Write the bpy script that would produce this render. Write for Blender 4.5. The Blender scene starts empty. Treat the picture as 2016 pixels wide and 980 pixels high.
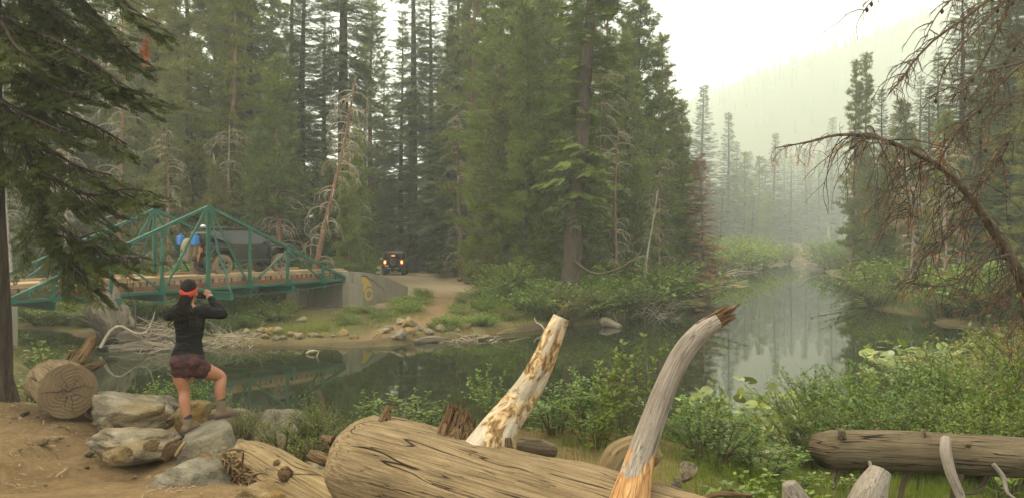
import bpy, math, random
import numpy as np
from mathutils import Vector, Matrix

# ------------------------------------------------------------------ camera, sky, sun, exposure
scene = bpy.context.scene
col = scene.collection
FPX, HC = 1523.0, 3.6                      # focal length in photo pixels, eye height above the water
cam_d = bpy.data.cameras.new('camera'); cam = bpy.data.objects.new('camera', cam_d); col.objects.link(cam)
cam.location = (0, 0, HC); cam.rotation_euler = (math.radians(90), 0, 0)
cam_d.sensor_width = 36; cam_d.lens = 36 * FPX / 2016; cam_d.shift_y = -10 / 2016
cam_d.clip_start = 0.1; cam_d.clip_end = 4000
scene.camera = cam

SUN_EL, SUN_AZ = math.radians(52), math.radians(-62)   # azimuth measured from +Y towards +X
world = bpy.data.worlds.new('World'); scene.world = world; world.use_nodes = True
wn = world.node_tree; wn.nodes.clear()
wo = wn.nodes.new('ShaderNodeOutputWorld'); bg = wn.nodes.new('ShaderNodeBackground')
sky = wn.nodes.new('ShaderNodeTexSky'); sky.sky_type = 'NISHITA'; sky.sun_disc = False
sky.sun_elevation = SUN_EL; sky.sun_rotation = SUN_AZ; sky.dust_density = 8.0; sky.air_density = 1.0; sky.ozone_density = 0.4
smk = wn.nodes.new('ShaderNodeMix'); smk.data_type = 'RGBA'; smk.inputs[0].default_value = 0.82
smk.inputs[7].default_value = (15.0, 14.7, 13.1, 1)        # smoke veil: an even, slightly warm white overcast
wn.links.new(sky.outputs[0], smk.inputs[6]); wn.links.new(smk.outputs[2], bg.inputs[0])
bg.inputs[1].default_value = 0.052
wn.links.new(bg.outputs[0], wo.inputs[0])

sun_d = bpy.data.lights.new('sun', 'SUN'); sun = bpy.data.objects.new('sun', sun_d); col.objects.link(sun)
sun_d.energy = 1.5; sun_d.angle = math.radians(14); sun_d.color = (1.0, 0.86, 0.62)
_sd = Vector((math.sin(SUN_AZ) * math.cos(SUN_EL), math.cos(SUN_AZ) * math.cos(SUN_EL), math.sin(SUN_EL)))
sun.rotation_euler = _sd.to_track_quat('Z', 'Y').to_euler()

scene.view_settings.view_transform = 'Standard'; scene.view_settings.look = 'None'
scene.view_settings.exposure = 2.16; scene.view_settings.gamma = 1.0
scene.view_settings.use_curve_mapping = False
cy = scene.cycles
cy.use_denoising = True
cy.max_bounces = 6; cy.diffuse_bounces = 3; cy.glossy_bounces = 3; cy.transmission_bounces = 3
cy.volume_bounces = 2; cy.transparent_max_bounces = 6
cy.caustics_reflective = False; cy.caustics_refractive = False
cy.use_adaptive_sampling = True; cy.adaptive_threshold = 0.015

rng = np.random.default_rng(11)
random.seed(5)

# ------------------------------------------------------------------ helpers
def at(px, py, Y):
    """point at depth Y metres in front of the lens where the photo shows pixel (px, py)"""
    return np.array([(px - 1008) / FPX * Y, Y, HC - (py - 480) / FPX * Y])

def hash3(i, j, k):
    h = (i.astype(np.int64) * 374761393 + j.astype(np.int64) * 668265263 + k.astype(np.int64) * 2147483647) & 0xffffffff
    h = ((h ^ (h >> 13)) * 1274126177) & 0xffffffff
    h = (h ^ (h >> 16)) & 0xffff
    return h / 65535.0

def noise(p):
    """value noise in -1..1, p (n,3)"""
    p = np.asarray(p, float); f = np.floor(p); i = f.astype(np.int64); t = p - f; t = t * t * (3 - 2 * t)
    r = 0
    for dx in (0, 1):
        wx = t[:, 0] if dx else 1 - t[:, 0]
        for dy in (0, 1):
            wy = t[:, 1] if dy else 1 - t[:, 1]
            for dz in (0, 1):
                wz = t[:, 2] if dz else 1 - t[:, 2]
                r = r + wx * wy * wz * hash3(i[:, 0] + dx, i[:, 1] + dy, i[:, 2] + dz)
    return r * 2 - 1

def fbm(p, o=4, gain=0.5):
    p = np.asarray(p, float); a, s, tot = 1.0, 0, 0
    for k in range(o):
        s = s + a * noise(p * 2 ** k + 17.3 * k); tot += a; a *= gain
    return s / tot

def sstep(a, b, x):
    t = np.clip((x - a) / (b - a), 0, 1); return t * t * (3 - 2 * t)

def unit(v):
    v = np.asarray(v, float); return v / np.maximum(np.linalg.norm(v, axis=-1, keepdims=True), 1e-9)

class Geo:
    def __init__(s):
        s.V, s.T, s.Q, s.A, s.n, s.hasA = [], [], [], [], 0, False
    def add(s, V, T=None, Q=None, A=None):
        V = np.asarray(V, float).reshape(-1, 3)
        if T is not None and len(T): s.T.append(np.asarray(T, int).reshape(-1, 3) + s.n)
        if Q is not None and len(Q): s.Q.append(np.asarray(Q, int).reshape(-1, 4) + s.n)
        s.V.append(V)
        if A is None: A = V
        else: s.hasA = True
        s.A.append(np.asarray(A, float).reshape(-1, 3)); s.n += len(V); return s
    def mesh(s, name, smooth=True):
        V = np.concatenate(s.V); me = bpy.data.meshes.new(name)
        T = np.concatenate(s.T) if s.T else np.zeros((0, 3), int); Q = np.concatenate(s.Q) if s.Q else np.zeros((0, 4), int)
        nl = len(T) * 3 + len(Q) * 4; nf = len(T) + len(Q)
        me.vertices.add(len(V)); me.vertices.foreach_set('co', V.astype(np.float32).ravel())
        me.loops.add(nl); me.loops.foreach_set('vertex_index', np.concatenate([T.ravel(), Q.ravel()]).astype(np.int32))
        me.polygons.add(nf)
        st = np.concatenate([np.arange(len(T)) * 3, len(T) * 3 + np.arange(len(Q)) * 4]).astype(np.int32)
        me.polygons.foreach_set('loop_start', st)
        me.polygons.foreach_set('use_smooth', np.full(nf, smooth))
        if s.hasA:
            at_ = me.attributes.new('grain', 'FLOAT_VECTOR', 'POINT'); at_.data.foreach_set('vector', np.concatenate(s.A).astype(np.float32).ravel())
        me.update(calc_edges=True); me.validate()
        return me
    def build(s, name, mat, parent=None, smooth=True):
        return mesh_obj(name, s.mesh(name, smooth), mat, parent)

def mesh_obj(name, me, mat, parent=None):
    o = bpy.data.objects.new(name, me); col.objects.link(o)
    if mat is not None and not me.materials: me.materials.append(mat)
    if parent is not None: o.parent = parent
    return o

def tag(o, label=None, cat=None, group=None, kind=None):
    if label: o['label'] = label
    if cat: o['category'] = cat
    if group: o['group'] = group
    if kind: o['kind'] = kind
    return o

def thing(name, label, cat, loc=(0, 0, 0), rz=0.0, group=None):
    o = bpy.data.objects.new(name, None); col.objects.link(o); o.empty_display_size = 0.2
    o.location = tuple(float(x) for x in loc); o.rotation_euler = (0, 0, rz)
    return tag(o, label, cat, group)

def copy_tree(o, parent=None):
    c = o.copy(); col.objects.link(c); c.parent = parent
    for ch in list(o.children): copy_tree(ch, c)
    return c

class Proto:
    """a thing built once; the first place() moves it, later ones copy it with its parts"""
    def __init__(s, root): s.root, s.used = root, False
    def place(s, loc, rz=0.0, scale=1.0, label=None, group=None, cat=None, tilt=(0, 0)):
        o = copy_tree(s.root) if s.used else s.root
        s.used = True
        o.location = tuple(float(x) for x in loc); o.rotation_euler = (tilt[0], tilt[1], rz)
        o.scale = (scale,) * 3 if np.isscalar(scale) else tuple(scale)
        return tag(o, label, cat, group)

def frames(path):
    path = np.asarray(path, float); n = len(path)
    t = np.gradient(path, axis=0); t = unit(t)
    ref = np.array([0, 0, 1.0]) if abs(t[0][2]) < 0.9 else np.array([1.0, 0, 0])
    N = np.zeros((n, 3)); B = np.zeros((n, 3))
    v = unit(ref - t[0] * np.dot(ref, t[0]))
    for i in range(n):
        v = v - t[i] * np.dot(v, t[i]); v = unit(v); N[i] = v; B[i] = np.cross(t[i], v)
    return t, N, B

def resample(path, n):
    """smooth (Catmull-Rom) resampling of a polyline; extra columns are carried along"""
    p = np.asarray(path, float)
    if len(p) == 2: 
        t = np.linspace(0, 1, n)[:, None]; return p[0] * (1 - t) + p[1] * t
    q = np.vstack([2 * p[0] - p[1], p, 2 * p[-1] - p[-2]])
    d = np.r_[0, np.cumsum(np.linalg.norm(np.diff(p[:, :3], axis=0), axis=1))]
    s = np.linspace(0, d[-1], n); k = np.clip(np.searchsorted(d, s, 'right') - 1, 0, len(p) - 2)
    t = ((s - d[k]) / np.maximum(d[k + 1] - d[k], 1e-9))[:, None]
    a, b, c, e = q[k], q[k + 1], q[k + 2], q[k + 3]
    return 0.5 * (2 * b + (c - a) * t + (2 * a - 5 * b + 4 * c - e) * t ** 2 + (3 * b - a - 3 * c + e) * t ** 3)

def tube(g, path, rad, sides=6, cap=(False, False), fn=None, seed=0.0):
    """generalised cylinder; fn(u, ang) -> radius factor; grain attribute = straightened wood coordinates"""
    path = np.asarray(path, float); n = len(path); rad = np.broadcast_to(np.asarray(rad, float), (n,))
    t, N, B = frames(path); u = np.r_[0, np.cumsum(np.linalg.norm(np.diff(path, axis=0), axis=1))]
    a = np.arange(sides) * 2 * np.pi / sides
    ca, sa = np.cos(a), np.sin(a)
    R = np.repeat(rad[:, None], sides, 1)
    if fn is not None: R = R * fn(np.repeat(u[:, None], sides, 1), np.repeat(a[None], n, 0))
    V = path[:, None] + R[..., None] * (ca[None, :, None] * N[:, None] + sa[None, :, None] * B[:, None])
    A = np.stack([np.repeat(u[:, None], sides, 1) + seed, R * ca, R * sa + seed * 0.37], -1)
    i = np.arange(n - 1)[:, None]; j = np.arange(sides)[None]; jn = (j + 1) % sides
    Q = np.stack([i * sides + j, i * sides + jn, (i + 1) * sides + jn, (i + 1) * sides + j], -1).reshape(-1, 4)
    V = V.reshape(-1, 3); A = A.reshape(-1, 3); T = []
    for e, on in enumerate(cap):
        if on:
            base = 0 if e == 0 else (n - 1) * sides
            c = len(V); V = np.vstack([V, V[base:base + sides].mean(0)]); A = np.vstack([A, [u[0 if e == 0 else -1] + seed, 0, seed * .37]])
            for k in range(sides):
                k2 = (k + 1) % sides
                T.append((base + k2, base + k, c) if e == 0 else (base + k, base + k2, c))
    g.add(V, T if T else None, Q, A)
    return g

def rot_to(d, roll=None):
    """(n,3,3) matrices whose x axis is d, z roughly up, rolled about x"""
    d = unit(np.asarray(d, float)); n = len(d)
    up = np.tile([0, 0, 1.0], (n, 1)); bad = np.abs(d[:, 2]) > 0.98; up[bad] = [1, 0, 0]
    y = unit(np.cross(up, d)); z = np.cross(d, y)
    if roll is not None:
        c, s = np.cos(roll)[:, None], np.sin(roll)[:, None]; y, z = y * c + z * s, z * c - y * s
    return np.stack([d, y, z], -1)

def scatter(g, tv, tt, pos, rot, scl):
    tv = np.asarray(tv, float); tt = np.asarray(tt, int); n = len(pos); k = len(tv)
    scl = np.asarray(scl, float)
    if scl.ndim == 1: scl = np.repeat(scl[:, None], 3, 1)
    V = np.einsum('nij,nkj->nki', rot, tv[None] * scl[:, None]) + np.asarray(pos)[:, None]
    T = (tt[None] + (np.arange(n) * k)[:, None, None]).reshape(-1, 3)
    g.add(V.reshape(-1, 3), T)

def box(g, c, s, R=None):
    c = np.asarray(c, float); s = np.asarray(s, float) / 2
    V = np.array([(x, y, z) for x in (-1, 1) for y in (-1, 1) for z in (-1, 1)], float) * s
    if R is not None: V = V @ np.asarray(R).T
    g.add(V + c, None, [(0, 1, 3, 2), (4, 6, 7, 5), (0, 4, 5, 1), (2, 3, 7, 6), (0, 2, 6, 4), (1, 5, 7, 3)])
    return g

def bar(g, a, b, w, h, up=(0, 0, 1)):
    """rectangular bar from a to b, w across, h along up"""
    a = np.asarray(a, float); b = np.asarray(b, float); d = b - a; L = np.linalg.norm(d); x = d / L
    y = np.cross(np.asarray(up, float), x); 
    if np.linalg.norm(y) < 1e-4: y = np.cross([1, 0, 0], x)
    y = unit(y); z = np.cross(x, y)
    return box(g, (a + b) / 2, (L, w, h), np.stack([x, y, z], 1))

def prism(g, pts, y0, y1, axis='y'):
    """polygon (list of (x,z)) extruded along y"""
    n = len(pts); p = np.asarray(pts, float)
    V = np.vstack([np.c_[p[:, 0], np.full(n, y0), p[:, 1]], np.c_[p[:, 0], np.full(n, y1), p[:, 1]]])
    Q = [(i, (i + 1) % n, n + (i + 1) % n, n + i) for i in range(n)]
    from mathutils.geometry import tessellate_polygon
    tr = tessellate_polygon([[Vector((a, b, 0)) for a, b in p]])
    T = [tuple(t) for t in tr] + [tuple(n + k for k in reversed(t)) for t in tr]
    g.add(V, T, Q)
    return g

def bevel(o, w, seg=2, ang=40):
    m = o.modifiers.new('bevel', 'BEVEL'); m.width = w; m.segments = seg; m.limit_method = 'ANGLE'; m.angle_limit = math.radians(ang)
    return o

def fix_normals(o):
    import bmesh
    bm = bmesh.new(); bm.from_mesh(o.data); bmesh.ops.remove_doubles(bm, verts=bm.verts, dist=1e-5); bmesh.ops.recalc_face_normals(bm, faces=bm.faces); bm.to_mesh(o.data); bm.free()
    return o

# ------------------------------------------------------------------ materials
class NT:
    def __init__(s, name):
        s.m = bpy.data.materials.new(name); s.m.use_nodes = True; s.t = s.m.node_tree; s.t.nodes.clear()
        s.out = s.n('ShaderNodeOutputMaterial')
    def n(s, typ, **kw):
        o = s.t.nodes.new(typ)
        for k, v in kw.items():
            if k.startswith('i_'): o.inputs[k[2:].replace('_', ' ')].default_value = v
            else: setattr(o, k, v)
        return o
    def l(s, a, b): s.t.links.new(a, b); return b
    def coord(s, kind='Object', scale=(1, 1, 1)):
        if kind == 'grain':
            c = s.n('ShaderNodeAttribute', attribute_name='grain').outputs['Vector']
        else: c = s.n('ShaderNodeTexCoord').outputs[kind]
        mp = s.n('ShaderNodeMapping'); mp.inputs['Scale'].default_value = scale; s.l(c, mp.inputs[0]); return mp.outputs[0]
    def noise(s, vec, scale, detail=4, rough=0.55, dist=0.0):
        o = s.n('ShaderNodeTexNoise'); o.inputs['Scale'].default_value = scale; o.inputs['Detail'].default_value = detail
        o.inputs['Roughness'].default_value = rough; o.inputs['Distortion'].default_value = dist; s.l(vec, o.inputs['Vector']); return o.outputs[0]
    def ramp(s, fac, stops):
        o = s.n('ShaderNodeValToRGB'); e = o.color_ramp.elements
        while len(e) < len(stops): e.new(0.5)
        for k, (p, c) in enumerate(stops):
            e[k].position = p; e[k].color = (*c, 1) if not np.isscalar(c) else (c, c, c, 1)
        s.l(fac, o.inputs[0]); return o.outputs[0]
    def mix(s, fac, a, b, mode='MIX'):
        o = s.n('ShaderNodeMix', data_type='RGBA', blend_type=mode)
        for sock, v in ((o.inputs[0], fac), (o.inputs[6], a), (o.inputs[7], b)):
            if hasattr(v, 'is_output'): s.l(v, sock)
            elif np.isscalar(v): sock.default_value = v
            else: sock.default_value = (*v, 1)
        return o.outputs[2]
    def math(s, op, a, b=0.0):
        o = s.n('ShaderNodeMath', operation=op)
        for sock, v in ((o.inputs[0], a), (o.inputs[1], b)):
            if hasattr(v, 'is_output'): s.l(v, sock)
            else: sock.default_value = v
        return o.outputs[0]
    def bump(s, h, strength=0.4, dist=0.02):
        o = s.n('ShaderNodeBump'); o.inputs['Strength'].default_value = strength; o.inputs['Distance'].default_value = dist; s.l(h, o.inputs['Height']); return o.outputs[0]
    def pbr(s, colr, rough=0.8, normal=None, metal=0.0, spec=0.3, emit=None, estr=0.0):
        b = s.n('ShaderNodeBsdfPrincipled')
        if hasattr(colr, 'is_output'): s.l(colr, b.inputs['Base Color'])
        else: b.inputs['Base Color'].default_value = (*colr, 1)
        if hasattr(rough, 'is_output'): s.l(rough, b.inputs['Roughness'])
        else: b.inputs['Roughness'].default_value = rough
        b.inputs['Metallic'].default_value = metal; b.inputs['Specular IOR Level'].default_value = spec
        if normal is not None: s.l(normal, b.inputs['Normal'])
        if emit is not None: b.inputs['Emission Color'].default_value = (*emit, 1); b.inputs['Emission Strength'].default_value = estr
        s.l(b.outputs[0], s.out.inputs[0]); s.b = b
        return s.m

def mat_foliage(name, c0, c1, c2, scale=1.2, trans=0.22, rough=0.6, var=0.28):
    """leaf material: clumpy colour from noise, a shift for each plant, some light through the leaf"""
    t = NT(name); v = t.coord('Object')
    big = t.noise(v, scale * 0.35, 3); fine = t.noise(v, scale * 6, 2)
    f = t.math('ADD', t.math('MULTIPLY', big, 0.65), t.math('MULTIPLY', fine, 0.35))
    c = t.ramp(f, [(0.32, c0), (0.52, c1), (0.70, c2)])
    oi = t.n('ShaderNodeObjectInfo'); hs = t.n('ShaderNodeHueSaturation')
    r = oi.outputs['Random']
    t.l(t.math('ADD', t.math('MULTIPLY', r, 0.05), 0.475), hs.inputs['Hue'])
    t.l(t.math('ADD', t.math('MULTIPLY', t.math('FRACT', t.math('MULTIPLY', r, 7.31)), 2 * var), 1 - var), hs.inputs['Value'])
    t.l(t.math('ADD', t.math('MULTIPLY', t.math('FRACT', t.math('MULTIPLY', r, 13.7)), 0.3), 0.8), hs.inputs['Saturation'])
    t.l(c, hs.inputs['Color'])
    b = t.n('ShaderNodeBsdfPrincipled'); t.l(hs.outputs[0], b.inputs['Base Color']); b.inputs['Roughness'].default_value = rough; b.inputs['Specular IOR Level'].default_value = 0.22
    tr = t.n('ShaderNodeBsdfTranslucent'); t.l(t.mix(1.0, hs.outputs[0], (1.25, 1.2, 0.6), 'MULTIPLY'), tr.inputs[0])
    mx = t.n('ShaderNodeMixShader'); mx.inputs[0].default_value = trans
    t.l(b.outputs[0], mx.inputs[1]); t.l(tr.outputs[0], mx.inputs[2]); t.l(mx.outputs[0], t.out.inputs[0])
    return t.m

def mat_bark(name, c0, c1, sx=(8, 8, 1.2), strength=0.7):
    t = NT(name); v = t.coord('Object', sx); n = t.noise(v, 2.0, 6, 0.65)
    big = t.noise(t.coord('Object'), 0.8, 3)
    c = t.mix(t.math('MULTIPLY', big, 0.5), t.ramp(n, [(0.35, c0), (0.65, c1)]), tuple(0.6 * x for x in c0))
    return t.pbr(c, 0.9, t.bump(n, strength, 0.05), spec=0.1)

def mat_wood(name, dark, mid, light, scale=1.0, crack=0.5, blotch=None, strength=0.5):
    """weathered timber: grain and drying checks run along the straightened-log coordinates"""
    t = NT(name); v = t.coord('grain', (0.55 * scale, 22 * scale, 22 * scale))
    g = t.noise(v, 2.4, 7, 0.68, 0.12); b = t.noise(t.coord('grain', (0.8, 1.7, 1.7)), 2.4, 5, 0.6); sp = t.noise(t.coord('grain', (5, 12, 12)), 8, 6, 0.75)
    c = t.ramp(g, [(0.30, dark), (0.5, mid), (0.70, light)])
    c = t.mix(t.math('MULTIPLY', t.ramp(b, [(0.38, 0.0), (0.66, 1.0)]), 0.6), c, blotch or tuple(0.55 * x for x in mid))
    c = t.mix(t.ramp(sp, [(0.55, 0.0), (0.70, 0.6)]), c, tuple(0.4 * x for x in dark))
    ck = None
    for sc, th in ((2.3, 0.009), (4.6, 0.008), (9.0, 0.010)):            # long thin checks, coarse and fine
        w = t.noise(t.coord('grain', (0.16 * scale, sc * scale, sc * scale)), 2.6, 2, 0.45, 0.05)
        m = t.ramp(t.math('ABSOLUTE', t.math('SUBTRACT', w, 0.5)), [(0.0, 1.0), (th, 0.0)])
        m = t.math('MULTIPLY', m, t.ramp(t.noise(t.coord('grain', (0.9, 2 + sc, 2 + sc)), 1.3, 3), [(0.42, 0.0), (0.52, 1.0)]))
        ck = m if ck is None else t.math('MAXIMUM', ck, m)
    ck = t.math('MULTIPLY', ck, crack * 1.3)
    c = t.mix(ck, c, tuple(0.15 * x for x in dark))
    h = t.math('ADD', t.math('SUBTRACT', g, t.math('MULTIPLY', ck, 1.6)), t.math('MULTIPLY', sp, 0.3))
    return t.pbr(c, 0.88, t.bump(h, strength * 1.3, 0.03), spec=0.12)

def mat_plain(name, c, rough=0.6, metal=0.0, spec=0.4, dust=None, dscale=3.0, amount=0.5, bumpy=0.0, emit=None, estr=0.0):
    t = NT(name); v = t.coord('Object'); n = t.noise(v, dscale, 6, 0.6)
    cc = t.mix(t.math('MULTIPLY', t.ramp(n, [(0.35, 0.0), (0.7, 1.0)]), amount), c, dust or tuple(x * 0.7 for x in c))
    nm = t.bump(t.noise(v, dscale * 9, 3), bumpy, 0.01) if bumpy else None
    return t.pbr(cc, rough, nm, metal, spec, emit, estr)

M = {}
# ground
t = NT('soil'); pos = t.n('ShaderNodeNewGeometry').outputs['Position']
dirt = t.n('ShaderNodeAttribute', attribute_name='dirt').outputs['Fac']; mud = t.n('ShaderNodeAttribute', attribute_name='mud').outputs['Fac']
n1 = t.noise(pos, 0.9, 6, 0.6); n2 = t.noise(pos, 9.0, 6, 0.65); n3 = t.noise(pos, 45.0, 4, 0.7)
dc = t.ramp(t.math('ADD', t.math('MULTIPLY', n1, 0.5), t.math('MULTIPLY', n2, 0.5)), [(0.33, (0.090, 0.057, 0.028)), (0.5, (0.148, 0.098, 0.047)), (0.68, (0.205, 0.140, 0.070))])
dc = t.mix(t.ramp(n3, [(0.62, 0.0), (0.74, 0.7)]), dc, (0.10, 0.065, 0.035))
ff = t.ramp(t.math('ADD', t.math('MULTIPLY', n2, 0.6), t.math('MULTIPLY', n1, 0.4)), [(0.36, (0.035, 0.028, 0.013)), (0.5, (0.085, 0.075, 0.028)), (0.66, (0.10, 0.11, 0.035))])
c = t.mix(dirt, ff, dc)
c = t.mix(mud, c, t.mix(n2, (0.035, 0.025, 0.015), (0.08, 0.057, 0.035)))
dc = t.mix(t.ramp(t.noise(pos, 2.6, 5, 0.7), [(0.52, 0.0), (0.66, 0.55)]), dc, (0.105, 0.066, 0.034)); lotf = t.n('ShaderNodeAttribute', attribute_name='lot').outputs['Fac']; dc = t.mix(t.math('MULTIPLY', lotf, 0.8), dc, t.mix(n2, (0.24, 0.185, 0.11), (0.37, 0.30, 0.19))); c = t.mix(mud, t.mix(dirt, ff, dc), t.mix(n2, (0.035, 0.025, 0.015), (0.08, 0.057, 0.035)))
hh = t.math('ADD', t.math('MULTIPLY', n2, 0.9), t.math('MULTIPLY', n3, 0.5))
M['soil'] = t.pbr(c, 0.95, t.bump(hh, 0.9, 0.05), spec=0.08)
# water
t = NT('river_water'); pos = t.n('ShaderNodeNewGeometry').outputs['Position']
mp = t.n('ShaderNodeMapping'); mp.inputs['Scale'].default_value = (0.6, 1.6, 1); t.l(pos, mp.inputs[0])
w = t.noise(mp.outputs[0], 1.3, 3, 0.5)
M['water'] = t.pbr(t.mix(t.noise(pos, 0.25, 3), (0.010, 0.013, 0.006), (0.018, 0.022, 0.009)), 0.022, t.bump(w, 0.012, 0.05), spec=0.5); t.b.inputs['IOR'].default_value = 1.333
# foliage
M['fir'] = mat_foliage('fir_needles', (0.030, 0.050, 0.012), (0.078, 0.106, 0.020), (0.155, 0.180, 0.034), 0.9)
M['pine'] = mat_foliage('pine_needles', (0.060, 0.082, 0.013), (0.135, 0.160, 0.023), (0.240, 0.250, 0.040), 0.9)
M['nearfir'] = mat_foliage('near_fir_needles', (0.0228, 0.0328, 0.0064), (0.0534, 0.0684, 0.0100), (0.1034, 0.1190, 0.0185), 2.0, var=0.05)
M['redneedle'] = mat_foliage('dead_red_needles', (0.1500, 0.0540, 0.0240), (0.3000, 0.1125, 0.0450), (0.4500, 0.1950, 0.0750), 1.2, var=0.1)
M['shrub'] = mat_foliage('shrub_leaves', (0.070, 0.115, 0.014), (0.140, 0.210, 0.024), (0.250, 0.310, 0.040), 1.8, 0.35, 0.45)
M['leaf'] = mat_foliage('alder_leaves', (0.045, 0.082, 0.010), (0.098, 0.155, 0.016), (0.190, 0.245, 0.028), 2.6, 0.35, 0.55, 0.25)
M['oliveleaf'] = mat_foliage('olive_leaves', (0.075, 0.094, 0.020), (0.144, 0.169, 0.031), (0.250, 0.250, 0.050), 2.6, 0.35, 0.45, 0.15)
M['grass'] = mat_foliage('grass_blades', (0.056, 0.088, 0.014), (0.112, 0.152, 0.024), (0.200, 0.208, 0.040), 3.0, 0.35, 0.5, 0.1)
M['drygrass'] = mat_foliage('dry_grass', (0.14, 0.11, 0.045), (0.25, 0.20, 0.09), (0.36, 0.29, 0.13), 3.0, 0.3, 0.6, 0.1)
M['lily'] = mat_foliage('lily_leaves', (0.074, 0.105, 0.022), (0.149, 0.180, 0.043), (0.248, 0.260, 0.074), 1.5, 0.25, 0.3, 0.3)
M['yellowleaf'] = mat_foliage('yellow_leaves', (0.1715, 0.1274, 0.0196), (0.2695, 0.2058, 0.0294), (0.3430, 0.2695, 0.0490), 3.0, 0.3, 0.5, 0.1)
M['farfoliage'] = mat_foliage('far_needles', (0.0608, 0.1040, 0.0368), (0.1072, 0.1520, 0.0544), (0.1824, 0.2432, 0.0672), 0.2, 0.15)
# wood
M['bark'] = mat_bark('dark_bark', (0.030, 0.022, 0.016), (0.095, 0.070, 0.050))
M['redbark'] = mat_bark('red_bark', (0.10, 0.055, 0.032), (0.24, 0.14, 0.085))
M['snag'] = mat_bark('bleached_bark', (0.16, 0.13, 0.10), (0.42, 0.36, 0.28))
M['twig'] = mat_bark('dead_twigs', (0.0620, 0.0434, 0.0279), (0.1488, 0.1116, 0.0744))
M['paletwig'] = mat_bark('pale_dead_twigs', (0.24, 0.19, 0.13), (0.46, 0.39, 0.28))
M['stem'] = mat_plain('green_stems', (0.08, 0.065, 0.03), 0.8, dust=(0.05, 0.03, 0.018))
M['log'] = mat_wood('weathered_log', (0.0973, 0.0652, 0.0325), (0.1906, 0.1366, 0.0727), (0.2794, 0.2111, 0.1201), 1.0, 0.9)
M['paleLog'] = mat_wood('pale_log', (0.1181, 0.0794, 0.0366), (0.2086, 0.1480, 0.0720), (0.2834, 0.2092, 0.1093), 1.0, 0.7)
M['greyLog'] = mat_wood('grey_log', (0.0672, 0.0508, 0.0296), (0.1289, 0.0990, 0.0587), (0.1850, 0.1446, 0.0872), 1.4, 1.0)
M['greyLimb'] = mat_wood('bleached_limb', (0.1240, 0.1023, 0.0780), (0.2479, 0.2103, 0.1672), (0.3475, 0.3034, 0.2479), 1.8, 0.5)
M['rotten'] = mat_wood('rotten_wood', (0.06, 0.036, 0.018), (0.19, 0.115, 0.055), (0.34, 0.22, 0.11), 2.0, 0.8, strength=0.9)
M['drift'] = mat_wood('driftwood', (0.1020, 0.0799, 0.0544), (0.2167, 0.1751, 0.1215), (0.3315, 0.2805, 0.2040), 1.3, 0.9, strength=0.9)
t = NT('flaking_limb'); v = t.coord('grain', (3.0, 7, 7)); n = t.noise(v, 2.6, 6, 0.7, 0.8); b = t.noise(t.coord('grain', (1.3, 2.5, 2.5)), 2.4, 4, 0.6, 0.6)
cl = t.ramp(n, [(0.36, (0.06, 0.036, 0.018)), (0.47, (0.22, 0.13, 0.05)), (0.55, (0.46, 0.33, 0.17)), (0.68, (0.56, 0.46, 0.30))])
cl = t.mix(t.ramp(b, [(0.50, 0.0), (0.58, 1.0)]), cl, t.mix(n, (0.30, 0.25, 0.18), (0.50, 0.43, 0.32)))
M['flaky'] = t.pbr(cl, 0.9, t.bump(n, 1.0, 0.05), spec=0.1)
t = NT('sawn_end'); v = t.coord('Object'); sx = t.n('ShaderNodeSeparateXYZ'); t.l(v, sx.inputs[0])
rr = t.math('POWER', t.math('ADD', t.math('POWER', t.math('ADD', sx.outputs[1], 0.05), 2.0), t.math('POWER', t.math('ADD', sx.outputs[2], -0.04), 2.0)), 0.5)
rw = t.math('ADD', rr, t.math('MULTIPLY', t.noise(v, 4.0, 4), 0.16))
ring = t.math('SINE', t.math('MULTIPLY', rw, 150.0))
ce = t.mix(t.math('ADD', t.math('MULTIPLY', ring, 0.045), t.math('MULTIPLY', t.noise(v, 5, 7, 0.7), 0.95)), (0.055, 0.036, 0.020), (0.20, 0.145, 0.085))
M['sawn'] = t.pbr(ce, 0.9, t.bump(t.math('ADD', ring, t.noise(v, 14, 4)), 0.25, 0.01), spec=0.1)
t = NT('orange_heartwood'); v = t.coord('grain', (2, 12, 12)); n = t.noise(v, 2.2, 6, 0.6, 1.4)
M['heart'] = t.pbr(t.ramp(n, [(0.34, (0.1275, 0.0562, 0.0188)), (0.5, (0.3000, 0.1575, 0.0562)), (0.66, (0.3900, 0.2700, 0.1425))]), 0.75, t.bump(n, 0.7, 0.03), spec=0.2)
# rock
def mat_rock(name, c0, c1, c2, warm):
    t = NT(name); v = t.coord('Object'); n = t.noise(v, 2.2, 7, 0.62); s = t.noise(v, 38, 3, 0.7); big = t.noise(v, 0.9, 3)
    c = t.ramp(n, [(0.34, c0), (0.5, c1), (0.66, c2)])
    c = t.mix(t.ramp(big, [(0.48, 0.0), (0.62, 0.75)]), c, warm)
    c = t.mix(t.ramp(s, [(0.58, 0.0), (0.68, 0.55)]), c, tuple(0.25 * x for x in c1)); c = t.mix(t.ramp(s, [(0.30, 0.45), (0.40, 0.0)]), c, c2)
    h = t.math('ADD', t.math('MULTIPLY', n, 1.0), t.math('MULTIPLY', t.noise(v, 14, 5, 0.65), 0.5))
    return t.pbr(c, 0.92, t.bump(h, 1.0, 0.09), spec=0.15)
M['rock'] = mat_rock('granite', (0.1081, 0.0865, 0.0540), (0.2308, 0.1916, 0.1277), (0.3537, 0.3045, 0.2162), (0.2652, 0.1867, 0.0836))
M['rockwarm'] = mat_rock('stained_granite', (0.1261, 0.0841, 0.0353), (0.2270, 0.1556, 0.0673), (0.3026, 0.2354, 0.1345), (0.2522, 0.1556, 0.0462))
M['rockgrey'] = mat_rock('grey_granite', (0.0834, 0.0702, 0.0482), (0.1667, 0.1448, 0.1035), (0.2632, 0.2325, 0.1711), (0.1930, 0.1534, 0.0920))
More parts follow.
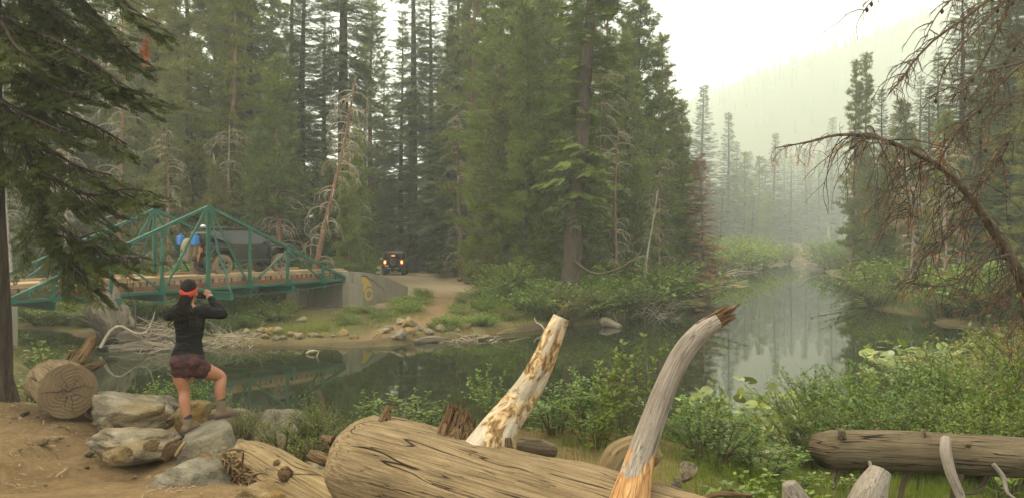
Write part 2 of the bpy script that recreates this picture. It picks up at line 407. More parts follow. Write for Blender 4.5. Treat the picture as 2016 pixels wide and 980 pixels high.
# ------------------------------------------------------------------ ground, river
RIVER = np.array([(-90, 40), (-60, 36), (-30, 31), (-21, 28), (-15.8, 25.8), (-14.2, 23.6), (-12, 19.5), (-10, 16.5), (-7, 14.6), (-3, 13.6), (0, 12.8),
    (3, 12.6), (6, 13.4), (8, 15.5), (9.5, 18), (12, 21), (15, 24), (19, 27), (21, 31), (19, 35), (20.5, 38), (20, 44), (24, 52), (28, 62), (34.5, 80), (37, 91),
    (54.5, 134), (58, 146), (54, 150), (50, 140), (25, 91), (16.7, 68.5), (11.4, 52.2), (9, 45.7), (6, 37.8), (3.9, 34.3), (1.1, 32.6), (-.2, 30.5), (-2, 28.9),
    (-3.8, 28), (-5.5, 27.1), (-10.3, 27.1), (-14.5, 28.4), (-18.5, 31.5), (-24, 34.5), (-34, 38), (-62, 46), (-90, 52)], float)
NEAR_N = 28                                     # the first NEAR_N points are the near/right shore

def seg_dist(p, a, b):
    d = b - a; t = np.clip(((p - a) @ d) / (d @ d), 0, 1)
    return np.linalg.norm(p - a - t[:, None] * d, axis=1)

def inside(p, poly):
    c = np.zeros(len(p), bool); n = len(poly)
    for i in range(n):
        a, b = poly[i], poly[(i + 1) % n]
        if a[1] == b[1]: continue
        k = ((a[1] > p[:, 1]) != (b[1] > p[:, 1])) & (p[:, 0] < (b[0] - a[0]) * (p[:, 1] - a[1]) / (b[1] - a[1]) + a[0])
        c ^= k
    return c

def river_dist(p):
    """signed distance to the shore (negative in the water) and whether the near shore is the closer one"""
    dn = np.full(len(p), 1e9); df = np.full(len(p), 1e9); n = len(RIVER)
    for i in range(n - 1):
        d = seg_dist(p, RIVER[i], RIVER[i + 1])
        if i < NEAR_N - 1: dn = np.minimum(dn, d)
        else: df = np.minimum(df, d)
    d = np.minimum(dn, df); return np.where(inside(p, RIVER), -d, d), dn < df

BU = np.array([0.602, 0.7985]); BV = np.array([-0.7985, 0.602])      # along and across the bridge
BL = np.array([-15.95, 24.46]); BLEN, BW = 13.86, 4.0               # near-left end of the span, length, width
DECK_L, DECK_R = 2.22, 2.38

def ramp_h(p, o, d, L, h0, h1, hw):
    q = p - o; s = q @ d; w = np.abs(q @ np.array([-d[1], d[0]]))
    h = h0 + (h1 - h0) * sstep(0, L, s)
    m = sstep(hw + 1.6, hw, w) * sstep(0.25, 0.6, s) * sstep(L + 2, L, s)
    return h, m

WING = np.array([(-7.8, 35.2), (-7.62, 35.5), (-6.35, 38.6), (-5.45, 40.6), (-4.4, 43.0)])      # foot line of the flared wing wall
def behind_wing(p):
    """1 on the road side of the wing wall, 0 on the river side"""
    q = np.interp(p[:, 1], WING[:, 1], WING[:, 0]); return sstep(-0.15, -0.45, p[:, 0] - q)

def height(p):
    p = np.asarray(p, float)
    w = np.c_[p * 0.55, np.zeros(len(p))]
    d, near = river_dist(p + 0.5 * np.c_[noise(w), noise(w + 31)])
    X, Y = p[:, 0], p[:, 1]
    pl_near = 1.62 - 0.62 * sstep(1.0, 4.0, X) - 0.25 * sstep(4, 12, X)
    pl_near = pl_near - 0.10 * sstep(-2.0, -5.0, X) - 0.30 * sstep(-5.3, -4.3, X) * sstep(6.0, 7.6, Y) * sstep(-0.6, -1.8, X)
    pl_far = 1.2 - 0.2 * sstep(45, 75, Y) - 0.55 * sstep(-4.0, -5.6, X) * sstep(42, 39, Y)
    pl = np.where(near, pl_near, pl_far)
    wd = np.where(near, 4.8, 8.0)
    z = pl * (0.22 * sstep(0, 0.5, d) + 0.78 * sstep(0.2, wd, d))
    z = np.where(d < 0, -0.12 - 1.1 * sstep(0, 4, -d), z)
    for o, dd, h0, h1 in ((BL + BU * BLEN + BV * BW / 2, BU, DECK_R - 0.03, 1.15), (BL + BV * BW / 2, -BU, DECK_L - 0.03, 1.55)):
        h, m = ramp_h(p, o, dd, 6.5, h0, h1, 1.9); m = m * (d > -0.5) * (behind_wing(p) if dd[1] > 0 else 1.0); z = np.where(h > z, z * (1 - m) + h * m, z)
    out = sstep(0.3, 3, d)
    z = z + out * (0.10 * fbm(np.c_[p * 0.5, np.zeros(len(p))], 3) + 0.06 * fbm(np.c_[p * 2.3, np.ones(len(p))], 3))
    # the valley side behind the forest, higher towards the right
    hill = sstep(420, 900, Y + 0.25 * X) * (60 + 125 * sstep(30, 270, X) + 60 * sstep(240, 540, X)) * (1 + 0.10 * fbm(np.c_[p * 0.009, np.zeros(len(p))], 3))
    hill = hill + sstep(200, 700, X - 0.15 * Y) * 40 + sstep(-220, -700, X) * 45
    z = z + hill + 2.0 * sstep(150, 320, Y) * (d > 0) * sstep(4, 30, d)
    return z

def gz(x, y): return float(height(np.array([[x, y]]))[0])

def axis(bands):
    """grid lines with their own spacing in each band (start, end, step)"""
    out = []
    for lo, hi, st in bands: out.append(np.linspace(lo, hi, max(2, int(round((hi - lo) / st)) + 1))[:-1])
    return np.r_[np.concatenate(out), bands[-1][1]]
gx = axis([(-1250, -250, 50), (-250, -60, 9), (-60, -20, 1.5), (-20, -9, 0.3), (-9, 6, 0.12), (6, 25, 0.5), (25, 80, 2), (80, 260, 9), (260, 1250, 45)])
gy = axis([(-60, 2, 3), (2, 14, 0.12), (14, 28, 0.35), (28, 46, 0.28), (46, 150, 1.3), (150, 320, 8), (320, 1500, 24)])
GX, GY = np.meshgrid(gx, gy); pp = np.c_[GX.ravel(), GY.ravel()]
zz = height(pp)
# wheel ruts of the dirt road in the lower left corner
def rut(p):
    x, y = p[:, 0], p[:, 1]; r = 0
    for off in (0.0, 1.5):
        c = -4.3 - off - 0.35 * (y - 6) + 0.05 * (y - 6) ** 2
        r = r - 0.06 * np.exp(-((x - c) / 0.22) ** 2)
    lug = 0.012 * np.sin(y * 26 + x * 7) * np.exp(-((x + 3.6 + 0.33 * (y - 6)) / 0.5) ** 2)
    return (r + lug) * sstep(13, 9, y)
zz = zz + rut(pp)
ny, nx = GX.shape
ii = np.arange(ny - 1)[:, None] * nx + np.arange(nx - 1)[None]
Q = np.stack([ii, ii + 1, ii + nx + 1, ii + nx], -1).reshape(-1, 4)
g = Geo(); g.add(np.c_[pp, zz], None, Q)
ground = g.build('ground', M['soil']); tag(ground, kind='structure')
dd_, near_ = river_dist(pp)
jit = fbm(np.c_[pp * 0.9, np.zeros(len(pp))], 4)
X, Y = pp[:, 0], pp[:, 1]
dn = near_ * sstep(2.2, 4.2, dd_ + 0.9 * jit) * sstep(2.6, 0.6, X + 0.9 * jit) * sstep(-40, -25, X)
lane = np.minimum(seg_dist(pp, np.array([-9.0, 37.0]), np.array([-6.5, 46.0])), np.minimum(seg_dist(pp, np.array([-6.5, 46.0]), np.array([-10.5, 70.0])), seg_dist(pp, np.array([-10.5, 70.0]), np.array([-13, 95.0]))))
df = sstep(3.6, 2.2, lane + 0.8 * jit)
lot = np.minimum(seg_dist(pp, np.array([-5.0, 43.0]), np.array([-1.0, 43.5])), seg_dist(pp, np.array([-5.0, 44.0]), np.array([-1.0, 52.0])))
df = np.maximum(df, sstep(5.2, 3.2, lot + 1.0 * jit))
pth = np.minimum(seg_dist(pp, np.array([-3.2, 38.5]), np.array([-3.4, 31.5])), seg_dist(pp, np.array([-3.4, 31.5]), np.array([-5.2, 28.2])))
df = np.maximum(df, sstep(0.9, 0.35, pth + 0.5 * jit))
shore = (~near_) * sstep(2.0, 0.6, dd_ + 0.5 * jit) * sstep(2.5, -1.0, X) * 0.28
back = near_ * sstep(3, -3, Y) * sstep(1, 4, dd_)
dirt_ = np.clip(np.maximum.reduce([dn, df * (~near_), shore, back]), 0, 1)
mud_ = sstep(0.5, 0.05, np.abs(dd_) + 0.2 * jit) * 0.9
lot_ = (~near_) * sstep(6.0, 2.5, np.minimum(lot, lane) + jit) * sstep(34, 37, Y)
for nm, arr in (('dirt', dirt_), ('mud', mud_), ('lot', lot_)):
    a_ = ground.data.attributes.new(nm, 'FLOAT', 'POINT'); a_.data.foreach_set('value', arr.astype(np.float32))

g = Geo(); gxs = np.linspace(-95, 75, 35); gys = np.linspace(8, 155, 35); A_, B_ = np.meshgrid(gxs, gys); n_ = 35
i0 = np.arange(n_ - 1)[:, None] * n_ + np.arange(n_ - 1)[None]
g.add(np.c_[A_.ravel(), B_.ravel(), np.zeros(n_ * n_)], None, np.stack([i0, i0 + 1, i0 + n_ + 1, i0 + n_], -1).reshape(-1, 4))
tag(g.build('river_water', M['water']), kind='structure')

# smoke from a wildfire hangs over the whole valley
g = Geo(); box(g, (0, 720, 160), (2540, 1600, 328)); hz = g.build('haze', None, smooth=False); tag(hz, kind='stuff')
hm = bpy.data.materials.new('smoke_haze'); hm.use_nodes = True; hn = hm.node_tree; hn.nodes.clear()
ho = hn.nodes.new('ShaderNodeOutputMaterial'); pv = hn.nodes.new('ShaderNodeVolumePrincipled')
pv.inputs['Color'].default_value = (0.74, 0.80, 0.77, 1); pv.inputs['Density'].default_value = 0.0015; pv.inputs['Anisotropy'].default_value = 0.25
hn.links.new(pv.outputs[0], ho.inputs['Volume']); hz.data.materials.append(hm)
# ------------------------------------------------------------------ trees
def kite(base, tip, w, droop=0.0):
    base = np.asarray(base, float); tip = np.asarray(tip, float); d = tip - base; s = np.array([-d[1], d[0], 0]); s = s / (np.linalg.norm(s) + 1e-9) * w / 2
    m = base + d * 0.45; m = m + [0, 0, -droop * 0.3]; tp = tip + [0, 0, -droop]
    return [base, m + s, tp, m - s]

def make_spray(pairs=6, w=0.085, seed=0):
    r = np.random.default_rng(seed); V, T = [], []
    def add(q):
        k = len(V); V.extend(q); T.extend([(k, k + 1, k + 2), (k, k + 2, k + 3)])
    add(kite((0, 0, 0), (1, 0, 0), w * 0.9, 0.05))
    for i in range(pairs):
        s = 0.08 + 0.82 * i / pairs
        for sg in (-1, 1):
            l = (0.42 * (1 - s) + 0.14) * r.uniform(0.8, 1.15)
            add(kite((s + r.uniform(-.03, .03), 0, 0), (s + l * 0.72, sg * l * 0.78, r.uniform(-.04, .05)), w * r.uniform(0.8, 1.2), 0.04))
    return np.array(V), np.array(T)
SPRAYS = [make_spray(5, 0.10, k) for k in range(3)]

def make_tuft(n=15, seed=0, w=0.13):
    r = np.random.default_rng(seed); V, T = [], []
    for i in range(n):
        a = r.uniform(0, 2 * np.pi); e = r.uniform(0.1, 1.15); x0 = r.uniform(-0.5, 0.35)
        d = np.array([math.cos(e), math.sin(e) * math.cos(a), math.sin(e) * math.sin(a)]); l = r.uniform(0.7, 1.0)
        s = unit(np.cross(d, r.normal(size=3))) * w / 2; b = np.array([x0, 0, 0]); k = len(V)
        V += [b + s, b - s, b + d * l]; T.append((k, k + 1, k + 2))
    return np.array(V), np.array(T)
TUFTS = [make_tuft(15, k) for k in range(3)]

def scatter_mix(g, temps, pos, dirs, scl, r, rollamp=0.35):
    pos = np.asarray(pos); dirs = np.asarray(dirs); scl = np.asarray(scl); pick = r.integers(0, len(temps), len(pos))
    roll = r.normal(0, rollamp, len(pos)); R = rot_to(dirs, roll)
    for k, (tv, tt) in enumerate(temps):
        m = pick == k
        if m.any(): scatter(g, tv, tt, pos[m], R[m], scl[m])

def trunk_path(H, r, lean=0.0, wob=0.12, n=14, laz=0.0):
    z = np.linspace(-0.5, H, n); ph = r.uniform(0, 6, 2)
    x = wob * np.sin(z / H * 5 + ph[0]) + lean * np.cos(laz) * (np.maximum(z, 0) / H) ** 1.1 * 1; y = wob * np.sin(z / H * 4 + ph[1]) + lean * np.sin(laz) * (np.maximum(z, 0) / H) ** 1.1
    x = x - np.interp(0, z, x); y = y - np.interp(0, z, y)
    return np.c_[x, y, z]

def on_trunk(tp, z): return np.array([np.interp(z, tp[:, 2], tp[:, 0]), np.interp(z, tp[:, 2], tp[:, 1]), z])

def dead_branches(g, tp, z0, z1, n, r, lmin, lmax, rad=0.012, curl=1.0, sub=3):
    """bare, drooping, curled limbs with a few side twigs"""
    for k in range(n):
        z = r.uniform(z0, z1); a = r.uniform(0, 2 * np.pi); L = r.uniform(lmin, lmax); o = on_trunk(tp, z)
        e0 = r.uniform(0.0, 0.5); bend = -curl * r.uniform(0.8, 2.0); m = 7
        p = [o]; az = a
        for i in range(m):
            e = e0 + bend * (i / m) ** 1.2; az += r.normal(0, 0.12)
            p.append(p[-1] + L / m * np.array([math.cos(e) * math.cos(az), math.cos(e) * math.sin(az), math.sin(e)]))
        p = np.array(p); tube(g, p, np.linspace(rad, rad * 0.35, m + 1), 3)
        for q in range(sub):
            i = r.integers(2, m); b = p[i]; az2 = a + r.choice([-1, 1]) * r.uniform(0.4, 1.1); l2 = L * r.uniform(0.2, 0.45); pts = [b]
            e = r.uniform(-0.6, 0.4)
            for s in range(4):
                e -= 0.3 * curl; pts.append(pts[-1] + l2 / 4 * np.array([math.cos(e) * math.cos(az2), math.cos(e) * math.sin(az2), math.sin(e)]))
            tube(g, np.array(pts), np.linspace(rad * 0.55, rad * 0.25, 5), 3)

def fir_tree(seed, H, R, base, label=None, bark='bark', leaf='fir', dens=1.0, r0=None, lean=0.0, laz=0.0, gap=0.0, deadlow=14, name='fir_tree', shape=0.8):
    r = np.random.default_rng(seed); root = thing(name, label, 'tree'); tp = trunk_path(H, r, lean, laz=laz)
    r0 = r0 or 0.010 * H + 0.06
    g = Geo(); tube(g, tp, np.r_[r0 * 1.25, np.linspace(r0, 0.02, len(tp) - 1)], 8)
    P_, D_, S_ = [], [], []
    z = base * H; bz = base * H
    while z < H * 0.985:
        f = (z - bz) / (H - bz); L0 = R * (1 - f) ** shape * (0.55 + 0.45 * min(1, f * 6 + 0.35)); nb = r.integers(4, 7)
        a0 = r.uniform(0, 6.28)
        for b in range(nb):
            if r.random() < gap: continue
            a = a0 + b * 6.283 / nb + r.normal(0, 0.2); L = max(0.25, L0 * r.uniform(0.6, 1.12)); o = on_trunk(tp, z + r.uniform(-0.15, 0.15))
            e = -0.32 + 0.75 * f + r.normal(0, 0.08); m = 5
            s = np.linspace(0, 1, m + 1); ee = e - 0.25 * s + 0.45 * s ** 3
            pts = np.zeros((m + 1, 3)); pts[0] = o
            for i in range(m): pts[i + 1] = pts[i] + L / m * np.array([math.cos(ee[i]) * math.cos(a), math.cos(ee[i]) * math.sin(a), math.sin(ee[i])])
            if L > 0.7: tube(g, pts[:-1], np.linspace(0.010 + 0.008 * L, 0.006, m), 3)
            ns = max(3, int(L / 0.17 * dens)); tt = np.linspace(0.16, 0.97, ns); k = np.clip((tt * m).astype(int), 0, m - 1); fr = tt * m - k
            q = pts[k] * (1 - fr)[:, None] + pts[k + 1] * fr[:, None]
            sg = np.where(np.arange(ns) % 2, 1, -1); ang = a + sg * r.uniform(0.55, 1.05, ns); le = (0.36 * L * (1 - tt) + 0.30) * r.uniform(0.8, 1.2, ns)
            el = ee[k] + r.normal(-0.12, 0.14, ns)
            d = np.c_[np.cos(el) * np.cos(ang), np.cos(el) * np.sin(ang), np.sin(el)]
            P_.append(q); D_.append(d); S_.append(le)
            P_.append(pts[-2:-1]); D_.append(unit(pts[-1:] - pts[-2:-1])); S_.append(np.array([0.42]))
        z += r.uniform(0.26, 0.44) * (0.6 + 0.4 * (1 - f)) * (H / 22) ** 0.5
    if deadlow: dead_branches(g, tp, 0.06 * H, max(bz, 0.2 * H), deadlow, r, 0.6, 1.8, 0.014, 0.7, 2)
    g.build('trunk', M[bark], root)
    c = Geo(); scatter_mix(c, SPRAYS, np.concatenate(P_), np.concatenate(D_), np.concatenate(S_), r); c.build('crown', M[leaf], root, smooth=False)
    return Proto(root)

def pine_tree(seed, H, R, base, label=None, bark='redbark', leaf='pine', dens=1.0, r0=None, gap=0.1, deadlow=16, lean=0.0, laz=0.0, name='pine_tree', deadmat=None, shape=0.75):
    r = np.random.default_rng(seed); root = thing(name, label, 'tree'); tp = trunk_path(H, r, lean, 0.15, laz=laz)
    r0 = r0 or 0.008 * H + 0.06
    g = Geo(); tube(g, tp, np.r_[r0 * 1.2, np.linspace(r0, 0.025, len(tp) - 1)], 8)
    P_, D_, S_ = [], [], []; bz = base * H; z = bz
    while z < H * 0.99:
        f = (z - bz) / (H - bz); L0 = R * (1 - f) ** shape * (0.6 + 0.4 * min(1, f * 5 + 0.3)) + 0.15
        for b in range(r.integers(3, 6)):
            if r.random() < gap: continue
            a = r.uniform(0, 6.283); L = L0 * r.uniform(0.55, 1.15); o = on_trunk(tp, z + r.uniform(-.15, .15)); e0 = -0.15 + 0.55 * f + r.normal(0, .12); m = 5; pts = [o]; az = a
            for i in range(m):
                e = e0 + 0.55 * (i / m) ** 1.5 - 0.1; az += r.normal(0, .1); pts.append(pts[-1] + L / m * np.array([math.cos(e) * math.cos(az), math.cos(e) * math.sin(az), math.sin(e)]))
            pts = np.array(pts); tube(g, pts, np.linspace(0.012 + 0.008 * L, 0.006, m + 1), 3)
            nt = max(5, int(13 * L * dens)); tt = r.uniform(0.3, 1.0, nt); k = np.clip((tt * m).astype(int), 0, m - 1); fr = (tt * m - k)[:, None]
            q = pts[k] * (1 - fr) + pts[k + 1] * fr
            nc_ = max(2, int(1.6 * L + 1)); cid = r.integers(0, nc_, nt); ct = np.sort(r.uniform(.18, 1.0, nc_)); kc = np.clip((ct * m).astype(int), 0, m - 1); fc_ = (ct * m - kc)[:, None]
            cen = pts[kc] * (1 - fc_) + pts[kc + 1] * fc_ + r.normal(0, 1, (nc_, 3)) * (0.06 + 0.20 * L * (1.1 - ct))[:, None] * [1, 1, .4]
            off = r.normal(0, 1, (nt, 3)) * 0.15 * [1, 1, 0.6]; q = cen[cid] + off            # needles gather in clumps at the twig ends
            d = unit(unit(off) * 0.9 + np.array([math.cos(a) * .5, math.sin(a) * .5, 0.5]))
            P_.append(q); D_.append(d); S_.append(r.uniform(0.24, 0.40, nt))
        z += r.uniform(0.22, 0.42) * (H / 20) ** 0.5
    if deadlow:
        dg = Geo() if deadmat else g
        dead_branches(dg, tp, 0.10 * H, bz + 0.12 * H, deadlow, r, 0.8, 2.2, 0.02, 1.0, 3)
        if deadmat: dg.build('dead_branches', M[deadmat], root)
    g.build('trunk', M[bark], root)
    c = Geo(); scatter_mix(c, TUFTS, np.concatenate(P_), np.concatenate(D_), np.concatenate(S_), r, 3.0); c.build('crown', M[leaf], root, smooth=False)
    return Proto(root)

def dead_tree(seed, H, label, bark, tw, n, lmin, lmax, lean=0.0, laz=0.0, r0=0.16, curl=1.5, z0=0.08, rad=0.016, sub=5, name='dead_tree'):
    r = np.random.default_rng(seed); root = thing(name, label, 'tree'); tp = trunk_path(H, r, lean, 0.12, laz=laz)
    g = Geo(); tube(g, tp, np.r_[r0 * 1.2, np.linspace(r0, 0.03, len(tp) - 1)], 8, (False, True)); g.build('trunk', M[bark], root)
    g = Geo(); dead_branches(g, tp, z0 * H, 0.97 * H, n, r, lmin, lmax, rad, curl, sub); g.build('dead_branches', M[tw], root)
    return Proto(root)

fa = fir_tree(1, 24, 3.7, 0.06, shape=1.0); fb = fir_tree(2, 27, 3.1, 0.08, gap=0.12); fc = fir_tree(3, 15, 2.8, 0.04, deadlow=4, shape=1.0); fd = fir_tree(4, 33, 3.0, 0.34, gap=0.25, deadlow=26, r0=0.42)
pa = pine_tree(5, 22, 3.0, 0.07, bark='bark', dens=1.15, shape=0.6); pb = pine_tree(6, 25, 2.5, 0.16, gap=0.15, deadlow=26, dens=1.1, shape=0.6); pc = pine_tree(7, 13, 2.2, 0.05, dens=1.2, deadlow=10); pd = pine_tree(8, 19, 2.4, 0.10, bark='bark', gap=0.12, deadlow=20, dens=1.1)

def put(proto, px, Y, H0, H, label, group, rz=None, tilt=(0, 0), wide=1.0, dz=-0.15):
    x = (px - 1008) / FPX * Y; s = H / H0
    return proto.place((x, Y, gz(x, Y) + dz), random.uniform(0, 6.28) if rz is None else rz, (s * wide, s * wide, s), label, group, 'tree', tilt)

G_F = 'firs of the forest across the river'; G_P = 'pines of the forest across the river'
def forest_label(pr, px, Y, H):
    kind = {fa: 'broad dark fir', fb: 'ragged dark fir', fc: 'short dense fir', fd: 'bare-trunked towering fir', pa: 'bushy green pine', pb: 'thin-crowned tall pine', pc: 'short bushy pine', pd: 'slim green pine'}[pr]
    spots = [(60, 'behind the near end of the truss'), (260, 'behind the rising side of the truss'), (420, 'behind the truss peak'), (560, 'behind the black car on the bridge'), (690, 'behind the far end of the bridge'), (800, 'beside the road past the dark car'), (900, 'beyond the trail machines'), (1000, 'at the edge of the dirt lot'), (1100, 'left of the leaning fir'), (1200, 'behind the leaning fir'), (1400, 'right of the leaning fir')]
    where = next(w for lim, w in spots if px < lim or lim == 1400)
    deep = 'at the wood edge ' if Y < 50 else ('inside the wood ' if Y < 70 else 'deep in the wood ')
    return f'{kind} {deep}{where}'
def right_label(pr, px, Y):
    kind = {fa: 'broad smoky fir', fb: 'ragged smoky fir', fc: 'short dense fir', pa: 'bushy pine', pb: 'thin-crowned pine', pd: 'slim pine'}[pr]
    where = 'beside the twin pines' if px < 1760 else ('behind the peak of the dead arch' if px < 1870 else 'behind the trunk of the dead arch')
    return f"{kind} {'near the right shore' if Y < 58 else 'deep in the right bank wood'} {where}"
# front rows of the forest, behind the bridge and the dirt lot
for pr, px, Y, H0, H in [
    (fa, -40, 47, 24, 22), (pa, 60, 50, 22, 21), (fb, 130, 44, 27, 25), (pd, 205, 52, 19, 22), (fa, 165, 60, 24, 27), (pa, 300, 47, 22, 22), (pa, 375, 43, 22, 23), (fb, 440, 52, 27, 30), (fb, 490, 46, 27, 27),
    (fc, 505, 41, 15, 7.5), (pb, 455, 44, 25, 20), (fa, 600, 55, 24, 26), (fb, 640, 66, 27, 24), (fc, 660, 42, 15, 6.5), (pc, 700, 44, 13, 9), (pb, 735, 74, 25, 27), (fa, 790, 74, 24, 25), (fb, 850, 72, 27, 30), (fd, 812, 72, 33, 38),
    (fc, 850, 82, 15, 13), (fc, 905, 74, 15, 8), (fa, 905, 60, 24, 28), (pb, 930, 52, 25, 27), (fb, 885, 84, 27, 30), (fa, 955, 66, 24, 28), (pc, 960, 47, 13, 11), (pa, 1000, 44, 22, 20), (pa, 1050, 42, 22, 22), (pd, 1080, 46, 19, 21), (pc, 965, 42, 13, 6.5),
    (pc, 1020, 40, 13, 8), (pa, 1030, 39, 22, 15), (pa, 985, 41, 22, 12), (pc, 1085, 39, 13, 9), (pa, 1140, 42, 22, 15), (pc, 945, 52, 13, 8), (pa, 1225, 46, 22, 16), (pc, 1255, 44, 13, 8), (pa, 1320, 58, 22, 14), (pa, 330, 41, 22, 12), (pc, 420, 40, 13, 7), (pa, 260, 45, 22, 15), (pc, 520, 42, 13, 9), (fc, 580, 44, 15, 10), (fa, 845, 84, 24, 19), (pc, 690, 41, 13, 6), (fc, 712, 48, 15, 8), (fa, 1110, 54, 24, 30), (fb, 1165, 60, 27, 29), (pb, 1190, 50, 25, 22), (pa, 1262, 52, 22, 20.0), (pd, 1235, 56, 19, 20.0), (pd, 1305, 56, 19, 18.5), (pa, 1200, 46, 22, 13), (pc, 1290, 50, 13, 11), (pd, 1340, 62, 19, 15), (pc, 1322, 56, 13, 10), (pc, 1160, 42, 13, 7),
    (fd, 680, 57, 33, 36), (fd, 475, 58, 33, 36), (fd, 575, 70, 33, 34), (fd, 925, 70, 33, 36), (fa, 715, 80, 24, 24), (pa, 545, 62, 22, 23), (pd, 250, 62, 19, 26), (fa, 20, 62, 24, 28), (fd, 330, 70, 33, 33), (pa, 410, 62, 22, 28), (fb, 90, 75, 27, 32), (fa, 1015, 70, 24, 32), (fd, 1060, 64, 33, 36), (fa, 860, 98, 24, 28), (fb, 760, 95, 27, 26), (fb, 970, 92, 27, 33), (fa, 1130, 80, 24, 30)]:
    isf = pr in (fa, fb, fc, fd)
    put(pr, px, Y, H0, H, forest_label(pr, px, Y, H), G_F if isf else G_P, wide=random.uniform(0.95, 1.25))
# young growth under the tall trees
G_Y = 'young trees under the forest'
for k in range(64):
    px = random.uniform(-120, 1330); Y = random.uniform(44, 88) if not 660 < px < 960 else random.uniform(76, 100); pr, H0 = random.choice([(fc, 15), (fc, 15), (pc, 13), (pa, 22)]); isf = pr is fc
    if px > 1150: Y = random.uniform(50, 70)
    put(pr, px, Y, H0, random.uniform(3.0, 8.5), 'young ' + forest_label(pr, px, Y, 0).replace('broad dark ', '').replace('short dense ', '').replace('short bushy ', '').replace('bushy green ', ''), G_Y, wide=random.uniform(1.1, 1.7))
# more of the wood on the left, seen between the others
for k in range(44):
    px = random.uniform(-250, 1180); Y = random.uniform(72, 140); pr, H0 = random.choice([(fa, 24), (fb, 27), (pb, 25), (fd, 33)])
    if 600 < px < 690: px -= 110
    isf = pr is not pb
    put(pr, px, Y, H0, random.uniform(22, 32), forest_label(pr, px, Y, 0), G_F if isf else G_P)
# along the left bank upstream, fading into the smoke
G_U = 'trees along the bank upstream'
for pr, px, Y, H0, H, lb in [
    (fa, 1385, 96, 24, 21.5, 'pointed fir rising above the left bank upstream'), (fa, 1432, 112, 24, 20.5, 'slim smoky fir upstream of the red dead tree'),
    (pd, 1465, 116, 19, 15, 'pale smoky pine on the bank upstream'), (pb, 1492, 122, 25, 15, 'pale smoky pine on the bank upstream'), (fa, 1525, 132, 24, 20, 'pale smoky fir at the head of the pool'), (fb, 1556, 128, 27, 16, 'pale smoky fir at the head of the pool'), (fa, 1585, 145, 24, 19, 'pale smoky fir at the head of the pool'),
    (fb, 1612, 150, 27, 19, 'pale smoky fir at the head of the pool'), (fa, 1640, 158, 24, 27, 'tallest pale fir at the head of the pool'), (fc, 1420, 90, 15, 8, 'small dark fir on the bank upstream'), (fc, 1480, 105, 15, 8, 'small dark fir on the bank upstream'), (pc, 1510, 118, 13, 9, 'pale smoky pine on the bank upstream'), (fa, 1350, 84, 24, 15, 'small dark fir on the bank upstream'),
    (fb, 1545, 170, 27, 22, 'pale smoky fir at the head of the pool'), (fa, 1505, 165, 24, 19, 'pale smoky fir at the head of the pool'), (fb, 1600, 185, 27, 21, 'pale smoky fir at the head of the pool'), (fa, 1450, 160, 24, 22, 'pale smoky fir at the head of the pool'), (fa, 1570, 200, 24, 22, 'pale smoky fir at the head of the pool'), (fb, 1660, 190, 27, 24, 'pale smoky fir at the head of the pool'), (fb, 1475, 190, 27, 24, 'pale smoky fir at the head of the pool')]:
    put(pr, px, Y * 2.0, H0, H * 1.95, lb, G_U, wide=1.55)
# right bank
G_R = 'trees on the right bank'
for pr, px, Y, H0, H in [
    (fa, 1738, 78, 24, 19), (pa, 1772, 60, 22, 14.5), (pd, 1712, 68, 19, 11), (pa, 1745, 54, 22, 10), (fa, 1832, 68, 24, 17), (fa, 1890, 56, 24, 23), (fb, 1945, 62, 27, 28), (fa, 1985, 52, 24, 26), (fb, 2040, 50, 27, 28), (fa, 2090, 54, 24, 28), (pa, 1800, 50, 22, 10), (pa, 1860, 46, 22, 11), (fc, 1925, 46, 15, 12), (fc, 1990, 42, 15, 11), (pa, 2050, 40, 22, 14), (fa, 1850, 84, 24, 24), (fb, 1920, 80, 27, 30), (fa, 2000, 72, 24, 32), (fb, 2150, 60, 27, 30), (pb, 1700, 90, 25, 15), (fa, 1760, 100, 24, 20), (fb, 1815, 110, 27, 27), (fc, 1720, 60, 15, 8.5)]:
    isf = pr in (fa, fb, fc, fd)
    put(pr, px, Y, H0, H, right_label(pr, px, Y), G_R, wide=1.2)
for k, (px, H) in enumerate(((1682, 21.5), (1702, 22))):
    put(pb, px, 75, 25, H, 'one of two tall twin pines standing together above the right bank', 'twin pines on the right bank', wide=0.8)

# single trees with a look of their own
lf = fir_tree(21, 27, 2.5, 0.17, 'big leaning fir with bare dark trunk and layered branches on the far bank', gap=0.34, deadlow=10, r0=0.46, lean=1.6, laz=0.0, shape=0.35, dens=1.05)
put(lf, 1122, 36.5, 27, 27, None, None, rz=0.15)
rp = pine_tree(22, 12.6, 1.9, 0.34, 'scraggly pine with red trunk and long pale dead lower branches behind the bridge', deadlow=60, deadmat='paletwig', gap=0.1)
put(rp, 556, 40, 12.6, 12.6, None, None)
ds = dead_tree(23, 11.2, 'leaning dead conifer with drooping curled bare branches beside the bridge end', 'redbark', 'paletwig', 72, 0.7, 2.0, 2.0, 0.0, 0.15, 1.9, rad=0.022, sub=4)
put(ds, 612, 37, 11.2, 11.2, None, None, rz=0.0)
d2 = dead_tree(24, 20, 'pale broken snag trunk standing tall above the pines', 'snag', 'paletwig', 26, 0.6, 1.6, 0.2, 0.0, 0.24, 1.2, 0.4, 0.014, 3)
put(d2, 1019, 43, 20, 24, None, None, rz=0.3)
d3 = dead_tree(25, 9.5, 'dead pine with thin red trunk and pale bare twigs behind the far shrubs', 'redbark', 'paletwig', 46, 0.7, 1.8, 0.1, 0.0, 0.12, 1.2, rad=0.022)
put(d3, 1216, 41, 9.5, 9.5, None, None)
d4 = dead_tree(26, 7.0, 'short grey dead tree with tangled twigs near the shore upstream', 'snag', 'paletwig', 40, 0.6, 1.7, 0.7, 0.3, 0.09, 1.0, rad=0.012)
put(d4, 1268, 41, 7, 6.5, None, None, rz=0.0)
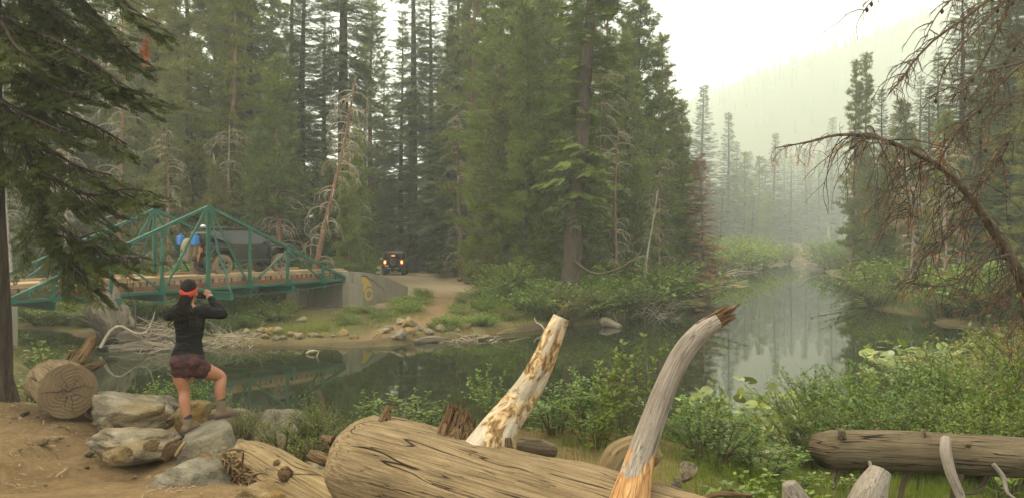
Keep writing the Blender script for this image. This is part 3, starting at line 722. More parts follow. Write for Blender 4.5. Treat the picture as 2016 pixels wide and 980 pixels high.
d5 = dead_tree(27, 14, 'bare grey dead conifer left of the big green pine', 'redbark', 'paletwig', 70, 0.8, 2.1, 0.3, 2.0, 0.17, 1.3, rad=0.024)
put(d5, 238, 42, 14, 15.5, None, None)
d6 = dead_tree(28, 12, 'bare dead conifer behind the left end of the truss', 'snag', 'paletwig', 80, 0.8, 2.2, 0.5, 1.0, 0.14, 1.4, rad=0.024)
put(d6, 30, 39, 12, 9, None, None)
d7 = dead_tree(29, 9, 'thin leaning dead sapling with pale stem behind the truss peak', 'snag', 'paletwig', 20, 0.5, 1.4, -1.8, 0.0, 0.07, 1.0, rad=0.02, sub=2)
put(d7, 478, 41, 9, 7.5, None, None, rz=0.0)
d8 = dead_tree(30, 9, 'pale dead conifer with bare twigs at the edge of the right bank wood', 'snag', 'paletwig', 60, 0.8, 2.0, 0.2, 0.0, 0.12, 1.2, rad=0.024)
put(d8, 1792, 46, 9, 7, None, None)
rd = fir_tree(31, 14, 2.1, 0.08, 'dead fir with rust red needles at the bend of the left bank', bark='snag', leaf='redneedle', gap=0.12, deadlow=40)
put(rd, 1382, 54, 14, 10.5, None, None, wide=1.35)

for pr, px, Y, H0, H, lb in ((d5, 905, 50, 14, 12, 'bare dead conifer at the edge of the dirt lot'), (d3, 1010, 41, 9.5, 8, 'bare dead pine before the bushy pines by the lot'), (d6, 130, 41, 12, 10, 'bare dead conifer behind the rising side of the truss'), (d3, 690, 42, 9.5, 9, 'bare dead pine right of the leaning dead conifer'), (d5, 1180, 43, 14, 13, 'bare dead conifer right of the leaning fir'), (d8, 1860, 44, 9, 9, 'bare dead conifer behind the peak of the dead arch'), (d6, 440, 42, 12, 9, 'bare dead conifer behind the truss peak'), (d3, 1300, 47, 9.5, 9, 'bare dead pine by the brush pile upstream'), (d5, 330, 40, 14, 9, 'bare dead conifer before the big green pine')):
    put(pr, px, Y, H0, H, lb, None)

# the wooded valley side in the smoke: a far wood that reads as one mass
r = np.random.default_rng(77); n = 5200
fx = r.uniform(-700, 900, n); fy = r.uniform(430, 1150, n); m = (fy + 0.25 * fx) > 450; fx, fy = fx[m], fy[m]
fx = np.r_[fx, r.uniform(110, 400, 700)]; fy = np.r_[fy, r.uniform(200, 420, 700)]
fz = height(np.c_[fx, fy]); k = 9
V, T = [], []
for lay in range(5):
    z0, z1, rr = 0.06 + lay * 0.17, 0.06 + lay * 0.17 + 0.36, 0.17 * (1 - lay * 0.185)
    b = len(V); V.append((0, 0, min(z1, 1.0)))
    for j in range(7): V.append((rr * math.cos(j * 0.898 + lay), rr * math.sin(j * 0.898 + lay), z0 - 0.03 * (j % 2)))
    for j in range(7): T.append((b, b + 1 + j, b + 1 + (j + 1) % 7))
th = r.uniform(5, 17, len(fx)); a = r.uniform(0, 6.28, len(fx)); R = np.zeros((len(fx), 3, 3)); R[:, 0, 0] = np.cos(a); R[:, 0, 1] = -np.sin(a); R[:, 1, 0] = np.sin(a); R[:, 1, 1] = np.cos(a); R[:, 2, 2] = 1
g = Geo(); scatter(g, V, T, np.c_[fx, fy, fz - 0.3], R, np.c_[th * 0.85, th * 0.85, th])
tag(g.build('hillside_forest', M['farfoliage'], smooth=False), 'smoky conifer wood covering the valley side beyond the pool', 'forest', kind='stuff')
# ------------------------------------------------------------------ bridge
t = NT('green_paint'); v = t.coord('Object'); n = t.noise(v, 2.5, 6, 0.65); s_ = t.noise(v, 11, 4, 0.7)
cg = t.mix(n, (0.002, 0.048, 0.029), (0.004, 0.080, 0.048)); cg = t.mix(t.ramp(s_, [(0.64, 0.0), (0.72, 0.8)]), cg, (0.30, 0.26, 0.06)); cg = t.mix(t.ramp(t.noise(v, 1.1, 4), [(0.58, 0.0), (0.72, 0.5)]), cg, (0.07, 0.15, 0.10))
M['green'] = t.pbr(cg, 0.5, t.bump(s_, 0.12, 0.01), spec=0.25)
M['rustbeam'] = mat_plain('rust_brown_timber', (0.17, 0.072, 0.036), 0.85, dust=(0.09, 0.045, 0.025), dscale=2.5, amount=0.8, bumpy=0.4, spec=0.15)
def mat_plank(name, c0, c1, sc=(1, 9, 9)):
    t = NT(name); oi = t.n('ShaderNodeObjectInfo'); ad = t.n('ShaderNodeVectorMath', operation='ADD'); t.l(t.coord('Object', sc), ad.inputs[0]); t.l(t.math('MULTIPLY', oi.outputs['Random'], 50.0), ad.inputs[1])
    n = t.noise(ad.outputs[0], 2.2, 6, 0.65, 0.4); c = t.ramp(n, [(0.3, c0), (0.7, c1)])
    c = t.mix(t.math('MULTIPLY', oi.outputs['Random'], 0.55), c, tuple(0.45 * x for x in c0))
    return t.pbr(c, 0.9, t.bump(n, 0.5, 0.02), spec=0.12)
M['plank'] = mat_plank('deck_boards', (0.20, 0.13, 0.07), (0.46, 0.33, 0.19))
M['tie'] = mat_plank('tie_ends', (0.12, 0.07, 0.04), (0.42, 0.29, 0.17))
t = NT('board_formed_concrete'); v = t.coord('Object'); n = t.noise(v, 1.6, 7, 0.65); sp = t.n('ShaderNodeSeparateXYZ'); t.l(v, sp.inputs[0])
fl = t.ramp(t.math('FRACT', t.math('MULTIPLY', sp.outputs[2], 2.6)), [(0.0, 0.0), (0.035, 1.0), (0.97, 1.0), (1.0, 0.0)])
cc = t.mix(n, (0.115, 0.100, 0.072), (0.24, 0.215, 0.16)); cc = t.mix(t.ramp(t.noise(t.coord('Object', (5, 5, 0.6)), 1.3, 5), [(0.52, 0.0), (0.72, 0.6)]), cc, (0.13, 0.115, 0.085))
M['concrete'] = t.pbr(t.mix(t.math('MULTIPLY', t.math('SUBTRACT', 1.0, fl), 0.35), cc, (0.1, 0.09, 0.07)), 0.9, t.bump(t.math('ADD', fl, t.math('MULTIPLY', t.noise(v, 20, 4), 0.3)), 0.4, 0.02), spec=0.15)
M['yellowpaint'] = mat_plain('yellow_spray_paint', (0.40, 0.27, 0.02), 0.8, dust=(0.26, 0.20, 0.08), dscale=6, amount=0.7)
M['darkgap'] = mat_plain('dark_crack', (0.03, 0.025, 0.02), 0.95)
M['steel'] = mat_plain('dull_steel', (0.10, 0.11, 0.10), 0.5, 0.6)

UC, HL = BLEN / 2, BLEN / 2
bridge = thing('truss_bridge', 'green steel pony truss bridge with timber deck spanning the river', 'bridge', (*(BL), 0.0), math.atan2(BU[1], BU[0]))
chz = lambda u: 1.76 + (1.97 - 1.76) * u / BLEN          # bottom chord
dkz = lambda u: DECK_L + (DECK_R - DECK_L) * u / BLEN    # deck surface
APEX = 5.03
topz = lambda u: chz(u) + (APEX - chz(UC)) * (1 - abs(u - UC) / HL)
def bpart(name, a, b, w, h, mat, up=(0, 0, 1), bev=0.0):
    g = Geo(); bar(g, a, b, w, h, up); o = g.build(name, M[mat], bridge, smooth=False)
    if bev: bevel(o, bev, 1)
    return o
PO = (1.85, 3.70, 5.58, 6.31)
for v in (0.0, BW):
    e = 0.06
    bpart('bottom_chord', (0.0, v, chz(0)), (BLEN, v, chz(BLEN)), 0.15, 0.105, 'green', bev=0.01)
    bpart('top_chord', (0.02, v, topz(0.02) + 0.06), (UC, v, topz(UC)), 0.14, 0.115, 'green', bev=0.01)
    bpart('top_chord', (UC, v, topz(UC)), (BLEN - .02, v, topz(BLEN - .02) + 0.06), 0.14, 0.115, 'green', bev=0.01)
    bpart('post', (UC, v, chz(UC)), (UC, v, topz(UC) - 0.05), 0.12, 0.14, 'green', (1, 0, 0), 0.008)
    for s in (-1, 1):
        for k, q in enumerate(PO):
            u = UC + s * q; bpart('post', (u, v, chz(u)), (u, v, topz(u) - 0.04), 0.08, 0.11 if k < 3 else 0.07, 'green', (1, 0, 0), 0.006)
        u1, u2, u3, u4 = (UC + s * q for q in PO)
        d = 0.05 * s
        bpart('diagonal', (UC + 2 * d, v + 0.002, topz(UC) - 0.14), (u1 - d, v + 0.002, chz(u1) + 0.06), 0.065, 0.08, 'green', bev=0.006)
        bpart('diagonal', (u2 - d, v + 0.002, topz(u2) - 0.10), (u1 + d, v + 0.002, chz(u1) + 0.06), 0.06, 0.07, 'green', bev=0.006)
        bpart('diagonal', (u2 + d, v + 0.002, topz(u2) - 0.10), (u3 - d, v + 0.002, chz(u3) + 0.06), 0.06, 0.07, 'green', bev=0.006)
        bpart('diagonal', (u4 - d, v + 0.002, topz(u4) - 0.03), (u3 + d, v + 0.002, chz(u3) + 0.05), 0.06, 0.06, 'green', bev=0.005)
    for u, zz_, sz in [(UC, topz(UC) - 0.13, 0.42)]:
        g = Geo(); prism(g, [(u - sz * .62, zz_ - .10), (u + sz * .62, zz_ - .10), (u + sz * .16, zz_ + .17), (u - sz * .16, zz_ + .17)], v - 0.085, v - 0.073); g.build('gusset_plate', M['green'], bridge, smooth=False)
for v in (0.0, BW):
    for q in (-PO[2], -PO[1], -PO[0], PO[0], PO[1], PO[2]):
        u = UC + q; g = Geo(); box(g, (u, v - 0.082, chz(u) + 0.07), (0.30, 0.012, 0.22))
        for bx_ in (-.10, 0, .10): box(g, (u + bx_, v - 0.092, chz(u) + 0.02), (.03, .014, .03))
        o = g.build('splice_plate', M['green'], bridge, smooth=False)
        g = Geo(); box(g, (u, v - 0.076, topz(u) - 0.05), (0.20, 0.012, 0.16)); g.build('splice_plate', M['green'], bridge, smooth=False)
# floor beams; the one under the peak runs out past both trusses and carries the side braces
for k, (u, ex) in enumerate([(UC - PO[2], 0.15), (UC - PO[1], 0.55), (UC - PO[0], 0.15), (UC, 1.55), (UC + PO[0], 0.15), (UC + PO[1], 0.40), (UC + PO[2], 0.15)]):
    z = chz(u) - 0.22; 
    for dz in (-0.13, 0.13): bpart('beam_flange', (u, -ex, z + dz), (u, BW + ex, z + dz), 0.16, 0.025, 'green')
    bpart('floor_beam', (u, -ex, z), (u, BW + ex, z), 0.03, 0.236, 'green')
    if ex > 0.3:
        for vv in (-ex, BW + ex): bpart('end_plate', (u - 0.08, vv, z), (u + 0.08, vv, z), 0.02, 0.262, 'green')
g = Geo(); tube(g, resample([(UC + .04, -.09, topz(UC) - .12), (UC + .06, -0.55, 3.4), (UC + .10, -1.0, 2.55), (UC + 0.02, -1.48, chz(UC) - 0.07)], 12), 0.035, 8); g.build('side_brace', M['green'], bridge)
bpart('side_brace', (UC, BW + .09, topz(UC) - .12), (UC, BW + 1.48, chz(UC) - 0.07), 0.06, 0.06, 'green')
for v in (-0.35, BW + 0.35):
    g = Geo(); tube(g, np.array([(UC - PO[1], v, chz(UC - PO[1]) - .34), (UC, v, chz(UC) - .38), (UC + PO[1], v, chz(UC + PO[1]) - .30), (BLEN - .2, v * 0.4, chz(BLEN) - .16)]), 0.016, 6); g.build('tie_rod', M['green'], bridge)
# timber deck: stringers, ties with showing ends, running boards
for v in (0.38, 1.45, 2.55, 3.62):
    bpart('stringer', (-0.6, v, dkz(-.6) - 0.31), (BLEN + .2, v, dkz(BLEN) - 0.31), 0.20, 0.20, 'rustbeam')
me_t = None; r = np.random.default_rng(4); u = -0.5
while u < BLEN + 0.1:
    g = Geo(); box(g, (0, 0, 0), (0.19, BW - 0.55, 0.145))
    if me_t is None: me_t = g.mesh('tie', False); me_t.materials.append(M['tie'])
    o = mesh_obj('tie', me_t, None, bridge); o.location = (u, BW / 2 + r.uniform(-0.05, 0.05), dkz(u) - 0.137 + r.uniform(-.006, .004)); u += 0.265
rows = 13; wv = (BW - 0.56) / rows
g = Geo(); box(g, (0, 0, 0), (1, wv - 0.012, 0.06)); me_p = g.mesh('deck_plank', False); me_p.materials.append(M['plank'])
for k in range(rows):
    u = -1.1 - r.uniform(0, 0.8)
    while u < BLEN + 0.1:
        L = r.uniform(3.2, 4.8); u2 = min(u + L, BLEN + 0.35); m = (u + u2) / 2
        o = mesh_obj('deck_plank', me_p, None, bridge); o.scale = (u2 - u - 0.01, 1, 1); o.location = (m, 0.28 + wv * (k + .5), dkz(m) - 0.031 + r.uniform(-.006, .006)); o.rotation_euler = (0, -math.atan((DECK_R - DECK_L) / BLEN), 0); u = u2
for v in (0.35, BW - 0.35):
    for k in range(4):
        u = -0.4 + k * 3.6; bpart('curb_timber', (u, v, dkz(u) + 0.05), (u + 3.55, v, dkz(u + 3.55) + 0.05), 0.15, 0.10, 'plank', bev=0.01)

# concrete abutments
def wall_part(name, pts, z0, z1s, th, parent, mat='concrete'):
    """wall along plan points with its own top height at each point"""
    g = Geo(); n = len(pts); p = np.asarray(pts, float); d = unit(np.gradient(p, axis=0)); nn = np.c_[-d[:, 1], d[:, 0]]; z1s = np.asarray(z1s, float)
    a, b = p, p + nn * th
    V = np.vstack([np.c_[a, np.full(n, z0)], np.c_[a, z1s], np.c_[b, z1s], np.c_[b, np.full(n, z0)]]); Q = []
    for i in range(n - 1):
        for k in range(4): Q.append((k * n + i, k * n + i + 1, ((k + 1) % 4) * n + i + 1, ((k + 1) % 4) * n + i))
    Q += [(0, n, 2 * n, 3 * n), (n - 1, 4 * n - 1, 3 * n - 1, 2 * n - 1)]
    g.add(V, None, Q); o = g.build(name, M[mat], parent, smooth=False); fix_normals(o); bevel(o, 0.02, 2); return o
def bxy(u, v): return BL + BU * u + BV * v
ab = thing('bridge_abutment', 'board-formed concrete abutment with yellow spray paint under the far bridge end', 'abutment', (*bxy(BLEN, 0), 0))
loc2 = lambda p: tuple(np.asarray(p) - bxy(BLEN, 0))
wall_part('front_wall', [loc2(bxy(BLEN - .05, BW + .35)), loc2(bxy(BLEN - .05, -0.20))], -0.2, [1.80, 1.80], 0.9, ab)
wall_part('back_wall', [loc2(bxy(BLEN + .25, BW + .35)), loc2(bxy(BLEN + .25, -0.20))], 1.7, [2.31, 2.31], 0.5, ab)
A0 = bxy(BLEN - .05, -0.22); W1 = np.array([-6.35, 38.6]); W2 = np.array([-5.45, 40.6])
wg = wall_part('wing_wall', [loc2(A0), loc2(A0 * .5 + W1 * .5), loc2(W1), loc2(W2)], -0.2, [2.36, 2.24, 2.0, 1.35], 0.35, ab)
wdir = unit(W1 - A0); wn_ = np.array([wdir[1], -wdir[0]])
if wn_ @ (-A0) < 0: wn_ = -wn_
def wpt(s, z, off=0.006): s = s * 1.5 + .3; p = loc2(A0 + wdir * s + wn_ * off); return (p[0], p[1], z)
# the wing wall face is one plane: paint and crack are thin shapes 4 mm proud of it
def face_poly(name, pts, mat, off=0.005):
    from mathutils.geometry import tessellate_polygon
    g = Geo(); V = [wpt(s, z, off) for s, z in pts] + [wpt(s, z, -0.002) for s, z in pts]; n = len(pts)
    T = [tuple(t) for t in tessellate_polygon([[Vector((s, z, 0)) for s, z in pts]])]; g.add(V, T, [(i, (i + 1) % n, n + (i + 1) % n, n + i) for i in range(n)]); return g.build(name, M[mat], wg, smooth=False)
face_poly('paint_patch', [(0.10, 2.10), (0.75, 2.08), (1.05, 1.80), (1.25, 1.55), (0.95, 1.62), (0.72, 1.35), (0.52, 1.50), (0.30, 1.28), (0.12, 1.62)], 'yellowpaint')
ring = lambda cx, cz, rx, rz: [(cx + rx * math.cos(a), cz + rz * math.sin(a)) for a in np.linspace(0.4, 2 * np.pi - 0.1, 18)]
ro = ring(1.02, 1.20, 0.27, 0.30); ri = ring(1.02, 1.20, 0.15, 0.19)
face_poly('paint_letter', ro + ri[::-1], 'yellowpaint', 0.009)
face_poly('paint_stroke', [(0.28, 1.22), (0.55, 1.10), (0.62, 0.95), (0.50, 0.93), (0.44, 1.04), (0.25, 1.12)], 'yellowpaint', 0.007)
crk = [(0.35, 2.12), (0.85, 2.09), (1.10, 1.92), (1.30, 1.85), (1.62, 1.58), (1.78, 1.52), (2.05, 1.28)]
face_poly('crack', crk + [(s + 0.02, z - 0.045) for s, z in crk[::-1]], 'darkgap', 0.011)
al = thing('bridge_abutment', 'pale concrete abutment under the near bridge end beside the fir trunk', 'abutment', (*bxy(0, 0), 0))
loc3 = lambda p: tuple(np.asarray(p) - bxy(0, 0))
wall_part('front_wall', [loc3(bxy(0.25, -0.12)), loc3(bxy(0.25, BW + .4))], -0.4, [1.62, 1.62], 0.9, al)
wall_part('back_wall', [loc3(bxy(-0.12, -0.12)), loc3(bxy(-0.12, BW + .4))], 1.5, [2.16, 2.16], 0.4, al)

# ------------------------------------------------------------------ vehicles
M['blackpaint'] = mat_plain('black_car_paint', (0.004, 0.004, 0.004), 0.22, 0, 0.6, dust=(0.018, 0.015, 0.011), dscale=1.2, amount=0.5)
M['dustpaint'] = mat_plain('dusty_dark_paint', (0.025, 0.024, 0.022), 0.5, 0, 0.4, dust=(0.12, 0.10, 0.07), dscale=2, amount=0.6)
M['tantop'] = mat_plain('pale_hard_top', (0.40, 0.34, 0.22), 0.7, dust=(0.28, 0.22, 0.13))
M['trim'] = mat_plain('black_plastic', (0.014, 0.014, 0.013), 0.65, dust=(0.08, 0.065, 0.045), dscale=3, amount=0.35)
M['glass'] = mat_plain('dark_glass', (0.006, 0.007, 0.006), 0.05, 0, 0.6, dust=(0.012, 0.011, 0.009), amount=0.3)
M['tyre'] = mat_plain('dusty_rubber', (0.21, 0.155, 0.095), 0.95, dust=(0.05, 0.04, 0.03), dscale=5, amount=0.7, spec=0.1)
M['darktyre'] = mat_plain('dark_rubber', (0.018, 0.017, 0.016), 0.85, dust=(0.06, 0.05, 0.04), dscale=5, amount=0.6, spec=0.15)
M['rim'] = mat_plain('dusty_alloy', (0.16, 0.145, 0.12), 0.45, 0.5, dust=(0.10, 0.08, 0.05))
M['brakelight'] = mat_plain('lit_brake_lamp', (0.5, 0.03, 0.01), 0.3, emit=(1.0, 0.10, 0.02), estr=2.0)
M['lampcore'] = mat_plain('lit_lamp_core', (0.9, 0.5, 0.1), 0.3, emit=(1.0, 0.55, 0.10), estr=3.0)
M['redlens'] = mat_plain('red_lens', (0.22, 0.012, 0.01), 0.2)
M['whitelens'] = mat_plain('white_lens', (0.7, 0.7, 0.66), 0.25)
M['bluecan'] = mat_plain('blue_plastic', (0.012, 0.12, 0.36), 0.5, dust=(0.01, 0.09, 0.28))
M['canvas'] = mat_plain('olive_canvas', (0.165, 0.145, 0.085), 0.95, dust=(0.10, 0.085, 0.05), dscale=5, amount=0.7, bumpy=0.6)
M['strap'] = mat_plain('brown_strap', (0.30, 0.13, 0.04), 0.8, dust=(0.16, 0.08, 0.03))
M['white'] = mat_plain('white_cloth', (0.75, 0.75, 0.72), 0.8)
M['plate'] = mat_plain('number_plate', (0.55, 0.53, 0.48), 0.5)

def wheel_meshes():
    R, W = 0.445, 0.30
    prof = [(0.25, -W * .36), (0.30, -W * .5), (0.385, -W * .52), (0.425, -W * .44), (R, -W * .36), (R, W * .36), (0.425, W * .44), (0.385, W * .52), (0.30, W * .5), (0.25, W * .36)]
    n = 44; g = Geo(); V = []
    for k in range(n):
        a = 2 * np.pi * k / n; tread = 0.018 * ((k % 2) - 0.5)
        for i, (rr, y) in enumerate(prof):
            q = rr + (tread if 2 < i < 7 else 0); V.append((q * math.cos(a), y + (0.012 * ((k % 2) - .5) if i in (2, 3, 6, 7) else 0), q * math.sin(a)))
    m = len(prof); Q = [(k * m + i, k * m + (i + 1) % m, ((k + 1) % n) * m + (i + 1) % m, ((k + 1) % n) * m + i) for k in range(n) for i in range(m)]
    g.add(V, None, Q); ty = g.mesh('tyre', False)
    g = Geo(); sd = 24
    ring = lambda r_, y: [(r_ * math.cos(2 * np.pi * k / sd), y, r_ * math.sin(2 * np.pi * k / sd)) for k in range(sd)]
    rr = [(0.262, -.12), (0.262, -.14), (0.225, -.135), (0.21, -.06), (0.21, .10), (0.262, .12)]
    V = sum((ring(a, b) for a, b in rr), []); Q = [(i * sd + k, i * sd + (k + 1) % sd, (i + 1) * sd + (k + 1) % sd, (i + 1) * sd + k) for i in range(len(rr) - 1) for k in range(sd)]
    g.add(V, None, Q)
    for k in range(5):
        a = 2 * np.pi * k / 5
        for da in (-0.13, 0.13):
            p0 = np.array([0.05 * math.cos(a), -.115, 0.05 * math.sin(a)]); p1 = np.array([0.225 * math.cos(a + da), -.125, 0.225 * math.sin(a + da)]); bar(g, p0, p1, 0.045, 0.03, (0, 1, 0))
    tube(g, np.array([(0, -.135, 0), (0, -.06, 0)]), 0.07, 12, (True, True))
    rm = g.mesh('rim', False)
    g = Geo(); tube(g, np.array([(0, -.055, 0), (0, -.045, 0)]), 0.20, 16, (True, True)); bk = g.mesh('brake_disc', False)
    return ty, rm, bk
TY, RM, BK = wheel_meshes()
RM.materials.append(M['rim']); BK.materials.append(M['trim'])
TY2 = TY.copy(); TY.materials.append(M['tyre']); TY2.materials.append(M['darktyre'])

def offroader(label, loc, rz, scale, paint, top, tyre, lit=False, rack=True, spare_low=False):
    root = thing('off_road_car', label, 'car', loc, rz); root.scale = (scale,) * 3
    def part(name, g, mat, bev=0.0, parent=None, smooth=False):
        o = g.build(name, M[mat], parent or root, smooth=smooth); fix_normals(o)
        if bev: bevel(o, bev, 2, 30)
        return o
    ax = (-1.35, 1.60); Hw = 0.79
    tub = [(-2.0, .74), (-1.92, .68), (-1.86, .70), (-1.84, .92), (-1.70, 1.06), (-1.0, 1.06), (-.86, .92), (-.82, .62), (1.0, .62), (1.02, 1.0), (1.14, 1.10), (1.14, 1.27), (-2.0, 1.25)]
    body = part('body', prism(Geo(), tub, -Hw, Hw), paint, 0.03)
    g = Geo(); V = []
    for x, hw, zb, zt in ((1.10, .73, .80, 1.27), (1.5, .68, .80, 1.265), (1.96, .60, .78, 1.20), (2.02, .58, .80, 1.14)):
        V += [(x, -hw, zb), (x, -hw, zt - .05), (x, -hw + .10, zt), (x, 0, zt + .02), (x, hw - .10, zt), (x, hw, zt - .05), (x, hw, zb)]
    Q = [(i * 7 + k, i * 7 + (k + 1) % 7, (i + 1) * 7 + (k + 1) % 7, (i + 1) * 7 + k) for i in range(3) for k in range(7)]
    g.add(V, [(0, k, k + 1) for k in range(1, 6)] + [(21, 21 + k + 1, 21 + k) for k in range(1, 6)], Q); part('hood', g, paint, 0.015)
    tp = [(-2.0, 1.255), (1.08, 1.275), (0.80, 1.84), (0.70, 1.885), (-1.86, 1.885), (-1.97, 1.80)]
    g = Geo(); n = len(tp); V = [(x, -(Hw - .02 - .10 * (z - 1.25) / .63), z) for x, z in tp] + [(x, (Hw - .02 - .10 * (z - 1.25) / .63), z) for x, z in tp]
    T = [(0, k, k + 1) for k in range(1, n - 1)] + [(n, n + k + 1, n + k) for k in range(1, n - 1)]
    g.add(V, T, [(i, (i + 1) % n, n + (i + 1) % n, n + i) for i in range(n)]); hard = part('hard_top', g, top, 0.03)
    # window panes, just proud of the hard top
    for s in (-1, 1):
        yw = lambda z: s * (Hw - .02 - .10 * (z - 1.25) / .63 + .006)
        for q in ([(-1.86, 1.33), (-1.02, 1.33), (-1.02, 1.76), (-1.80, 1.76)], [(-.90, 1.33), (-.05, 1.33), (-.05, 1.76), (-.90, 1.76)], [(.06, 1.33), (.95, 1.33), (.76, 1.76), (.06, 1.76)]):
            g = Geo(); V = [(x, yw(z), z) for x, z in q] + [(x, yw(z) - s * .012, z) for x, z in q]; g.add(V, None, [(0, 1, 2, 3), (7, 6, 5, 4)] + [(i, (i + 1) % 4, 4 + (i + 1) % 4, 4 + i) for i in range(4)]); part('window', g, 'glass', parent=hard)
        for x0, x1 in ((-.84, -.02), (.03, .99)):
            g = Geo(); prism(g, [(x0 + (.22 if x0 < -.5 else 0), .70), (x1, .70), (x1, 1.24), (x0, 1.24), (x0, .98)], s * Hw, s * (Hw + .014)); d = part('door', g, paint, 0.008)
            box(g2 := Geo(), (x0 + .14, s * (Hw + .03), 1.10), (.15, .03, .035)); part('handle', g2, 'trim', 0.008, d)
            for hz_ in (0.82, 1.14): box(g2 := Geo(), (x1 + .01, s * (Hw + .02), hz_), (.09, .025, .05)); part('hinge', g2, 'trim', 0, d)
        g = Geo(); box(g, (.93, s * (Hw + .14), 1.36), (.10, .20, .19)); part('mirror', g, 'trim', 0.03)
        # wide flat fender flares
        for xa, yi in ((ax[0], .74), (ax[1], .52)):
            o_ = [(-.62, .80), (-.52, 1.06), (-.36, 1.16), (.34, 1.16), (.50, 1.06), (.60, .84)]; i_ = [(.54, .84), (.45, 1.02), (.32, 1.10), (-.34, 1.10), (-.47, 1.02), (-.56, .80)]
            g = Geo(); prism(g, [(xa + x, z - .0) for x, z in o_ + i_], s * yi, s * .955); part('fender_flare', g, 'trim', 0.012)
        g = Geo(); tube(g, np.array([(-.80, s * .80, .60), (1.0, s * .80, .60)]), 0.045, 8, (True, True)); part('side_step', g, 'trim')
        g = Geo(); box(g, (-2.02, s * .68, 1.08), (.07, .15, .25)); tl = part('tail_light', g, 'brakelight' if lit else 'redlens', 0.015)
        if lit: box(g := Geo(), (-2.06, s * .68, 1.10), (.02, .07, .10)); part('lamp_core', g, 'lampcore', 0, tl)
        g = Geo(); tube(g, np.array([(2.0, s * .42, 1.0), (2.06, s * .42, 1.0)]), .095, 16, (True, True)); part('headlight', g, 'whitelens')
        for k, xa in enumerate(ax):
            w = thing('wheel', None, None); w.parent = root; w.location = (xa, s * .80, .445); w.rotation_euler = (0, 0.3 * k, 0 if s < 0 else math.pi)
            for nm, me in (('tyre', TY if tyre == 'tyre' else TY2), ('rim', RM), ('brake_disc', BK)): mesh_obj(nm, me, None, w)
    for xa in ax:
        g = Geo(); tube(g, np.array([(xa, -.72, .45), (xa, .72, .45)]), .06, 8); tube(g, np.array([(xa - .16, .1, .45), (xa + .16, .1, .45)]), .15, 8, (True, True)); part('axle', g, 'trim')
    g = Geo(); box(g, (0.1, 0, .58), (3.7, .75, .12)); part('chassis', g, 'trim')
    g = Geo(); box(g, (-2.09, 0, .72), (.16, 1.62, .20)); rb = part('rear_bumper', g, 'trim', 0.03)
    if lit:
        box(g := Geo(), (-2.18, .52, .79), (.012, .30, .15)); part('number_plate', g, 'plate', 0, rb)
        for y in (.45, -.2): box(g := Geo(), (-2.175, y - .1, .60), (.02, .32, .05)); part('skid_trim', g, 'plate', 0, rb)
    g = Geo(); box(g, (2.20, 0, .74), (.20, 1.5, .20)); part('front_bumper', g, 'trim', 0.03)
    g = Geo(); box(g, (2.035, 0, .98), (.02, 1.0, .36)); part('grille', g, 'trim', 0.006)
    g = Geo(); V = [(1.085, -.62, 1.32), (1.085, .62, 1.32), (.855, .60, 1.78), (.855, -.60, 1.78)]; V = [(x + .012, y, z) for x, y, z in V] + [(x - .004, y, z) for x, y, z in V]
    g.add(V, None, [(0, 1, 2, 3), (7, 6, 5, 4)] + [(i, (i + 1) % 4, 4 + (i + 1) % 4, 4 + i) for i in range(4)]); part('windscreen', g, 'glass', parent=hard)
    g = Geo(); V = [(-2.0, -.60, 1.36), (-2.0, .60, 1.36), (-1.985, .56, 1.77), (-1.985, -.56, 1.77)]; V = [(x - .012, y, z) for x, y, z in V] + [(x + .01, y, z) for x, y, z in V]
    g.add(V, None, [(0, 1, 2, 3), (7, 6, 5, 4)] + [(i, (i + 1) % 4, 4 + (i + 1) % 4, 4 + i) for i in range(4)]); part('rear_window', g, 'glass', parent=hard)
    w = thing('spare_wheel', None, None); w.parent = root; w.location = (-2.22, 0, 1.14 if not spare_low else 1.06); w.rotation_euler = (0, 0, -math.pi / 2)
    for nm, me in (('tyre', TY if tyre == 'tyre' else TY2), ('rim', RM)): mesh_obj(nm, me, None, w)
    g = Geo(); box(g, (-2.06, 0, 1.12), (.14, .3, .3)); part('spare_carrier', g, 'trim', 0.01)
    if lit: box(g := Geo(), (-2.12, 0, 1.62), (.05, .26, .05)); part('high_brake_light', g, 'brakelight', 0.01)
    if rack:
        rk = part('roof_rack', tube(Geo(), np.array([(-1.95, -.66, 2.0), (.75, -.66, 2.0), (.85, -.5, 2.0), (.85, .5, 2.0), (.75, .66, 2.0), (-1.95, .66, 2.0), (-1.95, -.66, 2.0)]), .022, 6), 'trim')
        for k in range(9):
            x = -1.8 + k * .31; tube(g := Geo(), np.array([(x, -.66, 1.985), (x, .66, 1.985)]), .018, 6); part('cross_bar', g, 'trim', 0, rk)
        for x in (-1.7, -.6, .5):
            for s in (-1, 1): tube(g := Geo(), np.array([(x, s * .64, 1.86), (x, s * .66, 2.0)]), .018, 6); part('rack_foot', g, 'trim', 0, rk)
        tube(g := Geo(), np.array([(-1.4, .30, 2.05), (-.3, .36, 2.06)]), .05, 8, (True, True)); part('rolled_awning', g, 'trim', 0, rk)
    return root

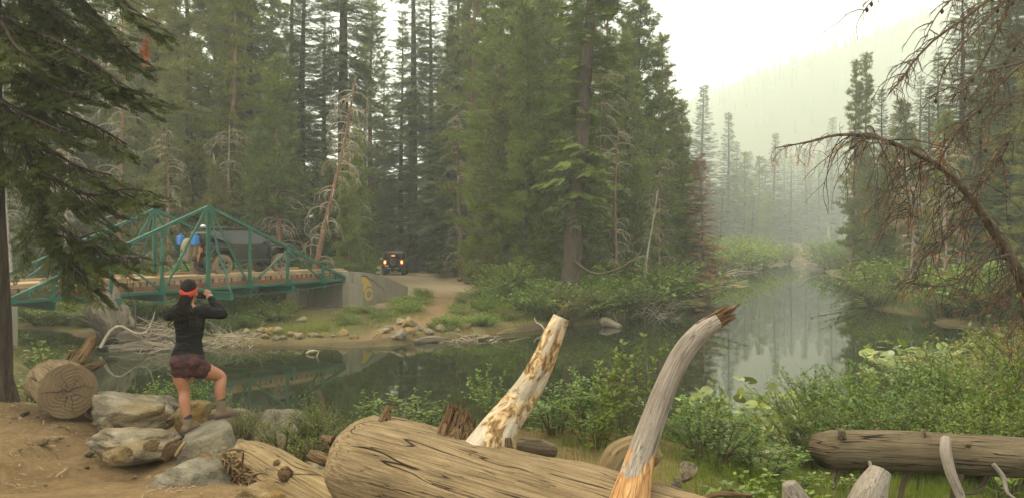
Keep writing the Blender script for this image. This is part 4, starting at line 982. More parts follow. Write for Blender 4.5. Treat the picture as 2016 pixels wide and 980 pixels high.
JU, JV = 9.72, 1.98
jx, jy = bxy(JU, JV); jz = dkz(JU) + 0.002; JR = math.atan2(BU[1], BU[0]); JS = 0.96
jeep = offroader('black four-door off-road car with roof rack driving across the green bridge', (jx - .125 * .6, jy - .125 * .8, jz), JR, JS, 'blackpaint', 'blackpaint', 'tyre')
jeep.rotation_euler[1] = -math.atan((DECK_R - DECK_L) / BLEN)
def jw(x, y, z):
    c, s = math.cos(JR), math.sin(JR); return (jeep.location[0] + JS * (x * c - y * s), jeep.location[1] + JS * (x * s + y * c), jz + JS * z + JS * x * (DECK_R - DECK_L) / BLEN)
for y, lb in ((.62, 'blue water can behind the olive bag on the far rear corner of the black car'), (-.50, 'blue water can beside the rear pillar of the black car on the bridge')):
    c = thing('water_can', lb, 'water can', jw(-2.42, y, 1.28), JR, 'blue water cans on the black car'); c.scale = (JS,) * 3
    g = Geo(); box(g, (0, 0, .20), (.20, .34, .40)); o = g.build('can_body', M['bluecan'], c, False); bevel(o, .035, 3)
    g = Geo(); tube(g, resample([(0, -.10, .38), (0, -.09, .46), (0, .05, .46), (0, .07, .38)], 9), .018, 6); g.build('handle', M['bluecan'], c)
    g = Geo(); tube(g, np.array([(0, .12, .38), (0, .12, .45)]), .035, 10, (True, True)); g.build('cap', M['trim'], c)
    g = Geo(); box(g, (.16, 0, .05), (.34, .12, .06)); g.build('bracket', M['trim'], c, False)
b = thing('canvas_bag', 'olive canvas bag strapped over the spare wheel of the black car', 'bag', jw(-2.36, .06, .62), JR); b.scale = (JS,) * 3
g = Geo(); V = []
for z, x0, x1, hw in ((0, -.16, .0, .24), (.12, -.24, .0, .29), (.45, -.24, .0, .30), (.72, -.17, .0, .27), (.88, -.08, .0, .22), (.93, 0.02, .12, .20)): V += [(x0, -hw, z), (x0, hw, z), (x1, hw, z), (x1, -hw, z)]
g.add(V, [(0, 1, 2), (0, 2, 3), (20, 22, 21), (20, 23, 22)], [(i * 4 + k, i * 4 + (k + 1) % 4, (i + 1) * 4 + (k + 1) % 4, (i + 1) * 4 + k) for i in range(5) for k in range(4)])
o = fix_normals(g.build('bag_body', M['canvas'], b)); bevel(o, .03, 2)
g = Geo(); V = []
for z, x in ((.40, -.262), (.60, -.235), (.80, -.155), (.93, -.05), (.955, .10)): V += [(x, -.235, z), (x, .235, z), (x - .014, -.235, z + .008), (x - .014, .235, z + .008)]
g.add(V, None, sum([[(i * 4, i * 4 + 1, i * 4 + 5, i * 4 + 4), (i * 4 + 2, i * 4 + 6, i * 4 + 7, i * 4 + 3), (i * 4, i * 4 + 4, i * 4 + 6, i * 4 + 2), (i * 4 + 1, i * 4 + 3, i * 4 + 7, i * 4 + 5)] for i in range(4)], []) + [(0, 2, 3, 1)])
fix_normals(g.build('flap', M['canvas'], b))
for y in (-.13, .13): box(g := Geo(), (-.272, y, .42), (.02, .05, .16)); g.build('buckle_strap', M['trim'], b, False)
s_o = thing('recovery_strap', 'coil of brown recovery strap hung behind the black car on the bridge', 'strap', jw(-2.25, -.52, .70), JR); s_o.scale = (JS,) * 3
g = Geo(); tube(g, resample([(0, -.06, .45), (-.05, -.1, .2), (-.03, .02, -.05), (0, .12, .1), (-.02, .14, .42), (0, .02, .50), (0, -.06, .45)], 24), .035, 6); g.build('coil', M['strap'], s_o)
box(g := Geo(), (-.02, -.12, .38), (.06, .26, .14)); g.build('shackle_pouch', M['strap'], s_o, False)
wr = thing('white_bundle', 'small white bundle tied on the roof rack of the black car', 'bundle', jw(-1.6, .25, 2.02), JR)
g = Geo(); tube(g, resample([(-.12, 0, .06), (0, 0, .09), (.14, .02, .06)], 7), [.01, .04, .05, .055, .05, .04, .01], 10, (True, True)); g.build('cloth_wrap', M['white'], wr)

sx, sy = (771 - 1008) / FPX * 63, 63.0
suv = offroader('dusty dark off-road car with lit brake lights and pale top on the dirt lot', (sx, sy + 2, gz(sx, sy) + 0.0), math.radians(94), 1.0, 'dustpaint', 'dustpaint', 'dark', lit=True, rack=False)
g = Geo(); box(g, (-.6, 0, 1.905), (2.5, 1.30, .04)); o = g.build('pale_roof', M['tantop'], suv, False); bevel(o, .015, 2)

# parked trail machines beyond the lot
M['utvpaint'] = mat_plain('pale_grey_plastic', (0.42, 0.40, 0.36), 0.5, dust=(0.24, 0.20, 0.14))
M['tanpaint'] = mat_plain('tan_plastic', (0.42, 0.33, 0.2), 0.6, dust=(0.24, 0.19, 0.12))
M['yelpaint'] = mat_plain('yellow_plastic', (0.60, 0.36, 0.03), 0.5, dust=(0.35, 0.22, 0.06))
def buggy(label, px, Y, rz, paint):
    x = (px - 1008) / FPX * Y; root = thing('trail_buggy', label, 'buggy', (x, Y, gz(x, Y)), rz)
    def part(nm, g, mat, bev=0): o = g.build(nm, M[mat], root, False); fix_normals(o); (bevel(o, bev, 2) if bev else 0); return o
    prism(g := Geo(), [(-1.3, .45), (1.35, .45), (1.45, .75), (.65, 1.02), (.55, .62), (-.5, .62), (-.6, .98), (-1.35, .98)], -.55, .55); part('body', g, paint, .04)
    for s in (-1, 1):
        part('roll_cage', tube(Geo(), np.array([(.75, s * .6, .95), (.35, s * .58, 1.75), (-.75, s * .58, 1.75), (-1.1, s * .6, .95)]), .03, 6), 'trim')
        for xa in (-.98, 1.0):
            w = thing('wheel', None, None); w.parent = root; w.location = (xa, s * .66, .36); w.scale = (.8,) * 3; w.rotation_euler = (0, 0, 0 if s < 0 else math.pi); mesh_obj('tyre', TY2, None, w); mesh_obj('rim', RM, None, w)
        box(g := Geo(), (-.25, s * .28, .80), (.18, .42, .55)); part('seat', g, 'trim', .04)
    for x in (.35, -.2, -.75): part('cage_bar', tube(Geo(), np.array([(x, -.58, 1.75), (x, .58, 1.75)]), .03, 6), 'trim')
    box(g := Geo(), (-.2, 0, 1.79), (1.15, 1.18, .04)); part('roof', g, paint, .015)
    box(g := Geo(), (-1.05, 0, 1.12), (.6, 1.0, .26)); part('cargo', g, 'canvas', .05)
    return root
buggy('grey trail buggy parked beyond the dark car on the lot', 800, 78, math.radians(70), 'utvpaint')
buggy('tan trail buggy parked between the brush piles beyond the lot', 836, 80, math.radians(115), 'tanpaint')
def dirt_bike(label, px, Y, rz):
    x = (px - 1008) / FPX * Y; root = thing('dirt_bike', label, 'motorcycle', (x, Y, gz(x, Y)), rz)
    for xa in (-.68, .70):
        w = thing('wheel', None, None); w.parent = root; w.location = (xa, 0, .34)
        g = Geo(); a = np.linspace(0, 2 * np.pi, 25); tube(g, np.c_[.30 * np.cos(a), 0 * a, .30 * np.sin(a)], .045, 6); g.build('tyre', M['darktyre'], w)
        g = Geo(); tube(g, np.array([(0, -.06, 0), (0, .06, 0)]), .05, 8, (True, True))
        for k in range(8): bar(g, (0, 0, 0), (.27 * math.cos(k * .785), 0, .27 * math.sin(k * .785)), .012, .012, (0, 1, 0))
        g.build('hub', M['rim'], w, False)
    def part(nm, g, mat): return fix_normals(g.build(nm, M[mat], root, False))
    part('frame', prism(Geo(), [(-.35, .40), (.25, .36), (.45, .85), (.10, .80), (-.45, .78)], -.10, .10), 'trim')
    part('tank', prism(Geo(), [(-.10, .80), (.42, .78), (.50, .98), (.28, 1.05), (-.12, .94)], -.13, .13), 'yelpaint')
    part('seat', prism(Geo(), [(-.75, .92), (-.05, .88), (0, .96), (-.35, .97), (-.85, 1.02)], -.09, .09), 'trim')
    part('rear_fender', prism(Geo(), [(-.95, .95), (-.5, .88), (-.5, .92), (-1.0, 1.02)], -.10, .10), 'yelpaint')
    part('front_fender', prism(Geo(), [(.45, .72), (1.0, .68), (1.05, .72), (.5, .77)], -.08, .08), 'yelpaint')
    for s in (-1, 1): part('fork', tube(Geo(), np.array([(.70, s * .08, .34), (.46, s * .08, 1.05)]), .025, 6), 'steel')
    part('handlebar', tube(Geo(), np.array([(.38, -.40, 1.16), (.42, -.15, 1.10), (.42, .15, 1.10), (.38, .40, 1.16)]), .018, 6), 'trim')
    part('side_stand', tube(Geo(), np.array([(-.1, .08, .4), (-.15, .22, .0)]), .015, 5), 'steel')
    root.rotation_euler = (math.radians(-8), 0, rz); return root
dirt_bike('yellow dirt bike standing behind the brush piles beyond the lot', 876, 76, math.radians(150))
dirt_bike('yellow dirt bike with dark tail beside another bike beyond the lot', 884, 79, math.radians(80))
# ------------------------------------------------------------------ boulders and stones
def rock_mesh(seed, sub=4, n=16, rough=0.05, flat=1.0):
    """convex block cut by random planes, roughened; unit half-size"""
    import bmesh
    bm = bmesh.new(); bmesh.ops.create_icosphere(bm, subdivisions=sub, radius=1.0); D = unit(np.array([v.co[:] for v in bm.verts]))
    F_ = np.array([[v.index for v in f.verts] for f in bm.faces]); bm.free()
    r = np.random.default_rng(seed); N = unit(r.normal(size=(n + 10, 3))); dd = np.r_[r.uniform(0.55, 1.0, n), r.uniform(.85, 1.15, 10)]
    c = D @ N.T; rad = np.where(c > 0.05, dd[None] / np.maximum(c, 0.05), 9.0)
    k = 140.0; R = -np.log(np.exp(-k * np.minimum(rad, 3)).sum(1)) / k
    R = np.minimum(R, 1.5); V = D * R[:, None]
    st_ = fbm(V * np.array([1.3, 1.3, 3.2]) + seed, 3) * 5; led = (np.floor(st_) + sstep(.75, 1.0, st_ - np.floor(st_))) / 5       # broken ledges
    V = V + D * (rough * 1.6 * led + rough * fbm(V * 2.2 + seed, 4) + rough * 0.6 * np.abs(fbm(V * 6 + seed * 2, 3)))[:, None]
    lo, hi = V.min(0), V.max(0); V = (V - (lo + hi) / 2) / ((hi - lo) / 2)
    g = Geo(); g.add(V, F_); return g.mesh('boulder', False if sub <= 2 else True)
def boulder(seed, loc, half, rot=(0, 0, 0), mat='rock', label=None, group=None, name='boulder', sub=5, n=11, cat='rock', rough=0.05):
    me = rock_mesh(seed, sub, n, rough); o = mesh_obj(name, me, M[mat]); o.location = tuple(float(x) for x in loc); o.scale = half; o.rotation_euler = rot
    return tag(o, label, cat, group)
def rock_at(seed, x0, x1, y0, y1, Y, dep, mat, label, rot=(0, 0, 0), n=11, sink=0.12, rough=0.075):
    """boulder filling the given picture box at depth Y"""
    a, b = at(x0, y0, Y), at(x1, y1, Y); c = (a + b) / 2; hx, hz = abs(b[0] - a[0]) / 2, abs(a[2] - b[2]) / 2
    return boulder(seed, (c[0], Y, c[2] - hz * sink), (hx, dep, hz * (1 + sink)), rot, mat, label, None, n=n, rough=rough)
rock_at(1, 168, 345, 764, 862, 9.7, 0.50, 'rock', 'large pale boulder right of the sawn log end', (0, 0, .1))
rock_at(2, 296, 352, 775, 830, 10.3, 0.2, 'rockgrey', 'small grey rock behind the largest pale boulder')
rock_at(3, 333, 412, 784, 862, 9.5, 0.24, 'rockwarm', 'orange stained rock behind the standing person')
rock_at(4, 400, 500, 798, 850, 9.9, 0.3, 'rock', 'whitish flat rock behind the raised boot')
rock_at(6, 172, 352, 842, 902, 8.3, 0.42, 'rock', 'low flat tan slab beside the standing boulder', (0, 0.06, .2))
rock_at(7, 312, 478, 902, 1010, 6.75, 0.34, 'rockgrey', 'angular grey rock at the edge of the dirt road', (0, 0.10, -.3), n=11)
rock_at(8, 455, 580, 944, 1010, 6.2, 0.28, 'rockwarm', 'tan flat rock below the short pale log', (0, 0, .3))
rock_at(9, 496, 598, 808, 892, 9.6, 0.3, 'rockgrey', 'pointed grey rock among the weeds by the water', (0, -0.05, .2), n=11)
rock_at(10, 482, 530, 838, 886, 9.0, 0.18, 'rock', 'small round grey rock at the foot of the weeds')
rock_at(11, 598, 668, 905, 975, 6.95, 0.22, 'rock', 'grey rock wedged between the two logs')
rock_at(12, 192, 226, 818, 850, 9.1, 0.12, 'rock', 'small pointed stone before the largest pale boulder', n=8)
rock_at(16, 205, 262, 880, 912, 7.7, 0.16, 'rockwarm', 'small tan slab sunk in the dirt before the flat slab', (0, 0, .4))
rock_at(17, 455, 505, 862, 900, 8.0, 0.16, 'rock', 'pale angular rock right of the standing boulder', (0, 0, .7))
rock_at(18, 415, 450, 880, 912, 7.4, 0.12, 'rock', 'small pale rock below the standing boulder', (0, 0, .2))
rock_at(13, 282, 312, 862, 886, 7.9, 0.1, 'rockwarm', 'small brown stone on the dirt by the flat slab')
rock_at(14, 1338, 1378, 908, 945, 5.9, 0.08, 'rock', 'pale round stone in the leaves beside the upright limb')
rock_at(15, 1318, 1345, 936, 968, 5.7, 0.06, 'rock', 'small pale stone below the round stone in the leaves')
# the block she stands on: a wedge with a sloping, flat top
g = Geo(); YB = 8.3
def bp(px, py, Y): return at(px, py, Y)
topf = [bp(352, 878, 8.05), bp(370, 844, 8.78), bp(438, 818, 9.0), bp(455, 840, 8.5), bp(440, 848, 8.2)]
botf = [p + np.array([dx, dy, dz]) for p, (dx, dy, dz) in zip(topf, ((-.05, -.12, -.55), (-.05, .1, -.7), (.05, .12, -.85), (.16, .02, -.62), (.10, -.14, -.62)))]
import bmesh
bm = bmesh.new(); vs = [bm.verts.new(p) for p in topf + botf]
bmesh.ops.convex_hull(bm, input=vs); bmesh.ops.triangulate(bm, faces=bm.faces); 
for _ in range(4): bmesh.ops.subdivide_edges(bm, edges=bm.edges, cuts=1, use_grid_fill=True)
V = np.array([v.co[:] for v in bm.verts]); bm.normal_update(); Nn = np.array([v.normal[:] for v in bm.verts])
V2 = V + Nn * (0.03 * fbm(V * 3, 4) + 0.015 * np.abs(fbm(V * 9, 3)) * (1 - 0.8 * (Nn[:, 2:3] > 0.8).ravel()))[:, None]
for v, q in zip(bm.verts, V2): v.co = q
me = bpy.data.meshes.new('boulder'); cB = V2.mean(0); bm.transform(Matrix.Translation(-Vector(cB))); bm.to_mesh(me); bm.free(); me.shade_smooth()
stand = mesh_obj('boulder', me, M['rockgrey']); stand.location = tuple(cB); tag(stand, 'flat topped grey boulder that the person stands on', 'rock')

# stones along the far shore
protos = [rock_mesh(100 + k, 3, 10, 0.04) for k in range(7)]
for k, me in enumerate(protos): me.materials.append(M[('rock', 'rockwarm', 'rock', 'rockgrey', 'rock', 'rockwarm', 'rock')[k]]); me.shade_smooth()
r = np.random.default_rng(9); G_S = 'stones along the far shore'
def shore_stone(px, py, wpx, label='pale rounded stone lying along the muddy far shore', grp=G_S, dz=0.0, nm='shore_stone'):
    Y = HC * FPX / (py - 480); p = at(px, py, Y)
    z = max(gz(p[0], Y), -0.06)
    # keep the stone where the photo shows it on a bank that rises behind the shore
    for _ in range(4):
        Y = (HC - z) * FPX / (py - 480); x = (px - 1008) / FPX * Y; z = max(gz(x, Y), -0.06)
    h = wpx / FPX * Y / 2; o = mesh_obj(nm, protos[r.integers(0, 7)], None); o.location = (x, Y, z + h * 0.25 + dz); o.scale = (h, h * r.uniform(.7, 1), h * r.uniform(.55, .8)); o.rotation_euler = (r.uniform(-.2, .2), r.uniform(-.2, .2), r.uniform(0, 6.28)); tag(o, label, 'stone', grp)
for px, py, w in [(470, 668, 22), (485, 660, 20), (500, 672, 18), (515, 664, 24), (530, 660, 26), (546, 658, 30), (560, 668, 20), (575, 662, 24), (594, 650, 24), (612, 668, 18), (630, 664, 16), (675, 660, 28), (690, 672, 14), (522, 678, 20), (545, 680, 22), (590, 678, 26), (617, 676, 18), (655, 676, 12), (700, 678, 14),
    (740, 664, 22), (752, 658, 18), (765, 654, 20), (760, 672, 20), (787, 678, 34), (790, 662, 22), (806, 664, 40), (808, 674, 26), (828, 668, 26), (845, 672, 22), (868, 668, 30), (917, 663, 22), (900, 668, 14), (775, 680, 14), (455, 672, 16), (440, 666, 18), (428, 672, 14), (935, 664, 12)]:
    shore_stone(px, py, w)
# loose stones and clods on the dirt road
for px, py, w in [(62, 882, 10), (92, 868, 14), (85, 880, 22), (120, 878, 12), (178, 884, 16), (235, 820, 12), (178, 898, 24), (172, 918, 10), (135, 892, 9), (48, 815, 20), (70, 822, 16), (28, 826, 12), (120, 842, 10), (150, 858, 9), (228, 905, 12), (248, 912, 10), (206, 868, 8), (40, 920, 8), (90, 940, 9), (265, 938, 14), (290, 955, 12), (300, 895, 12)]:
    Y = 2.1 * FPX / (py - 480); x = (px - 1008) / FPX * Y; z = gz(x, Y)
    for _ in range(3): Y = (HC - z) * FPX / (py - 480); x = (px - 1008) / FPX * Y; z = gz(x, Y)
    h = w / FPX * Y / 2; o = mesh_obj('loose_stone', protos[r.integers(0, 7)], None); o.location = (x, Y, z + .2 * h); o.scale = (h, h * .8, h * .55); o.rotation_euler = (0, 0, r.uniform(0, 6)); tag(o, 'small loose stone lying on the dirt road', 'stone', 'loose stones on the road')
# bark chips and grit on the near bank
n = 9000; X = r.uniform(-8.5, -0.8, n); Y = r.uniform(4.5, 12.0, n); w = fbm(np.c_[X * .8, Y * .8, X * 0], 3); k = (w > -0.05) | (Y > 8.0); X, Y = X[k], Y[k]; Z = height(np.c_[X, Y])
tv = np.array([(-1, -.35, 0), (1, -.25, 0), (.9, .35, 0), (-.8, .3, 0), (-.9, -.25, .25), (.85, -.2, .22), (.7, .25, .25), (-.7, .2, .22)]); tt = np.array([(4, 5, 6), (4, 6, 7), (0, 1, 5), (0, 5, 4), (1, 2, 6), (1, 6, 5), (2, 3, 7), (2, 7, 6), (3, 0, 4), (3, 4, 7)])
a = r.uniform(0, 6.28, len(X)); d = np.c_[np.cos(a), np.sin(a), r.normal(0, .25, len(X))]; sc = r.gamma(2.0, 0.004, len(X)) + 0.003
g = Geo(); scatter(g, tv, tt, np.c_[X, Y, Z + .004], rot_to(d), np.c_[sc * r.uniform(.8, 2.4, len(X)), sc, sc]); M['chip'] = mat_plain('bark_chips', (0.13, 0.085, 0.045), 0.95, dust=(0.28, 0.20, 0.11), dscale=6, amount=0.9)
tag(g.build('bark_litter', M['chip'], smooth=False), 'bark chips, twigs and grit strewn over the dirt bank', 'litter', kind='stuff')

# ------------------------------------------------------------------ logs
def log_fn(seed, amp=0.06, groove=0.02):
    def fn(u, a):
        p = np.stack([u * 0.9, 1.3 * np.cos(a), 1.3 * np.sin(a)], -1).reshape(-1, 3) + seed
        q = np.stack([u * 0.22, 6 * np.cos(a), 6 * np.sin(a)], -1).reshape(-1, 3) + seed
        w = np.abs(fbm(q, 3)); return (1 + amp * fbm(p, 3) * 1.6 - groove * np.exp(-(w / 0.045) ** 2) * 1.6).reshape(u.shape)
    return fn
def log_part(name, path, rad, mat, parent, seed, nseg=60, sides=40, amp=.06, groove=.02, cap=(True, True), smooth=True):
    g = Geo(); pr = np.c_[np.asarray(path, float), np.asarray(rad, float)]; q = resample(pr, nseg); tube(g, q[:, :3], np.maximum(q[:, 3], .004), sides, cap, log_fn(seed, amp, groove), seed); return g.build(name, M[mat], parent, smooth)
def sub(p, o): return [tuple(np.asarray(x, float) - o) for x in p]
def splinters(name, base, d, rad, mat, parent, n, l0, l1, seed):
    """torn fibres at the broken end of a limb"""
    r_ = np.random.default_rng(seed); d = unit(d); R = rot_to(np.array([d]))[0]; g = Geo()
    for k in range(n):
        a = r_.uniform(0, 6.28); q = math.sqrt(r_.uniform(0, 1)) * rad * .9; o = base + R[:, 1] * q * math.cos(a) + R[:, 2] * q * math.sin(a); l = r_.uniform(l0, l1); e = unit(d + r_.normal(0, .10, 3))
        tube(g, np.array([o - d * .12, o + e * l * .5, o + e * l]), [rad * .17, rad * .12, .003], 5, (False, True), seed=k)
    o = g.build(name, M[mat], parent, False); o['kind'] = 'stuff'; return o

# 1 big weathered log across the foreground with its two tall limbs
o0 = at(790, 905, 5.45); big = thing('fallen_log', 'huge weathered fallen log with two tall upright broken limbs', 'log', o0)
A = np.array([-1.22, 5.86, 1.975]); D = unit(np.array([.80, -.60, -0.045])); pts = [A + D * s for s in (0.0, .03, .10, .25, .6, 1.2, 2.0, 2.8, 3.6, 4.6)]; rad = [.13, .23, .30, .34, .362, .362, .352, .338, .32, .29]
log_part('trunk', sub(pts, o0), rad, 'log', big, 3.0, 180, 110, .13, .030)
la = [at(938, 915, 5.1), at(980, 845, 5.35), at(1018, 796, 5.62), at(1048, 752, 5.64), at(1072, 705, 5.66), at(1092, 655, 5.68), at(1105, 624, 5.69)]
log_part('upright_limb', sub(la, o0), [.16, .125, .112, .10, .088, .075, .062], 'flaky', big, 7.0, 70, 36, .16, .05)
lb = [at(1240, 985, 4.22), at(1260, 905, 4.42), at(1288, 822, 4.52), at(1312, 758, 4.54), at(1344, 694, 4.56), at(1380, 652, 4.57), at(1412, 630, 4.58)]
o = log_part('upright_limb', sub(lb, o0), [.10, .078, .070, .067, .064, .060, .050], 'greyLimb', big, 9.0, 90, 36, .10, .03); o['label'] = 'bleached curved limb with a torn tip'
splinters('torn_tip', np.array(lb[-1]) - o0, np.array(lb[-1]) - lb[-2] + np.array([.02, 0, .0]), .058, 'rotten', o, 44, .03, .13, 3)
g = Geo(); tube(g, resample(sub([at(1395, 640, 4.575), at(1425, 618, 4.585), at(1456, 597, 4.6)], o0), 8), np.linspace(.045, .004, 8), 7, fn=log_fn(4, .3, .1)); g.build('long_splinter', M['rotten'], o)
g = Geo(); q = resample(np.c_[sub([at(1224, 1060, 4.05), at(1240, 985, 4.22), at(1252, 935, 4.36), at(1264, 890, 4.45), at(1272, 862, 4.50)], o0), [.13, .11, .092, .079, .073]], 24)
tube(g, q[:, :3], q[:, 3], 32, (False, False), lambda u, a: (1 + .06 * fbm(np.stack([u * 5, 2 * np.cos(a), 2 * np.sin(a)], -1).reshape(-1, 3), 3).reshape(u.shape)) * (1 - .2 * sstep(u.max() * .7, u.max(), u + .05 * np.sin(a * 3)))); o = g.build('torn_heartwood', M['heart'], big); o['label'] = 'orange torn wood at the foot of the bleached limb'
st = [at(880, 890, 5.25), at(893, 838, 5.35), at(902, 812, 5.37)]; o = log_part('broken_stub', sub(st, o0), [.16, .12, .085], 'rotten', big, 12.0, 40, 44, .5, .2)
splinters('torn_tip', np.array(st[-1]) - o0, (0.3, 0, 1), .095, 'rotten', o, 46, .005, .055, 5)
for (p0, p1, rr, sd) in ((at(755, 835, 5.6), at(766, 798, 5.62), .035, 1), (at(995, 885, 5.2), at(1000, 862, 5.2), .045, 2), (at(655, 868, 5.9), at(632, 860, 5.92), .028, 3), (at(925, 905, 5.0), at(932, 892, 4.95), .04, 4), (at(800, 842, 5.6), at(808, 830, 5.6), .05, 6)):
    log_part('knot_stub', sub([p0, (p0 + p1) / 2, p1], o0), [rr * 1.5, rr, rr * .6], 'rotten', big, sd, 8, 12, .2, .1)
# 2 sawn log on the left with snags
o1 = at(135, 770, 9.15); saw = thing('sawn_log', 'sawn log end facing out with cracked rings and broken snags', 'log', o1); ax_ = unit(np.array([-.66, .75, -.03])); saw.rotation_euler = (0, 0, math.atan2(ax_[1], ax_[0]))
rr = .318
log_part('trunk', [(x, 0, z) for x, z in ((0.0, 0), (.03, 0), (.2, .01), (.5, .02), (.8, .01), (1.1, -.03), (1.4, -.09), (1.7, -.17))], [rr, rr, rr * .99, rr * .96, rr * .88, rr * .8, rr * .72, rr * .6], 'log', saw, 21.0, 70, 56, .06, .02, (False, True))
g = Geo(); fnl = log_fn(21.0, .06, .02); ang = np.arange(56) * 2 * np.pi / 56; R_ = rr * fnl(np.full((1, 56), 0.0), ang[None])[0]
# the tube's first ring sits in the plane x=0; rebuild its outline for the sawn face with cracks cut into it
tt_, NN_, BB_ = frames(np.array([(0, 0, 0), (.04, 0, 0), (.3, 0, .01)])); V = []
for k, q in enumerate((1.0, .8, .6, .4, .2)):
    for j in range(56): V.append(np.array([-0.012 + .006 * math.sin(j * 3 + k), 0, 0]) * (k > 0) + R_[j] * q * (math.cos(ang[j]) * NN_[0] + math.sin(ang[j]) * BB_[0]))
V.append(np.array([-.01, 0, 0])); Q = [(k * 56 + j, (k + 1) * 56 + j, (k + 1) * 56 + (j + 1) % 56, k * 56 + (j + 1) % 56) for k in range(4) for j in range(56)]; T = [(4 * 56 + j, 280, 4 * 56 + (j + 1) % 56) for j in range(56)]
g.add(V, T, Q); face = g.build('sawn_face', M['sawn'], saw)
r2 = np.random.default_rng(3)
for k, (a, l) in enumerate([(0.12, .33), (3.05, .30), (1.3, .22), (2.1, .16), (4.4, .24), (5.2, .15), (0.8, .14), (3.7, .17), (4.9, .2)]):
    pts = []; p = np.array([-.016, .05 * math.cos(a) * (k > 1), .05 * math.sin(a) * (k > 1)])
    for s in range(6): pts.append(p.copy()); aa = a + r2.normal(0, .25); p = p + l / 5 * np.array([0, math.cos(aa), math.sin(aa)])
    g = Geo(); tube(g, np.array(pts), np.linspace(.010 if k < 2 else .005, .002, 6), 5); g.build('drying_crack', M['darkgap'], face)
def saw_l(px, py, Y):
    d = at(px, py, Y) - o1; c, s = math.cos(-saw.rotation_euler[2]), math.sin(-saw.rotation_euler[2]); return (d[0] * c - d[1] * s, d[0] * s + d[1] * c, d[2])
for nm, ps, rs in (('snag', [(140, 735, 9.5), (160, 705, 9.6), (178, 675, 9.7), (190, 656, 9.75)], [.11, .085, .07, .03]), ('snag', [(118, 740, 9.8), (140, 700, 9.9), (150, 690, 9.95)], [.09, .06, .045]), ('snag', [(158, 735, 9.45), (185, 722, 9.5), (207, 711, 9.55)], [.07, .05, .03]), ('snag', [(92, 735, 10.1), (88, 705, 10.1)], [.06, .035]), ('snag', [(105, 730, 10), (108, 708, 10)], [.05, .03]), ('snag', [(70, 770, 9.9), (66, 748, 9.9)], [.05, .03])):
    o = log_part(nm, [saw_l(*p) for p in ps], rs, 'rotten', saw, len(ps) + rs[0] * 100, 26, 16, .3, .12)
# 3 short pale log between road and big log
o2 = at(560, 935, 6.55); sh = thing('short_log', 'short pale barkless log with a sawn branch stub lying by the rocks', 'log', o2)
pl = [at(474, 900, 7.15), at(484, 905, 7.1), at(520, 925, 6.85), at(570, 955, 6.5), at(630, 985, 6.1), at(700, 1025, 5.7)]; pl = [p + np.array([0, 0, -.03]) for p in pl]
log_part('trunk', sub(pl, o2), [.17, .205, .235, .24, .235, .22], 'paleLog', sh, 31.0, 70, 56, .06, .02)
o = log_part('branch_stub', sub([at(575, 950, 6.38), at(565, 938, 6.27), at(560, 930, 6.2)], o2), [.075, .062, .055], 'rotten', sh, 5.0, 10, 16, .1, .04, (False, True))
log_part('knot_stub', sub([at(548, 922, 6.5), at(545, 908, 6.48)], o2), [.05, .03], 'rotten', sh, 6.0, 6, 12, .3, .1)
g = Geo(); r3 = np.random.default_rng(8)
for k in range(150):
    s = r3.uniform(0, 1); b = at(440 + 60 * s + r3.normal(0, 12), 900 + 50 * s + r3.normal(0, 10), 6.95 - .5 * s); b[2] = max(b[2], gz(b[0], b[1]) + .02); d = unit(np.array([.5, -.35, -.25]) + r3.normal(0, .35, 3)); l = r3.uniform(.06, .2)
    tube(g, np.array([b, b + d * l * .5 + [0, 0, .012], b + d * l]) - o2, [.006, .012, .004], 4)
o = g.build('shredded_bark', M['rotten'], sh, False); o['kind'] = 'stuff'
# 4 grey log on the right propped on its branches
o3 = at(1640, 886, 7.3); gl = thing('propped_log', 'grey cracked log propped up on its own dead branches above the grass', 'log', o3)
gp = [at(1628, 884, 7.35), at(1634, 884, 7.34), at(1700, 884, 7.25), at(1800, 888, 7.1), at(1900, 893, 6.95), at(2016, 900, 6.8), at(2200, 915, 6.5)]
log_part('trunk', sub(gp, o3), [.168, .178, .18, .183, .178, .172, .16], 'greyLog', gl, 41.0, 120, 56, .05, .02, (True, True))
g = Geo(); c_ = at(1627, 884, 7.353) - o3; dn_ = unit(at(1628, 884, 7.35) - at(1700, 884, 7.25)); tube(g, np.array([c_, c_ + dn_ * .012]), [.163, .158], 36, (False, True), log_fn(2, .05, 0)); g.build('weathered_end', M['rotten'], gl)
for nm, ps, rs, mt in (('branch_leg', [(1862, 862, 6.80), (1862, 888, 6.72), (1872, 930, 6.66), (1890, 975, 6.6), (1900, 1010, 6.55)], [.042, .047, .042, .036, .03], 'greyLimb'), ('branch_leg', [(1890, 915, 6.95), (1882, 960, 6.95), (1878, 1010, 6.9)], [.06, .045, .04], 'greyLog'), ('branch_leg', [(1655, 912, 7.3), (1650, 935, 7.3), (1640, 962, 7.25)], [.045, .022, .012], 'greyLog'), ('branch_leg', [(1710, 902, 7.1), (1715, 920, 7.05), (1718, 938, 7.05)], [.014, .016, .01], 'greyLimb'), ('branch_leg', [(1795, 920, 7.2), (1780, 948, 7.2), (1768, 1000, 7.2)], [.028, .025, .02], 'greyLog'), ('branch_leg', [(1945, 925, 7.0), (1935, 955, 7.0), (1915, 968, 6.9), (1885, 968, 6.8)], [.026, .022, .02, .016], 'greyLog'), ('branch_leg', [(1955, 912, 6.7), (1975, 938, 6.65), (1983, 968, 6.6), (2005, 985, 6.55)], [.020, .022, .016, .01], 'greyLimb'), ('branch_leg', [(1800, 920, 7.2), (1808, 945, 7.2), (1806, 962, 7.2)], [.01, .009, .006], 'greyLog')):
    log_part(nm, sub([at(*p) for p in ps], o3), rs, mt, gl, rs[0] * 99, 24, 14, .15, .06)
